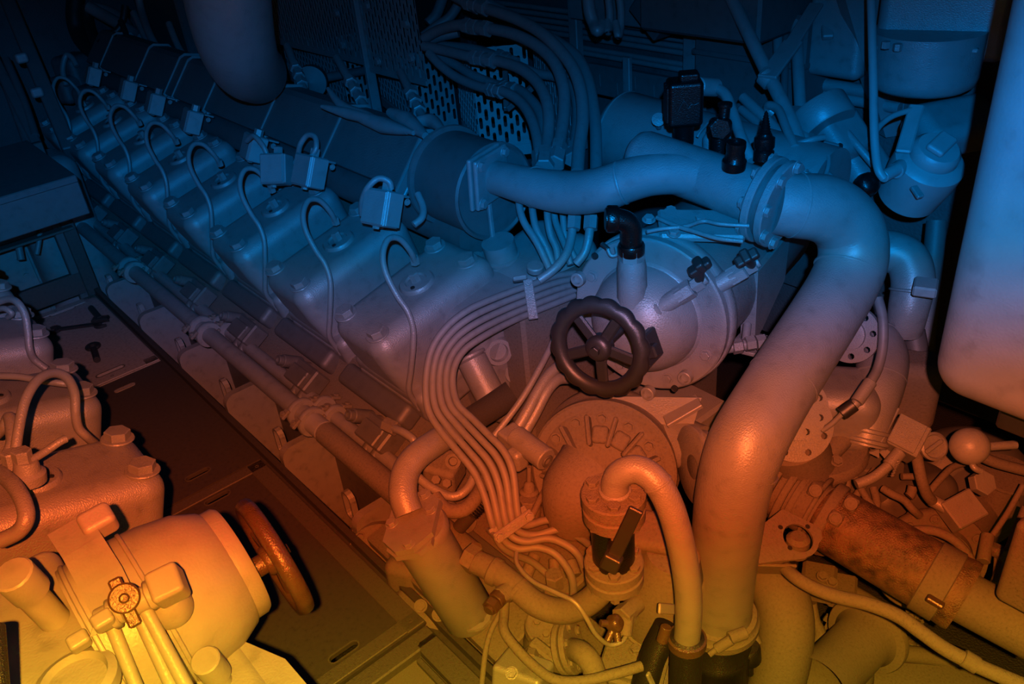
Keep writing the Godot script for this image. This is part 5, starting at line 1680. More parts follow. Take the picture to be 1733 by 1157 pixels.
	rod(mb, W(1630, 1112, 1.85), W(1655, 1127, 1.84), 0.02)
	pt("ferrule", mb, M.paint_dusty, o)
	# flared pipe mouth at the bottom
	o = th("flared_pipe", "dusty flared pipe mouth below the sweeping hose", "pipe")
	var fa := (W(1492, 1048, 2.50) - W(1436, 1106, 2.36)).normalized()
	var fc := W(1470, 1072, 2.45)
	mb = MB.new()
	mb.lathe(fc - fa * 0.22, frame(fa), [[0.09, -0.1], [0.078, 0.0], [0.078, 0.17], [0.09, 0.195], [0.112, 0.2], [0.115, 0.206], [0.115, 0.22], [0.11, 0.225], [0.07, 0.225]], 40)
	pt("mouth", mb, M.paint_dusty, o)
	mb = MB.new()
	mb.rbox(W(1400, 1170, 2.55), Basis(Vector3.UP, 0.4), Vector3(0.24, 0.2, 0.24), 0.06)
	pt("casting", mb, M.paint_dusty, o)
	mb = MB.new()
	mb.lathe(W(1590, 1205, 2.55), frame(Vector3(-0.05, 1, 0.1)), [[0.24, -0.02], [0.235, 0.03], [0.2, 0.06], [0.12, 0.08], [0.0, 0.085]], 40)
	solo("round_cover", "low round dusty cover at the bottom edge under the sweeping hose", "cover", mb, M.paint_dusty)
	pipe("floor_pipe", "pale pipe lying in the bilge beyond the flared mouth", "pipe", [1490, 1108, 2.6, 1530, 1106, 2.6, 1580, 1112, 2.6, 1640, 1125, 2.6], 0.026, M.paint_dusty)
	pipe("floor_pipe", "slanting pipe in the bilge behind the sweeping hose", "pipe", [1400, 985, 2.6, 1450, 1010, 2.6, 1500, 1040, 2.6], 0.03, M.paint_dusty)
	pipe("floor_pipe", "short upright pipe left of the flared mouth", "pipe", [1372, 1020, 2.5, 1378, 1050, 2.5, 1388, 1075, 2.5, 1375, 1110, 2.5], 0.018, M.paint_dusty)
	o = th("bolted_block", "small bolted block behind the start of the sweeping hose", "block")
	mb = MB.new()
	mb.box(W(1385, 985, 2.55), Basis(Vector3.UP, 0.5), Vector3(0.1, 0.08, 0.1), 0.01)
	mb.box(W(1425, 1000, 2.55), Basis(Vector3.UP, 0.5), Vector3(0.09, 0.07, 0.08), 0.008)
	pt("body", mb, M.paint_dusty, o)
	for q in [[1392, 975], [1408, 985]]: bolt(W(q[0], q[1], 2.45), Vector3(-0.2, 1, 0.2), 0.013, M.paint_dusty, o)
	# dark rubble of flakes
	mb = MB.new()
	for k in 260:
		var p := W(rng.randf_range(1400, 1560), rng.randf_range(1035, 1110), rng.randf_range(2.62, 2.72))
		mb.box(p, Basis.from_euler(Vector3(rng.randf() * 3, rng.randf() * 3, rng.randf() * 3)), Vector3(rng.randf_range(0.01, 0.03), rng.randf_range(0.006, 0.015), rng.randf_range(0.01, 0.035)), 0.002)
	var rub := pt("debris", mb, M.paint_dusty, self)
	tag(rub, "loose flakes of dirt and lagging in the bilge behind the flared mouth", "debris")
	rub.set_meta("kind", "stuff")
	mb = MB.new()
	mb.box(W(1500, 1130, 2.95), Basis(Vector3.UP, 0.6), Vector3(1.2, 0.04, 0.7), 0.01)
	solo("bilge_plate", "dirty bilge plate under the flared mouth and floor pipes", "plate", mb, M.bilge)
	# plug and vertical odds beside the boot
	o = th("black_plug", "black knurled plug hanging right of the rubber boot", "plug")
	mb = MB.new()
	mb.lathe(W(1266, 1105, 2.2), frame(Vector3(0.05, -1, 0.1)), [[0.0, -0.03], [0.028, -0.03], [0.033, -0.02], [0.033, 0.02], [0.026, 0.03], [0.012, 0.03], [0.01, 0.08], [0.0, 0.08]], 20)
	pt("body", mb, M.black_rubber, o)
	pipe("short_pipe", "short pale pipe behind the black knurled plug", "pipe", [1268, 1040, 2.3, 1272, 1070, 2.27, 1280, 1090, 2.26], 0.017, M.paint_dusty)
	pipe("short_pipe", "slim pale pipe rising right of the rubber boot at the bottom edge", "pipe", [1300, 1080, 2.5, 1285, 1110, 2.4, 1275, 1170, 2.35], 0.018, M.paint_dusty)

# ---------------------------------------------------------------- right side, behind the huge pipe
func hole_disc(o: Node3D, c: Vector3, axis: Vector3, r: float, t: float, holes: int, rb: float) -> void:
	var mb := MB.new()
	var b := frame(axis)
	var hs := []
	for k in holes:
		var a := TAU * (k + 0.4) / holes
		hs.append(ring2(Vector2(cos(a), sin(a)) * rb, 0.009, 0.009, 8))
	mb.prism(holed(ring2(Vector2.ZERO, r, r, 44), hs), Transform3D(Basis(b.x, -b.z, b.y), c), t)
	pt("flange", mb, M.paint, o)
func right_mid() -> void:
	var o := th("drilled_flange", "round drilled flange behind the upper run of the huge pipe", "flange")
	var ax := Vector3(-0.9, 0.35, 0.12)
	hole_disc(o, W(1440, 565, 2.28), ax, 0.078, 0.016, 8, 0.06)
	var mb := MB.new()
	mb.lathe(W(1440, 565, 2.28), frame(ax), [[0.0, 0.008], [0.042, 0.008], [0.042, 0.02], [0.03, 0.022], [0.0, 0.022]], 28)
	pt("boss", mb, M.paint, o)
	o = th("drilled_flange", "pair of drilled flanges behind the middle of the huge pipe", "flange")
	hole_disc(o, W(1345, 690, 2.2), Vector3(-0.5, 0.6, 0.6), 0.085, 0.016, 8, 0.067)
	hole_disc(o, W(1345, 718, 2.26), Vector3(-0.5, 0.6, 0.6), 0.1, 0.016, 8, 0.08)
	mb = MB.new()
	rod(mb, W(1340, 740, 2.32), W(1400, 900, 2.6), 0.09, 30)
	pt("barrel", mb, M.paint_dusty, o)
	mb = MB.new()
	mb.rbox(W(1420, 690, 2.42), Basis(Vector3.UP, 0.6), Vector3(0.2, 0.2, 0.2), 0.05)
	pt("casting", mb, M.paint, o)
	# elbow with collars
	o = th("suction_elbow", "fat grey elbow with twin collars right of the huge pipe", "pipe")
	mb = MB.new()
	mb.tube(pts([1430, 560, 2.55, 1470, 575, 2.5, 1492, 605, 2.45, 1488, 650, 2.4, 1474, 700, 2.38, 1462, 752, 2.38]), [0.075, 0.075, 0.073, 0.068, 0.062, 0.06], 32)
	pt("bend", mb, M.paint, o)
	for q in [[1466, 728, 2.38], [1464, 745, 2.38]]:
		mb = MB.new()
		bead(mb, W(q[0], q[1], q[2]), W(1462, 752, 2.38) - W(1474, 700, 2.38), 0.0635, 0.009)
		pt("collar", mb, M.paint, o)
	mb = MB.new()
	bead(mb, W(1489, 640, 2.41), W(1474, 700, 2.38) - W(1492, 605, 2.45), 0.070, 0.005)
	pt("weld_bead", mb, M.paint, o)
	mb = MB.new()
	bead(mb, W(1478, 580, 2.49), W(1488, 600, 2.45) - W(1470, 575, 2.5), 0.0745, 0.005)
	pt("weld_bead", mb, M.paint, o)
	o = th("upper_elbow", "grey elbow turning down between the huge pipe and the pale tank", "pipe")
	mb = MB.new()
	mb.tube(pts([1470, 425, 2.5, 1505, 425, 2.48, 1535, 440, 2.46, 1545, 475, 2.45, 1538, 520, 2.46, 1530, 560, 2.5]), [0.06, 0.061, 0.061, 0.06, 0.056, 0.05], 30)
	pt("bend", mb, M.paint, o)
	mb = MB.new()
	bead(mb, W(1543, 492, 2.45), W(1538, 520, 2.46) - W(1545, 475, 2.45), 0.060, 0.005)
	pt("weld_bead", mb, M.paint, o)
	mb = MB.new()
	mb.box(W(1566, 486, 2.3), Basis(Vector3.UP, 0.4), Vector3(0.07, 0.03, 0.06), 0.005)
	solo("tank_lug", "small pale lug between the grey elbow and the pale tank", "lug", mb, M.paint_pale)
	# flexible line with crimped end
	o = th("flexible_line", "curved grey flexible line with crimped end beside the fat elbow", "hose")
	mb = MB.new()
	mb.tube(pts([1486, 505, 2.2, 1494, 540, 2.18, 1494, 585, 2.17, 1486, 622, 2.16, 1474, 645, 2.15, 1460, 668, 2.15]), 0.0125, 16)
	pt("tube", mb, M.hose, o)
	mb = MB.new()
	rod(mb, W(1474, 645, 2.15), W(1450, 680, 2.14), 0.0165)
	rod(mb, W(1450, 680, 2.14), W(1442, 690, 2.14), 0.012)
	pt("crimp", mb, M.paint, o)
	mb = MB.new()
	rod(mb, W(1446, 684, 2.14), W(1424, 700, 2.15), 0.018, 8)
	pt("dark_union", mb, M.black_iron, o, "dark hex union")
	pipe("short_pipe", "thin bent pipe below the crimped end of the flexible line", "pipe", [1430, 695, 2.16, 1410, 715, 2.18, 1392, 728, 2.2], 0.007, M.paint)
	# small wire parts left of the huge pipe
	o = th("pipe_union", "cluster of small hex unions between cooler shell and huge pipe", "pipe union")
	mb = MB.new()
	rod(mb, W(1222, 590, 2.2), W(1290, 578, 2.2), 0.015)
	rod(mb, W(1262, 575, 2.2), W(1265, 548, 2.22), 0.011)
	pt("pipe", mb, M.paint, o)
	for q in [[1240, 587], [1262, 582], [1280, 580]]: nut(W(q[0], q[1], 2.19), W(1290, 578, 2.2) - W(1222, 590, 2.2), 0.02, M.paint, o, 0.8)
	# junction box
	o = th("junction_box", "tilted square grey junction box with trailing cable below the fat elbow", "junction box")
	var c := W(1537, 738, 2.32)
	var fx := (W(1552, 730, 2.3) - W(1511, 709, 2.32)).normalized()
	var fy := (W(1511, 709, 2.32) - W(1495, 756, 2.3))
	fy = (fy - fx * fy.dot(fx)).normalized()
	var bs := Basis(fx, fy, fx.cross(fy))
	mb = MB.new()
	mb.box(c - bs.z * 0.03, bs, Vector3(0.086, 0.095, 0.09), 0.004)
	pt("body", mb, M.paint, o)
	mb = MB.new()
	mb.box(c + bs.z * 0.018 - bs.x * 0.008, bs, Vector3(0.075, 0.088, 0.008), 0.002)
	pt("lid", mb, M.paint, o)
	mb = MB.new()
	mb.box(c - bs.x * 0.056 - bs.z * 0.02, bs, Vector3(0.012, 0.12, 0.05), 0.002)
	pt("mount_strip", mb, M.paint, o)
	mb = MB.new()
	rod(mb, c - bs.y * 0.05, c - bs.y * 0.1 - bs.x * 0.01, 0.018)
	mb.tube(PackedVector3Array([c - bs.y * 0.1 - bs.x * 0.01, c - bs.y * 0.15 - bs.x * 0.03, c - bs.y * 0.19 - bs.x * 0.06]), 0.014, 14)
	pt("gland", mb, M.paint, o)
	o = th("chain", "short fine chain hanging beside the junction box gland", "chain")
	for k in 12:
		var p := W(1521, 780, 2.28).lerp(W(1510, 805, 2.3), k / 11.0)
		mb = MB.new()
		mb.lathe(p, frame(Vector3(1, 0.2 * k, 1 - (k % 2) * 2.0)), [[0.0025, 0.0], [0.0045, -0.0012], [0.0055, 0.0], [0.0045, 0.0012], [0.0025, 0.0]], 10)
		pt("link", mb, M.paint, o)
	# odds below: valve bonnet, cap, ball
	o = th("relief_bonnet", "rounded valve bonnet with plug hanging below the drilled flanges", "valve")
	mb = MB.new()
	mb.lathe(W(1400, 770, 2.42), frame(Vector3(0.15, -1, 0.2)), [[0.0, -0.02], [0.11, -0.02], [0.115, 0.0], [0.11, 0.015], [0.06, 0.025], [0.045, 0.05], [0.05, 0.07], [0.04, 0.1], [0.025, 0.11], [0.025, 0.14], [0.0, 0.14]], 32)
	pt("bonnet", mb, M.paint_dusty, o)
	mb = MB.new()
	rod(mb, W(1400, 768, 2.36), W(1430, 738, 2.38), 0.03)
	pt("neck", mb, M.paint_dusty, o)
	for q in [[1382, 778], [1416, 780]]: bolt(W(q[0], q[1], 2.32), Vector3(-0.2, 0.9, 0.4), 0.014, M.paint_dusty, o)
	o = th("ball_float", "smooth bright ball under the dark lower edge of the tank", "ball")
	mb = MB.new()
	var pr := []
	for i in 13: pr.append([0.051 * sin(PI * i / 12), -0.051 * cos(PI * i / 12)])
	mb.lathe(W(1641, 755, 2.3), Basis.IDENTITY, pr, 32)
	pt("sphere", mb, M.paint_pale, o)
	mb = MB.new()
	mb.tube(pts([1643, 775, 2.3, 1648, 790, 2.28, 1660, 797, 2.28]), 0.009, 12)
	rod(mb, W(1665, 756, 2.3), W(1720, 752, 2.3), 0.012)
	pt("stem", mb, M.paint, o)
	o = th("round_filler", "round cap with a flat cross bar left of the bright ball", "cap")
	mb = MB.new()
	var ra := frame(Vector3(-0.4, 0.6, 0.7))
	mb.lathe(W(1576, 755, 2.36), ra, [[0.0, 0.0], [0.038, 0.0], [0.04, 0.004], [0.04, 0.016], [0.034, 0.02], [0.03, 0.014], [0.0, 0.012]], 32)
	pt("rim", mb, M.paint, o)
	mb = MB.new()
	mb.box(W(1576, 755, 2.35) + ra.y * 0.012, ra * Basis(Vector3.UP, 0.4), Vector3(0.06, 0.012, 0.012), 0.003)
	pt("bar", mb, M.paint, o)
	o = th("gusset_fin", "two small triangular gussets hanging below the fat elbow", "bracket")
	for q in [[[1488, 765], [1510, 752], [1505, 785]], [[1470, 766], [1488, 760], [1488, 775]]]:
		mb = MB.new()
		var A := W(q[0][0], q[0][1], 2.36); var B := W(q[1][0], q[1][1], 2.36); var C := W(q[2][0], q[2][1], 2.36)
		var t := Vector3(0.2, -0.05, -0.2).normalized() * 0.008
		var mid := (A + B + C) / 3 + t / 2
		mb.flat(A, B, C, mid); mb.flat(A + t, B + t, C + t, mid)
		for e in [[A, B], [B, C], [C, A]]:
			mb.flat(e[0], e[1], e[1] + t, mid); mb.flat(e[0], e[1] + t, e[0] + t, mid)
		pt("gusset", mb, M.paint, o)
	# turbo casing
	o = th("turbocharger", "big rounded turbocharger casing with bolted ring at the lower right", "turbocharger")
	var tc := W(1655, 850, 2.75)
	var ta := Vector3(-0.62, 0.28, 0.72).normalized()
	var tb := frame(ta)
	mb = MB.new()
	mb.lathe(tc - ta * 0.2, tb, [[0.0, 0.0], [0.14, 0.0], [0.2, 0.03], [0.22, 0.09], [0.21, 0.15], [0.17, 0.19], [0.13, 0.2], [0.1, 0.26], [0.0, 0.27]], 48)
	pt("volute", mb, M.paint_dark, o)
	var rc := W(1580, 955, 2.5)
	mb = MB.new()
	mb.lathe(rc - ta * 0.04, tb, [[0.09, 0.0], [0.165, 0.0], [0.168, 0.004], [0.168, 0.026], [0.165, 0.03], [0.12, 0.03], [0.11, 0.05], [0.1, 0.05], [0.09, 0.02], [0.0, 0.02]], 48)
	pt("bolted_ring", mb, M.paint_dusty, o)
	for k in 12:
		var a := TAU * k / 12
		disc_part(rc - ta * 0.012 + tb * Vector3(cos(a) * 0.144, 0, sin(a) * 0.144), ta, 0.014, 0.012, o)
	mb = MB.new()
	rod(mb, rc + ta * 0.0, tc, 0.08, 36)
	pt("throat", mb, M.paint_dusty, o)
	nut(W(1657, 818, 2.42), Vector3(-0.25, 0.7, 0.6), 0.036, M.paint, o, 0.5)
	mb = MB.new()
	var bx := frame(Vector3(-0.3, 0.85, 0.4)) * Basis(Vector3.UP, 0.35)
	mb.box(W(1627, 864, 2.4), bx, Vector3(0.1, 0.055, 0.085), 0.004)
	pt("terminal_box", mb, M.paint, o)
	mb = MB.new()
	rod(mb, W(1575, 845, 2.42), W(1602, 860, 2.4), 0.018)
	pt("gland", mb, M.paint, o)
	mb = MB.new()
	mb.lathe(W(1705, 800, 2.6), frame(Vector3(0, 1, 0.1)), [[0.05, -0.2], [0.05, -0.03], [0.085, -0.01], [0.085, 0.0], [0.0, 0.0]], 30)
	pt("inlet_neck", mb, M.paint_dusty, o)
	var lines := [
		["cable_conduit", "thick conduit dropping from the round cap to the terminal box", [1550, 762, 2.38, 1554, 785, 2.36, 1560, 812, 2.36, 1568, 835, 2.38, 1577, 847, 2.4], 0.0155],
		["hoop_pipe", "curved hoop pipe round the bolted ring, outermost", [1522, 908, 2.3, 1545, 898, 2.28, 1580, 898, 2.26, 1615, 914, 2.25, 1640, 942, 2.25, 1653, 978, 2.26], 0.0125],
		["hoop_pipe", "curved hoop pipe inside the outer one, near the lagging", [1550, 918, 2.32, 1580, 928, 2.31, 1605, 945, 2.3, 1625, 968, 2.3], 0.013],
		["bent_pipe", "bent pipe dropping from the left onto the bolted ring", [1494, 826, 2.42, 1510, 836, 2.4, 1530, 846, 2.4, 1545, 862, 2.4, 1556, 872, 2.42], 0.0115],
		["strut_rod", "long straight rod crossing down to the lagged pipe", [1440, 795, 2.5, 1462, 835, 2.48, 1482, 865, 2.46, 1502, 895, 2.44], 0.0105],
		["strut_rod", "second straight rod crossing the long one in an X", [1480, 795, 2.52, 1465, 815, 2.5, 1448, 840, 2.5], 0.011],
		["strut_rod", "upright rod with small cross pin under the valve bonnet", [1432, 800, 2.46, 1434, 825, 2.46, 1436, 845, 2.46], 0.012],
		["strut_rod", "level rod behind the crossing rods", [1430, 790, 2.56, 1455, 793, 2.56, 1490, 800, 2.56], 0.011],
		["strut_rod", "thin rod rising right behind the bent pipe", [1515, 898, 2.5, 1530, 880, 2.5, 1548, 862, 2.52], 0.009],
		["vent_line", "thin line rising behind the thick conduit", [1573, 832, 2.5, 1590, 812, 2.5, 1610, 792, 2.52, 1630, 784, 2.54], 0.01],
		["vent_line", "level line running right from beneath the bright ball", [1663, 773, 2.45, 1690, 784, 2.45, 1750, 800, 2.45], 0.016],
		["side_pipe", "stout pipe slanting along the right frame edge", [1742, 860, 2.35, 1716, 925, 2.35, 1690, 985, 2.36], 0.02],
		["side_pipe", "pale pipe slanting beside the stout one at the frame edge", [1690, 940, 2.4, 1688, 970, 2.4, 1682, 990, 2.42], 0.012],
		["side_pipe", "thin pipe slanting up to the frame edge by the neck", [1680, 905, 2.42, 1705, 868, 2.42, 1732, 820, 2.42], 0.008],
		["small_pipe", "small pipe between the junction box chain and conduit", [1526, 806, 2.45, 1545, 806, 2.45, 1552, 806, 2.46], 0.01],
		["small_pipe", "small pipe curving right of the crossing rods", [1478, 825, 2.55, 1484, 850, 2.53, 1478, 872, 2.52], 0.012],
		["small_pipe", "small stub right of the bent pipe end", [1545, 822, 2.5, 1542, 835, 2.5, 1538, 840, 2.5], 0.014],
	]
	for q in lines: pipe(q[0], q[1], "pipe", q[2], q[3], M.paint_dusty)
	mb = MB.new()
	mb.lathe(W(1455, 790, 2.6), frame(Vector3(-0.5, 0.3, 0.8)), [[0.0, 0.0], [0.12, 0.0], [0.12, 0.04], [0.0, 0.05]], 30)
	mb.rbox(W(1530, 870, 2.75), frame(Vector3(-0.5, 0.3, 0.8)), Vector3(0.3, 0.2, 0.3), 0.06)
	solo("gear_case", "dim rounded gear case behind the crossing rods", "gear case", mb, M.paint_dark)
	o = th("hinge_link", "pale hinged link beside the bolted ring at right", "linkage")
	mb = MB.new()
	rod(mb, W(1672, 905, 2.42), W(1664, 950, 2.38), 0.018)
	mb.rbox(W(1684, 930, 2.4), frame(Vector3(-0.4, 0.4, 0.8)), Vector3(0.04, 0.06, 0.03), 0.01)
	pt("link", mb, M.paint_dusty, o)
	nut(W(1695, 938, 2.36), Vector3(-0.4, 0.4, 0.8), 0.02, M.paint_dusty, o, 0.6)
	# bright edge at the right frame side
	mb = MB.new()
	mb.rbox(W(1745, 960, 1.9), Basis.IDENTITY, Vector3(0.05, 0.25, 0.1), 0.02)
	solo("edge_casting", "rounded casting just entering at the right frame edge", "casting", mb, M.paint_dusty)
func disc_part(p: Vector3, axis: Vector3, r: float, t: float, par: Node3D) -> void:
	fix("round_bolt", socket_mesh, p, axis, r, M.paint_dusty, par, 0.0, 0.6)

# ---------------------------------------------------------------- the pale tank and what hangs beside it
func tank_side() -> void:
	var c := W(1582, 664, 1.78)
	var far := c.z - 0.03
	var low := c.y - 0.015
	var mb := MB.new()
	var o := th("pale_tank", "huge smooth pale tank with rounded corners at the right frame edge", "tank")
	mb.rbox(Vector3(c.x + 0.62, low + 0.95, far + 0.75), Basis.IDENTITY, Vector3(1.25, 1.9, 1.5), 0.075)
	pt("shell", mb, M.tank_paint, o)
	mb = MB.new()
	mb.box(Vector3(c.x + 0.7, low - 0.05, far + 0.8), Basis.IDENTITY, Vector3(1.16, 0.1, 1.36), 0.006)
	pt("plinth", mb, M.black_iron, o)
	# unit above
	o = th("fan_housing", "boxy grey housing with round drum below it beside the tank", "housing")
	mb = MB.new()
	mb.rbox(W(1612, 5, 2.52), Basis(Vector3.UP, 0.35), Vector3(0.5, 0.22, 0.34), 0.03)
	pt("box", mb, M.paint, o)
	mb = MB.new()
	mb.lathe(W(1566, 98, 2.42), Basis.IDENTITY, [[0.0, -0.085], [0.125, -0.08], [0.142, -0.068], [0.148, -0.045], [0.15, 0.08], [0.0, 0.08]], 40)
	pt("drum", mb, M.paint, o)
	mb = MB.new()
	mb.box(W(1572, 60, 2.45), Basis(Vector3.UP, 0.35), Vector3(0.32, 0.012, 0.28), 0.003)
	pt("flange", mb, M.paint, o)
	for q in [[1500, 66], [1520, 70], [1590, 82], [1640, 88]]: nut(W(q[0], q[1] + 4, 2.3), Vector3.DOWN, 0.012, M.paint, o)
	mb = MB.new()
	mb.rbox(W(1440, -10, 2.7), Basis(Vector3(0, 0, 1), 0.0), Vector3(0.16, 0.5, 0.2), 0.03)
	mb.prism(PackedVector2Array([Vector2(-0.16, 0.25), Vector2(0.14, 0.25), Vector2(0.14, -0.32), Vector2(0.09, -0.32)]), Transform3D(frame(Vector3(-0.5, 0, 0.86)) * Basis(Vector3(1, 0, 0), -PI / 2), W(1470, 70, 2.7)), 0.06)
	solo("duct_side", "tapering grey duct side left of the fan housing", "duct", mb, M.paint)
	# lamp housing
	o = th("lamp_housing", "pale round lamp housing with thick cap on a curved arm beside the tank", "lamp")
	var p := W(1566, 285, 2.35)
	var b := frame(Vector3(-0.2, 0.88, 0.42))
	mb = MB.new()
	mb.lathe(p, b, [[0.0, -0.13], [0.05, -0.125], [0.085, -0.11], [0.09, -0.06], [0.095, -0.02], [0.095, 0.03], [0.08, 0.045], [0.0, 0.05]], 36)
	pt("bowl", mb, M.paint_pale, o)
	mb = MB.new()
	mb.lathe(p + b.y * 0.05, b, [[0.0, -0.01], [0.062, -0.01], [0.066, 0.0], [0.064, 0.022], [0.055, 0.032], [0.0, 0.034]], 32)
	pt("cap", mb, M.paint_pale, o)
	mb = MB.new()
	mb.rbox(p + b.y * 0.095, b * Basis(Vector3.UP, 0.5), Vector3(0.085, 0.02, 0.05), 0.009)
	pt("cap_grip", mb, M.paint_pale, o)
	mb = MB.new()
	mb.rbox(W(1610, 215, 2.5), b, Vector3(0.26, 0.12, 0.16), 0.04)
	pt("back_shell", mb, M.paint, o)
	mb = MB.new()
	rod(mb, W(1494, 299, 2.28), W(1520, 285, 2.3), 0.017)
	rod(mb, W(1515, 290, 2.3), W(1525, 282, 2.32), 0.022)
	pt("gland", mb, M.paint_pale, o)
	mb = MB.new()
	var s0 := W(1552, 178, 2.36); var s1 := W(1528, 258, 2.3)
	mb.box((s0 + s1) / 2, frame(s0 - s1), Vector3(0.04, s0.distance_to(s1), 0.012), 0.004)
	pt("strap", mb, M.paint_pale, o)
	mb = MB.new()
	mb.rbox(W(1552, 325, 2.26), b, Vector3(0.02, 0.012, 0.04), 0.004)
	pt("lug", mb, M.paint, o)
	pipe("lamp_cable", "pale cable dropping straight and hooking into the lamp housing", "cable", [1474, -10, 2.35, 1476, 60, 2.33, 1478, 140, 2.31, 1479, 210, 2.29, 1482, 260, 2.28, 1487, 288, 2.27, 1496, 302, 2.27], 0.0115, M.paint_pale, "", 14)
	pipe("lamp_cable", "thin cable arching from the straight one to the flat strap", "cable", [1481, 224, 2.3, 1492, 210, 2.32, 1512, 196, 2.34, 1542, 186, 2.36], 0.008, M.paint_pale, "", 12)
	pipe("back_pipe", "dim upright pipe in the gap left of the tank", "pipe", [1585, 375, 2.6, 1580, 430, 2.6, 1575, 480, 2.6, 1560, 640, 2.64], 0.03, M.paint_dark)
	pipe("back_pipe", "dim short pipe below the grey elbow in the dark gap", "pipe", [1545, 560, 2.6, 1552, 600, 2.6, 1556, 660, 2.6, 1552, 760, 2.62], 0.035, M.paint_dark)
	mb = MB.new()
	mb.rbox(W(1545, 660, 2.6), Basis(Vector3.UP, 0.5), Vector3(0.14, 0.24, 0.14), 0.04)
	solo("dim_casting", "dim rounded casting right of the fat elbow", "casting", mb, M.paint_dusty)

# ---------------------------------------------------------------- hoses at the top centre
func hoses() -> void:
	var H := [
		["lowest short", [726, 90, 3.12, 747, 112, 3.08, 775, 132, 3.02, 812, 147, 2.92, 850, 154, 2.82, 878, 170, 2.74, 896, 194, 2.66, 907, 225, 2.58, 914, 268, 2.48], 0.0165, [825, 150, 2.89, 848, 155, 2.83]],
		["second short", [738, 92, 3.2, 775, 112, 3.14, 800, 127, 3.08, 840, 143, 3.0, 875, 150, 2.9, 900, 170, 2.8, 915, 194, 2.72, 921, 225, 2.64, 926, 262, 2.55], 0.0165, [845, 146, 2.98, 872, 152, 2.9]],
		["middle", [718, 78, 3.15, 755, 86, 3.08, 800, 97, 2.98, 845, 104, 2.9, 880, 116, 2.82, 908, 138, 2.74, 924, 168, 2.66, 929, 200, 2.6, 927, 235, 2.54, 923, 265, 2.47], 0.0185, [797, 96, 2.98, 834, 103, 2.91]],
		["wavy back", [740, 76, 3.3, 800, 82, 3.2, 850, 98, 3.1, 880, 112, 3.05, 910, 124, 3.0, 942, 131, 2.94, 965, 145, 2.86, 975, 170, 2.78, 976, 205, 2.7, 970, 255, 2.56], 0.016, [842, 92, 3.1, 872, 106, 3.05]],
		["upper middle", [718, 65, 3.2, 745, 50, 3.14, 780, 42, 3.06, 825, 48, 2.98, 870, 58, 2.9, 910, 78, 2.82, 938, 106, 2.75, 953, 145, 2.68, 955, 185, 2.62, 950, 225, 2.55, 943, 256, 2.49], 0.0195, [784, 43, 3.05, 826, 49, 2.97]],
		["top", [770, -6, 3.1, 800, 8, 3.04, 840, 20, 2.96, 880, 35, 2.88, 918, 57, 2.8, 950, 88, 2.74, 972, 120, 2.68, 984, 160, 2.62, 986, 205, 2.56, 980, 250, 2.5, 977, 292, 2.44], 0.0195, [788, 4, 3.06, 822, 14, 2.99]],
		["outermost", [800, -10, 3.2, 850, 18, 3.1, 900, 46, 3.0, 942, 70, 2.92, 975, 95, 2.84, 994, 130, 2.76, 1003, 172, 2.68, 1008, 220, 2.6, 1009, 290, 2.5], 0.0185, []],
	]
	for q in H:
		var o := th("hydraulic_hose", "%s grey hose of the bunch arching beside the perforated guard" % q[0], "hose", "hoses arching beside the perforated guard")
		var mb := MB.new()
		mb.tube(pts(q[1]), q[2], 16)
		pt("hose_body", mb, M.hose, o)
		var e: Array = q[3]
		if e.size():
			var a := W(e[0], e[1], e[2]); var b := W(e[3], e[4], e[5])
			mb = MB.new()
			rod(mb, a, b, q[2] * 1.25, 20)
			pt("ferrule", mb, M.hose, o)
			for t in [0.12, 0.42, 0.85]: nut(a.lerp(b, t), b - a, q[2] * 1.5, M.hose, o, 0.55)
		var n: int = q[1].size()
		var l := W(q[1][n - 3], q[1][n - 2], q[1][n - 1]); var k := W(q[1][n - 6], q[1][n - 5], q[1][n - 4])
		if q[0] not in ["top", "outermost", "second short"]:
			nut(l - (l - k).normalized() * 0.03, l - k, q[2] * 1.45, M.hose, o, 1.1)
			nut(l + (l - k).normalized() * 0.012, l - k, q[2] * 1.6, M.hose, o, 1.1)
	pipe("hydraulic_hose", "short pale hose stub between the two upper hose fittings", "hose", [722, 70, 3.25, 745, 62, 3.22, 776, 55, 3.2], 0.018, M.hose, "hoses arching beside the perforated guard")
	pipe("hydraulic_hose", "dim hose curving up out of frame left of the bunch", "hose", [716, 62, 3.3, 738, 45, 3.3, 760, 30, 3.3, 775, 8, 3.3, 780, -10, 3.3], 0.019, M.hose, "hoses arching beside the perforated guard")
	pipe("hydraulic_hose", "dim hose beside the guard edge curving up at the top", "hose", [724, 40, 3.5, 738, 25, 3.5, 748, 0, 3.5, 750, -10, 3.5], 0.022, M.hose, "hoses arching beside the perforated guard")
	# pipes that go on under the swan neck
	var L := [
		["leftmost", [878, 335, 2.42, 880, 355, 2.4, 888, 378, 2.38, 907, 407, 2.36, 921, 435, 2.35, 932, 460, 2.34], 0.0105],
		["second", [900, 340, 2.42, 902, 362, 2.4, 908, 388, 2.38, 923, 416, 2.37, 936, 448, 2.36], 0.0105],
		["third", [926, 345, 2.42, 927, 370, 2.4, 932, 398, 2.39, 942, 422, 2.38, 944, 452, 2.37], 0.0105],
		["fourth", [937, 350, 2.46, 940, 374, 2.45, 948, 396, 2.43, 958, 420, 2.41, 966, 448, 2.4], 0.010],
		["fifth", [952, 352, 2.45, 954, 380, 2.44, 960, 410, 2.43, 974, 438, 2.42], 0.010],
	]
	for q in L: pipe("drop_line", "%s thin line dropping from under the swan-neck pipe" % q[0], "pipe", q[1], q[2], M.paint, "thin lines below the swan-neck pipe", 12)
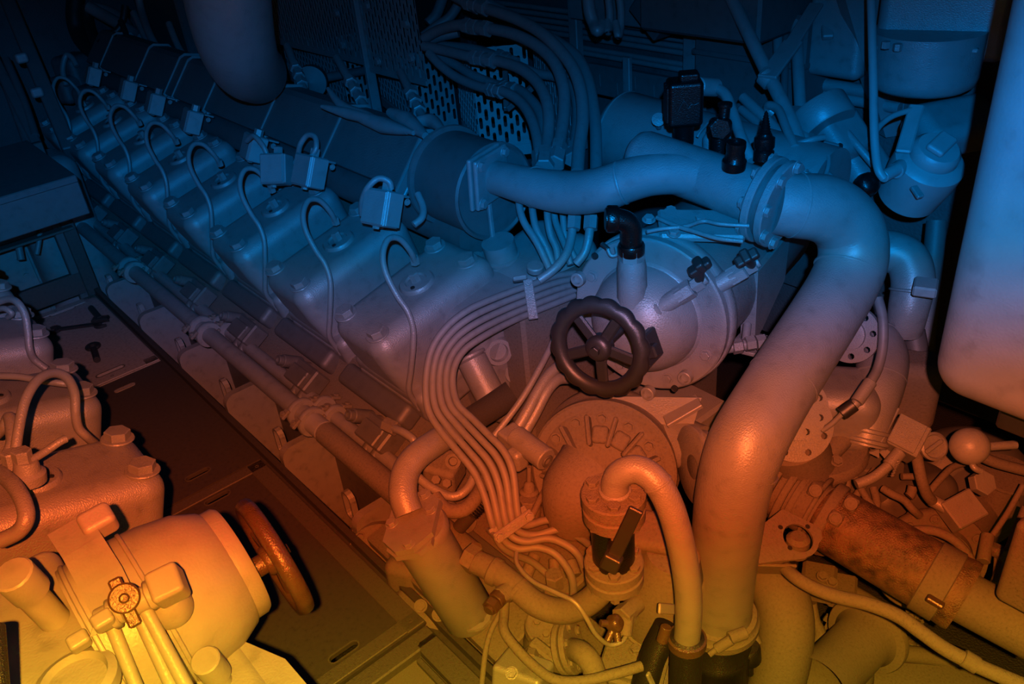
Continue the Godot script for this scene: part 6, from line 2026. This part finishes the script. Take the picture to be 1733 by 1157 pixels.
	for q in [["union line with big hex nut curving left onto the five lines", [969, 372, 2.34, 967, 400, 2.33, 958, 430, 2.31, 938, 455, 2.3, 912, 474, 2.3], [970, 388, 2.33]], ["union line with big hex nut nearest the black elbow", [999, 370, 2.33, 997, 398, 2.32, 990, 426, 2.32, 975, 446, 2.33], [999, 388, 2.32]]]:
		var o := th("union_line", q[0], "pipe")
		var mb := MB.new()
		mb.tube(pts(q[1]), 0.0125, 14)
		pt("tube", mb, M.paint, o)
		nut(W(q[2][0], q[2][1], q[2][2]), W(q[1][0], q[1][1], q[1][2]) - W(q[1][3], q[1][4], q[1][5]), 0.0205, M.paint, o, 1.25)
	# dark angle bracket in front of the guard
	var o := th("angle_bracket", "dark V-shaped angle bracket in front of the perforated guard", "bracket")
	for q in [[855, 122, 3.05, 857, 185, 2.98], [857, 185, 2.98, 903, 146, 3.0]]:
		var a := W(q[0], q[1], q[2]); var b := W(q[3], q[4], q[5])
		var mb := MB.new()
		mb.box((a + b) / 2, frame(b - a), Vector3(0.02, a.distance_to(b), 0.02), 0.002)
		pt("bar", mb, M.paint_dark, o)

# ---------------------------------------------------------------- perforated guards
func perforated(mb: MB, xf: Transform3D, nx: int, ny: int, cw: float, ch: float, sw: float, sh: float, t: float) -> void:
	# upright long holes, every second column shifted by half a cell
	var r := sw / 2
	var ys := sh / 2 - r
	for i in nx:
		var odd := i % 2 == 1
		var x0 := (i + 0.5) * cw
		if odd:
			for y in [0.0, ny * ch - ch / 2]:
				for z in [0.0, -t]:
					mb.quad(xf * Vector3(x0 - cw / 2, y, z), xf * Vector3(x0 + cw / 2, y, z), xf * Vector3(x0 + cw / 2, y + ch / 2, z), xf * Vector3(x0 - cw / 2, y + ch / 2, z), xf.basis.z if z == 0.0 else -xf.basis.z)
		for j in (ny - 1 if odd else ny):
			var c := Vector3(x0, (j + (1.0 if odd else 0.5)) * ch, 0)
			var inn := []
			var out := []
			for q in [[1, 1], [-1, 1], [-1, -1], [1, -1]]:
				var A := [Vector3(r * q[0], ys * q[1], 0), Vector3(r * 0.707 * q[0], (ys + r * 0.707) * q[1], 0), Vector3(0, (ys + r) * q[1], 0)]
				var B := [Vector3(cw / 2 * q[0], ys * q[1], 0), Vector3(cw / 2 * q[0], ch / 2 * q[1], 0), Vector3(0, ch / 2 * q[1], 0)]
				if q[0] * q[1] < 0: A.reverse(); B.reverse()
				inn.append_array(A); out.append_array(B)
			for k in 12:
				var l := (k + 1) % 12
				if inn[k].distance_to(inn[l]) < 1e-6: continue
				mb.quad(xf * (c + inn[k]), xf * (c + out[k]), xf * (c + out[l]), xf * (c + inn[l]), xf.basis.z)
				var e: Vector3 = (inn[l] - inn[k])
				mb.quad(xf * (c + inn[k]), xf * (c + inn[l]), xf * (c + inn[l] - Vector3(0, 0, t)), xf * (c + inn[k] - Vector3(0, 0, t)), xf.basis * Vector3(-e.y, e.x, 0).normalized())
func sheet(label: String, a: Vector3, b: Vector3, top: float, cw: float, ch: float, sw: float, sh: float, m: Material, rim := 0.03) -> Node3D:
	# upright sheet from a to b (its foot), as high as top
	var o := th("perforated_guard", label, "guard")
	var x := (b - a)
	var L := x.length()
	x = x.normalized()
	var y := Vector3.UP
	y = (y - x * y.dot(x)).normalized()
	var z := x.cross(y)
	if z.dot(CAM - a) < 0: z = -z
	var nx := int(L / cw)
	var ny := int(top / ch)
	var mb := MB.new()
	perforated(mb, Transform3D(Basis(x, y, z), a), nx, ny, cw, ch, sw, sh, 0.003)
	pt("perforated_sheet", mb, m, o)
	if rim > 0:
		mb = MB.new()
		mb.box(a + x * nx * cw / 2 - y * rim / 2, Basis(x, y, z), Vector3(nx * cw, rim, 0.006), 0.001)
		pt("foot_rim", mb, m, o)
	return o
func guards() -> void:
	# upper guard, close small slots, in two panels
	var xg := 1.93
	var pA := WX(458, 68, xg); var pB := WX(634, 107, xg); var pC := WX(741, 130, xg)
	var o := sheet("finely slotted upper guard panel between hanging bend and flat strip", Vector3(xg, pB.y, pA.z - 1.0), Vector3(xg, pB.y, pB.z - 0.01), 0.62, 0.024, 0.058, 0.0125, 0.045, M.paint, 0.02)
	for q in [[570, 22], [580, 76]]: bolt(WX(q[0], q[1], xg - 0.02), Vector3(-1, 0, 0), 0.016, M.paint, o)
	o = sheet("finely slotted upper guard panel right of the flat strip", Vector3(xg - 0.05, pB.y, pB.z + 0.02), Vector3(xg - 0.05, pB.y, pC.z), 0.42, 0.024, 0.058, 0.0125, 0.045, M.paint, 0.02)
	for q in [[688, 40], [697, 98], [622, 10], [640, 104]]: bolt(WX(q[0], q[1], xg - 0.07), Vector3(-1, 0, 0), 0.016, M.paint, o)
	o = th("flat_strip", "upright flat steel strip between the two upper guard panels", "strip")
	var mb := MB.new()
	var s := pB.z + 0.0
	mb.box(Vector3(xg - 0.03, pB.y + 0.05, s), Basis.IDENTITY, Vector3(0.012, 1.2, 0.075), 0.003)
	pt("bar", mb, M.paint, o)
	mb = MB.new()
	mb.box(Vector3(xg - 0.05, pB.y + 0.05, s + 0.036), Basis.IDENTITY, Vector3(0.04, 1.2, 0.006), 0.002)
	pt("edge_fin", mb, M.paint, o)
	# lower guard: large slots, folded zigzag
	var names := ["far left face of the folded lower guard by the hanging bend", "narrow face of the folded lower guard right of the hanging bend", "wide face of the folded lower guard left of the flat strip", "narrow face of the folded lower guard beside the flat strip", "wide face of the folded lower guard below the upper hoses", "narrow turned face of the folded lower guard behind the dark bracket", "broad right face of the folded lower guard behind the hoses", "last face of the folded lower guard behind the outer hoses"]
	var us := [[455, 160, 1.98], [500, 172, 2.14], [592, 190, 1.98], [652, 200, 2.16], [714, 208, 1.98], [784, 226, 2.16], [812, 235, 1.98], [915, 262, 2.16], [985, 285, 1.98]]
	var hs := [0.3, 0.3, 0.32, 0.32, 0.34, 0.34, 0.40, 0.40]
	for k in 8:
		var a := WX(us[k][0], us[k][1], us[k][2])
		var b := WX(us[k + 1][0], us[k + 1][1], us[k + 1][2])
		a.y = 0.675; b.y = 0.675
		sheet(names[k], a, b, hs[k], 0.024, 0.064, 0.0135, 0.047, M.paint, 0.045)
	# slanting tubes with hex unions before the guard
	var tubes := [[[486, 78, 3.7], [518, 160, 3.45], "far slanting union tube next to the hanging bend"], [[570, 98, 3.5], [622, 190, 3.2], "middle slanting union tube before the folded guard"], [[678, 122, 3.3], [718, 205, 3.0], "near slanting union tube before the folded guard"]]
	for t in tubes:
		var n := th("union_tube", t[2], "pipe", "slanting union tubes before the guard")
		var a := W(t[0][0], t[0][1], t[0][2]); var b := W(t[1][0], t[1][1], t[1][2])
		mb = MB.new()
		rod(mb, a, b, 0.0165)
		pt("tube", mb, M.paint, n)
		for f in [0.42, 0.58, 0.74]: nut(a.lerp(b, f), b - a, 0.026, M.paint, n, 0.9)
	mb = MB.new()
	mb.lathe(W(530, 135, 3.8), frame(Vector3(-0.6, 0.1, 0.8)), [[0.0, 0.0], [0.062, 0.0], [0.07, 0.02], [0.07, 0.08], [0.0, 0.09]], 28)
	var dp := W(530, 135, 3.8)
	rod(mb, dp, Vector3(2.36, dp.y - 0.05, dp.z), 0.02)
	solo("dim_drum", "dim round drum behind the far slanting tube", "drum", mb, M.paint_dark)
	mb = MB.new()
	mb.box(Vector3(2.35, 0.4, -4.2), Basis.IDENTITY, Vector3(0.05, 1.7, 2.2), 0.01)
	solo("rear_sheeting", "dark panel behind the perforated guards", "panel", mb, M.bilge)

# ---------------------------------------------------------------- cylinder, black fittings and background at upper right
func top_right() -> void:
	var o := th("air_receiver", "big smooth grey cylinder lying behind the black fittings", "cylinder")
	var a := W(1045, 222, 2.78)
	var b := W(1400, 330, 2.35)
	var mb := MB.new()
	var L := a.distance_to(b)
	mb.lathe(a, frame(b - a), [[0.0, -0.02], [0.09, -0.015], [0.122, 0.0], [0.132, 0.02], [0.132, L], [0.0, L]], 44)
	pt("shell", mb, M.paint, o)
	mb = MB.new()
	bead(mb, a + (b - a).normalized() * 0.02, b - a, 0.132, 0.004)
	pt("weld_bead", mb, M.paint, o)
	mb = MB.new()
	mb.lathe(W(1115, 215, 2.5), frame(Vector3(-0.6, 0.6, 0.5)), [[0.0, 0.0], [0.008, 0.0], [0.008, 0.05], [0.018, 0.06], [0.02, 0.066], [0.0, 0.068]], 16)
	pt("brass_cock", mb, M.paint, o)
	# black switch box
	o = th("pressure_switch", "glossy black switch box on a threaded neck above the huge pipe", "switch")
	var c := W(1158, 172, 2.15)
	var up := Vector3(0.0, 1, 0.0)
	var yaw := Basis(Vector3.UP, -0.75)
	mb = MB.new()
	mb.rbox(c, yaw, Vector3(0.088, 0.115, 0.075), 0.012)
	pt("case", mb, M.black_gloss, o)
	mb = MB.new()
	mb.rbox(c + up * 0.064 + yaw * Vector3(0.01, 0, 0), yaw, Vector3(0.05, 0.022, 0.045), 0.007)
	pt("top_cap", mb, M.black_gloss, o)
	for x in [-0.03, 0.0, 0.03]:
		mb = MB.new()
		mb.box(c + yaw * Vector3(-0.045, 0.0, x * 0.8), yaw, Vector3(0.008, 0.09, 0.012), 0.002)
		pt("case_rib", mb, M.black_gloss, o)
	mb = MB.new()
	mb.tube(PackedVector3Array([c + yaw * Vector3(-0.02, -0.012, 0.039), c + yaw * Vector3(-0.008, 0.012, 0.040), c + yaw * Vector3(0.0, 0.006, 0.040), c + yaw * Vector3(0.004, -0.006, 0.040), c + yaw * Vector3(0.012, 0.004, 0.040), c + yaw * Vector3(0.02, 0.002, 0.040), c + yaw * Vector3(0.03, 0.006, 0.040)]), 0.0013, 6)
	pt("raised_script", mb, M.black_iron, o, "raised handwritten-looking squiggle")
	mb = MB.new()
	mb.lathe(c + Vector3(0.0, -0.155, 0), Basis.IDENTITY, [[0.0, 0.0], [0.026, 0.0], [0.028, 0.03], [0.024, 0.034], [0.026, 0.05], [0.026, 0.085], [0.03, 0.1], [0.0, 0.1]], 20)
	pt("neck", mb, M.black_gloss, o)
	o = th("cable_gland", "pale stub and hose leaving the black switch box to the right", "pipe")
	mb = MB.new()
	rod(mb, W(1180, 146, 2.2), W(1211, 148, 2.25), 0.024)
	mb.tube(pts([1211, 148, 2.24, 1228, 160, 2.2, 1240, 190, 2.15, 1250, 220, 2.1, 1262, 250, 2.05, 1272, 272, 2.03]), 0.0135, 14)
	pt("tube", mb, M.paint, o)
	# black tee valve
	o = th("black_tee_valve", "black tee valve with hexagonal front plug between switch box and nipple", "valve")
	c = W(1219, 216, 2.1)
	mb = MB.new()
	mb.rbox(c, Basis(Vector3.UP, -0.5), Vector3(0.05, 0.05, 0.05), 0.014)
	rod(mb, c - up * 0.02, c - up * 0.068, 0.023, 18)
	rod(mb, c + up * 0.015 + Vector3(0.012, 0, 0), c + up * 0.055 + Vector3(0.016, 0, 0), 0.014, 16)
	rod(mb, c + up * 0.048 + Vector3(0.016, 0, 0), c + up * 0.058 + Vector3(0.016, 0, 0), 0.018, 16)
	pt("body", mb, M.black_gloss, o)
	nut(c + (CAM - c).normalized() * 0.02 + Vector3(-0.008, 0, 0), Vector3(-0.6, 0.25, 0.75), 0.026, M.black_gloss, o, 0.6)
	bolt(c + (CAM - c).normalized() * 0.034 + Vector3(-0.014, 0, 0), Vector3(-0.6, 0.25, 0.75), 0.011, M.black_gloss, o)
	o = th("black_nipple", "short black open nipple on the huge pipe in front of the tee valve", "nipple")
	c = W(1242, 282, 1.97)
	mb = MB.new()
	mb.lathe(c, frame(Vector3(-0.05, 1, 0.1)), [[0.0, -0.004], [0.027, -0.004], [0.028, 0.016], [0.024, 0.02], [0.021, 0.036], [0.023, 0.05], [0.022, 0.062], [0.012, 0.064], [0.01, 0.05], [0.0, 0.05]], 20)
	pt("body", mb, M.black_gloss, o)
	o = th("black_valve_cone", "black threaded fitting with ribbed cone tip near the round flange", "fitting")
	c = W(1292, 270, 2.0)
	mb = MB.new()
	var cb := frame(Vector3(0.06, 1, -0.05))
	mb.lathe(c, cb, [[0.0, 0.0], [0.024, 0.0], [0.024, 0.02], [0.02, 0.024], [0.024, 0.03], [0.024, 0.052], [0.018, 0.056], [0.016, 0.062], [0.0, 0.062]], 20)
	pt("body", mb, M.black_gloss, o)
	var cp := []
	for k in 9:
		cp.append([0.0155 - 0.0013 * k, 0.06 + 0.006 * k]); cp.append([0.0125 - 0.0012 * k, 0.063 + 0.006 * k])
	cp.append([0.0, 0.116])
	mb = MB.new()
	mb.lathe(c, cb, cp, 16)
	pt("ribbed_tip", mb, M.black_gloss, o)
	# tray with wires under the tee
	o = th("cover_plate", "flat bolted cover plate with thin wires behind the black elbow", "cover")
	var pc := WY(1185, 382, 0.915)
	var n := Vector3(-0.1, 0.97, 0.2).normalized()
	var px := (W(1230, 372, 2.3) - W(1130, 362, 2.3))
	px = (px - n * px.dot(n)).normalized()
	mb = MB.new()
	mb.box(pc, Basis(px, n, px.cross(n)), Vector3(0.2, 0.022, 0.11), 0.006)
	pt("plate", mb, M.paint, o)
	for q in [[1098, 372], [1135, 358], [1185, 372], [1140, 395]]: bolt(WY(q[0], q[1], 0.93), n, 0.013, M.paint, o)
	var wires := [["thin pale wire wandering over the bolted cover plate", [1112, 368, 1125, 374, 1150, 384, 1180, 393, 1215, 403, 1258, 408], 0.0055], ["second thin wire looping from the black elbow over the cover plate", [1094, 392, 1120, 387, 1160, 383, 1190, 374, 1220, 379, 1268, 382], 0.005]]
	for w in wires:
		var path := PackedVector3Array()
		for k in range(0, w[1].size(), 2): path.append(WY(w[1][k], w[1][k + 1], 0.945))
		mb = MB.new()
		mb.tube(path, w[2], 10)
		solo("signal_wire", w[0], "wire", mb, M.paint)
	# background: right wall panels, conduits, posts
	o = th("conduit_stack", "stack of thin level conduits on the back wall", "conduit")
	var ys := [1.03, 1.004, 0.978, 0.952, 0.928, 0.884, 0.862]
	for y in ys:
		mb = MB.new()
		rod(mb, Vector3(2.72, y, -4.6), Vector3(2.72, y, -2.05), 0.0115, 12)
		pt("conduit", mb, M.paint, o)
	mb = MB.new()
	mb.box(Vector3(2.78, 1.0, -3.0), Basis.IDENTITY, Vector3(0.04, 1.9, 4.2), 0.004)
	solo("rear_sheet", "plain grey panel behind the conduit stack", "panel", mb, M.wall_paint)
	var wz := WX(1172, 60, 2.62)
	mb = MB.new()
	mb.box(Vector3(2.64, 1.1, wz.z), Basis.IDENTITY, Vector3(0.05, 1.3, 0.085), 0.004)
	solo("flat_post", "upright flat post crossing the conduit stack above the switch box", "post", mb, M.paint)
	mb = MB.new()
	var w2 := WX(968, 40, 2.62)
	mb.box(Vector3(2.64, 1.1, w2.z), Basis.IDENTITY, Vector3(0.04, 1.3, 0.05), 0.004)
	solo("flat_post", "narrow upright post behind the outer hoses", "post", mb, M.paint)
	o = th("slotted_rail", "low slotted rail with upright clip above the grey cylinder", "rail")
	mb = MB.new()
	var r0 := WX(998, 130, 2.5); var r1 := WX(1135, 158, 2.5)
	mb.box((r0 + r1) / 2, Basis.IDENTITY, Vector3(0.03, 0.12, absf(r1.z - r0.z)), 0.004)
	for rz in [r0.z, r1.z]: mb.box(Vector3(2.63, (r0.y + r1.y) / 2 - 0.03, rz), Basis.IDENTITY, Vector3(0.27, 0.02, 0.03), 0.002)
	pt("rail", mb, M.paint_dark, o)
	for k in 9:
		mb = MB.new()
		mb.box(r0.lerp(r1, (k + 0.5) / 9.0) + Vector3(-0.017, 0.02 * (k % 3 - 1), 0), Basis(Vector3(1, 0, 0), 0.3 + 1.2 * (k % 2)), Vector3(0.004, 0.012, 0.05), 0.001)
		pt("louvre", mb, M.paint_dark, o)
	mb = MB.new()
	mb.box(WX(1062, 132, 2.46), Basis.IDENTITY, Vector3(0.02, 0.16, 0.035), 0.003)
	pt("clip", mb, M.paint, o)
	# ledge brackets with hanging hooks at the top
	o = th("cable_tray", "level tray with cut-outs at the top of the back wall", "tray")
	var t0 := WX(985, 20, 2.6); var t1 := WX(1135, 36, 2.6)
	mb = MB.new()
	mb.box((t0 + t1) / 2 + Vector3(0, 0.03, 0), Basis.IDENTITY, Vector3(0.05, 0.12, absf(t1.z - t0.z) + 0.1), 0.005)
	pt("side", mb, M.paint, o)
	mb = MB.new()
	mb.box(WX(1110, 22, 2.5), Basis(Vector3(1, 0, 0), 0.7), Vector3(0.1, 0.1, 0.16), 0.006)
	pt("end_box", mb, M.paint_dark, o)
	for q in [[995, 0, 1005, 48, 1018, 48], [1029, 0, 1031, 50, 1028, 42], [1048, 0, 1050, 56, 1042, 44]]:
		pipe("hanging_hook", ["left dim hose loop hanging from the cable tray", "middle thin hook hanging from the cable tray", "right dim hook hanging from the cable tray"][[995, 1029, 1048].find(q[0])], "hook", [q[0], -8, 3.0, q[0] + 3, 20, 3.0, q[2], q[3] - 8, 3.0, (q[2] + q[4]) / 2, q[3] + 4, 2.98, q[4], q[5] - 6, 3.0], 0.014 if q[0] > 1000 else 0.022, M.paint, "hooks on the cable tray")
	# dark box on the wall
	o = th("electrical_cabinet", "large dim cabinet on the back wall right of the flat post", "cabinet")
	var k0 := WX(1185, 80, 2.55); var k1 := WX(1300, 150, 2.55)
	mb = MB.new()
	mb.box(Vector3(2.65, (WX(1210, 40, 2.55).y + WX(1215, 150, 2.55).y) / 2, (k0.z + k1.z) / 2 + 0.05), Basis.IDENTITY, Vector3(0.2, 0.34, absf(k1.z - k0.z) + 0.16), 0.01)
	pt("body", mb, M.paint_dark, o)
	mb = MB.new()
	mb.box(Vector3(2.65, WX(1210, 92, 2.55).y, (k0.z + k1.z) / 2 + 0.05), Basis.IDENTITY, Vector3(0.216, 0.02, absf(k1.z - k0.z) + 0.17), 0.004)
	pt("rib", mb, M.paint_dark, o)
	mb = MB.new()
	mb.box(WX(1225, 6, 2.5), Basis.IDENTITY, Vector3(0.3, 0.16, 0.5), 0.01)
	solo("beam_end", "dim beam running along the top over the wall cabinet", "beam", mb, M.paint_dark)
	# braces
	pipe("brace_tube", "long slanting brace tube crossing down to the pipe cluster", "brace", [1236, -6, 2.7, 1268, 60, 2.62, 1301, 128, 2.55, 1330, 186, 2.48, 1352, 240, 2.42, 1380, 320, 2.36], 0.0205, M.paint)
	o = th("brace_collar", "clamp collar on the slanting brace tube with a flat arm rising right", "clamp")
	mb = MB.new()
	rod(mb, W(1292, 126, 2.55), W(1306, 140, 2.54), 0.029)
	pt("collar", mb, M.paint, o)
	var s0 := W(1300, 128, 2.52); var s1 := W(1340, 74, 2.58); var s2 := W(1380, 10, 2.66)
	for q in [[s0, s1, 0.06], [s1, s2, 0.045]]:
		mb = MB.new()
		mb.box((q[0] + q[1]) / 2, frame(q[1] - q[0]), Vector3(q[2], q[0].distance_to(q[1]) + 0.02, 0.012), 0.003)
		pt("flat_arm", mb, M.paint, o)
	pipe("upright_tube", "left of two upright tubes behind the slanting brace", "pipe", [1313, -6, 2.85, 1315, 40, 2.83, 1318, 90, 2.8], 0.0175, M.paint)
	pipe("upright_tube", "right of two upright tubes behind the slanting brace", "pipe", [1346, -6, 2.8, 1348, 60, 2.76, 1351, 120, 2.72, 1355, 190, 2.68], 0.019, M.paint)
	pipe("upright_tube", "dim thin tube between the two upright tubes", "pipe", [1330, -6, 2.85, 1330, 60, 2.8, 1326, 190, 2.72], 0.012, M.paint_dark)
	mb = MB.new()
	mb.box(W(1398, 32, 2.75), frame(W(1395, 0, 2.78) - W(1402, 70, 2.7)), Vector3(0.035, 0.17, 0.02), 0.004)
	solo("hanger_bar", "flat hanger bar left of the tapering duct", "bar", mb, M.paint)
	var wp := ["upper level pipe", "lower level pipe", "pale level ledge", "level pipe with couplings"]
	var wy := [[1358, 80, 1440, 92, 0.018], [1358, 95, 1440, 108, 0.018], [1345, 135, 1475, 158, 0.022], [1345, 152, 1475, 172, 0.02]]
	for k in 4:
		var p0 := WX(wy[k][0], wy[k][1], 2.7)
		var p1 := WX(wy[k][2], wy[k][3], 2.7)
		mb = MB.new()
		p1.y = p0.y
		rod(mb, p0 + Vector3(0, 0, -0.3), p1 + Vector3(0, 0, 0.1), wy[k][4], 14)
		solo("level_pipe", "%s on the wall behind the upright tubes" % wp[k], "pipe", mb, M.paint)
	mb = MB.new()
	mb.box(Vector3(2.9, 0.8, -1.3), Basis.IDENTITY, Vector3(0.05, 2.2, 1.9), 0.006)
	solo("rear_sheet", "plain panel behind the level wall pipes", "panel", mb, M.wall_paint)
	# gauge drum and pump body right
	o = th("round_gauge", "tilted round grey gauge drum on a boxy casting beside the lamp cable", "gauge")
	var ga := Vector3(-0.35, 0.78, 0.0).normalized()
	c = W(1392, 198, 2.5)
	mb = MB.new()
	var gb := frame(Vector3(ex.x, -ed.x, -ez.x) * -0.42 - Vector3(ex.y, -ed.y, -ez.y) * 0.9 + Vector3(ex.z, -ed.z, -ez.z) * 0.25)
	mb.lathe(c, gb, [[0.0, -0.038], [0.082, -0.038], [0.086, -0.033], [0.086, 0.033], [0.082, 0.038], [0.0, 0.038]], 36)
	pt("drum", mb, M.paint, o)
	mb = MB.new()
	mb.rbox(W(1415, 240, 2.55), gb, Vector3(0.15, 0.15, 0.15), 0.03)
	mb.rbox(W(1450, 290, 2.6), gb, Vector3(0.16, 0.14, 0.16), 0.04)
	pt("casting", mb, M.paint, o)
	for k in 9:
		var an := 0.4 + 0.25 * k
		fix("rim_screw", socket_mesh, c - gb.y * 0.036 + gb * Vector3(cos(an) * 0.066, 0, sin(an) * 0.077), -gb.y, 0.006, M.paint, o)
	o = th("small_union", "small clamped union with black band below the round gauge", "pipe union")
	mb = MB.new()
	rod(mb, W(1392, 248, 2.4), W(1420, 255, 2.38), 0.018)
	pt("body", mb, M.paint, o)
	mb = MB.new()
	rod(mb, W(1415, 254, 2.38), W(1421, 256, 2.38), 0.022)
	pt("black_band", mb, M.black_iron, o)
	o = th("black_stopper", "small glossy black knob right of the pipe cluster", "knob")
	mb = MB.new()
	mb.lathe(W(1468, 312, 2.3), frame(Vector3(-0.4, 0.6, 0.6)), [[0.0, -0.02], [0.028, -0.02], [0.034, -0.005], [0.03, 0.015], [0.02, 0.025], [0.0, 0.026]], 20)
	pt("knob", mb, M.black_gloss, o)
	var cl := [
		[[1258, 165, 2.6, 1300, 205, 2.5, 1345, 252, 2.4, 1400, 300, 2.3, 1450, 345, 2.25], 0.016, "long pipe of the cluster, uppermost"],
		[[1255, 185, 2.6, 1290, 215, 2.5, 1330, 250, 2.4, 1380, 295, 2.3, 1430, 340, 2.24], 0.013, "long pipe of the cluster, second"],
		[[1310, 192, 2.5, 1300, 184, 2.5, 1302, 178, 2.48, 1318, 186, 2.44, 1330, 215, 2.38, 1345, 250, 2.32], 0.0125, "hook-ended pipe standing over the cluster"],
		[[1345, 245, 2.34, 1375, 236, 2.33, 1395, 232, 2.34], 0.009, "short pipe lying across the cluster"],
		[[1402, 264, 2.26, 1402, 280, 2.24, 1396, 300, 2.22], 0.006, "wire tie round the cluster pipes"],
		[[1180, 232, 2.4, 1186, 222, 2.4, 1198, 208, 2.42], 0.004, "thin wire by the black tee valve"],
		[[1425, 215, 2.5, 1450, 245, 2.46, 1480, 280, 2.44], 0.012, "thin pipe slanting from the gauge casting"],
	]
	for q in cl: pipe("cluster_pipe", q[2], "pipe", q[0], q[1], M.paint, "", 12)
	mb = MB.new()
	mb.rbox(W(1300, 225, 2.62), Basis(Vector3.UP, 0.4), Vector3(0.3, 0.1, 0.3), 0.03)
	mb.rbox(W(1208, 252, 2.4), Basis(Vector3.UP, 0.4), Vector3(0.06, 0.1, 0.06), 0.02)
	solo("base_casting", "lumpy casting under the pipe cluster", "casting", mb, M.paint)

# ---------------------------------------------------------------- top left
func top_left() -> void:
	var o := th("hanging_bend", "huge smooth pipe bend hanging from the top over the exhaust manifold", "pipe")
	var mb := MB.new()
	mb.tube(pts([372, -120, 2.35, 380, -50, 2.42, 388, 15, 2.52, 400, 72, 2.68, 415, 108, 2.92, 432, 122, 3.2]), [0.126, 0.126, 0.124, 0.121, 0.118, 0.116], 44, 8)
	pt("bend", mb, M.paint, o)
	# left stanchion frame
	o = th("stanchion", "dark slanting steel stanchion with lit knobs at the left frame edge", "frame")
	var a := W(8, -10, 4.6); var b := W(122, 262, 4.3)
	mb = MB.new()
	mb.box((a + b) / 2, frame(b - a), Vector3(0.07, a.distance_to(b), 0.12), 0.006)
	pt("post", mb, M.paint_dark, o)
	a = W(-30, 60, 4.6); b = W(70, 262, 4.3)
	mb = MB.new()
	mb.box((a + b) / 2, frame(b - a), Vector3(0.05, a.distance_to(b), 0.1), 0.006)
	pt("post", mb, M.paint_dark, o)
	for q in [[36, 98], [62, 156]]:
		mb = MB.new()
		mb.rbox(W(q[0], q[1], 4.3), Basis.IDENTITY, Vector3(0.06, 0.05, 0.05), 0.015)
		pt("knob", mb, M.paint, o)
	for q in [[[10, 100, 4.5, 40, 170, 4.4, 60, 230, 4.3], 0.02], [[-4, 110, 4.5, 22, 180, 4.4, 44, 240, 4.3], 0.018], [[28, 200, 4.35, 50, 240, 4.3, 74, 258, 4.3], 0.016]]:
		pipe("bundle_cable", ["outer cable strapped along the dark stanchion", "inner cable strapped along the dark stanchion", "low cable at the stanchion foot"][[0.02, 0.018, 0.016].find(q[1])], "cable", q[0], q[1], M.paint_dark, "cables along the stanchion")
	# cable tangle at the far end
	var cb := [
		[[128, -6, 5.2, 126, 30, 5.2, 134, 60, 5.2, 152, 82, 5.1, 168, 92, 5.0], 0.05, "dark thick cable loop hanging at the far end"],
		[[146, 10, 5.1, 150, 40, 5.1, 160, 70, 5.0, 166, 90, 5.0], 0.03, "second dark cable beside the thick loop"],
		[[168, 74, 4.9, 185, 60, 4.9, 200, 50, 4.9, 208, 34, 4.9, 212, 10, 4.9], 0.02, "black cable crossing before the pale bundle"],
		[[150, 12, 5.0, 175, 26, 5.0, 200, 40, 4.95, 230, 58, 4.9, 242, 66, 4.85], 0.035, "pale wrapped bundle, lower strand"],
		[[160, 15, 5.05, 185, 22, 5.05, 205, 34, 5.0, 215, 50, 4.95], 0.04, "pale wrapped bundle, upper strand"],
		[[234, -6, 4.8, 240, 20, 4.8, 252, 55, 4.7, 266, 82, 4.65], 0.022, "straight slanting tube left of the guard"],
		[[226, 22, 4.85, 240, 50, 4.8, 252, 76, 4.75], 0.02, "thin slanting tube beside the straight one"],
		[[286, 40, 4.5, 300, 75, 4.45, 316, 102, 4.4], 0.018, "slanting union tube behind the manifold cladding"],
		[[112, 145, 5.0, 106, 118, 5.0, 112, 94, 5.0, 122, 98, 5.0, 130, 112, 5.0], 0.016, "cable loop standing behind the farthest cover"],
		[[204, 35, 4.8, 214, 62, 4.78, 204, 68, 4.76, 196, 62, 4.76], 0.016, "black strap hanging over the cladding end"],
	]
	for q in cb: pipe("hanging_cable", q[2], "cable", q[0], q[1], M.black_iron if q[2].contains("dark") or q[2].contains("black") else M.paint, "", 12)
	mb = MB.new()
	mb.box(W(270, 10, 5.0), Basis.IDENTITY, Vector3(0.06, 0.5, 0.7), 0.01)
	solo("guard_sheet", "dim sheet guard at the far end above the cladding", "guard", mb, M.paint_dark)
	o = th("far_casting", "dim lumpy castings behind the farthest valve cover", "casting")
	for q in [[130, 120, 5.2, 0.2], [115, 150, 5.15, 0.16], [150, 165, 5.0, 0.14]]:
		mb = MB.new()
		mb.rbox(W(q[0], q[1], q[2]), Basis(Vector3.UP, 0.4), Vector3(q[3], q[3], q[3]), 0.04)
		pt("lump", mb, M.paint_dark, o)
	# curved bulkhead beyond
	mb = MB.new()
	mb.box(Vector3(0.9, 1.2, -6.3), Basis(Vector3.UP, 0.1), Vector3(2.6, 3.4, 0.06), 0.01)
	solo("bulkhead_sheet", "plain dim bulkhead sheet closing the far end of the room", "bulkhead", mb, M.wall_paint)
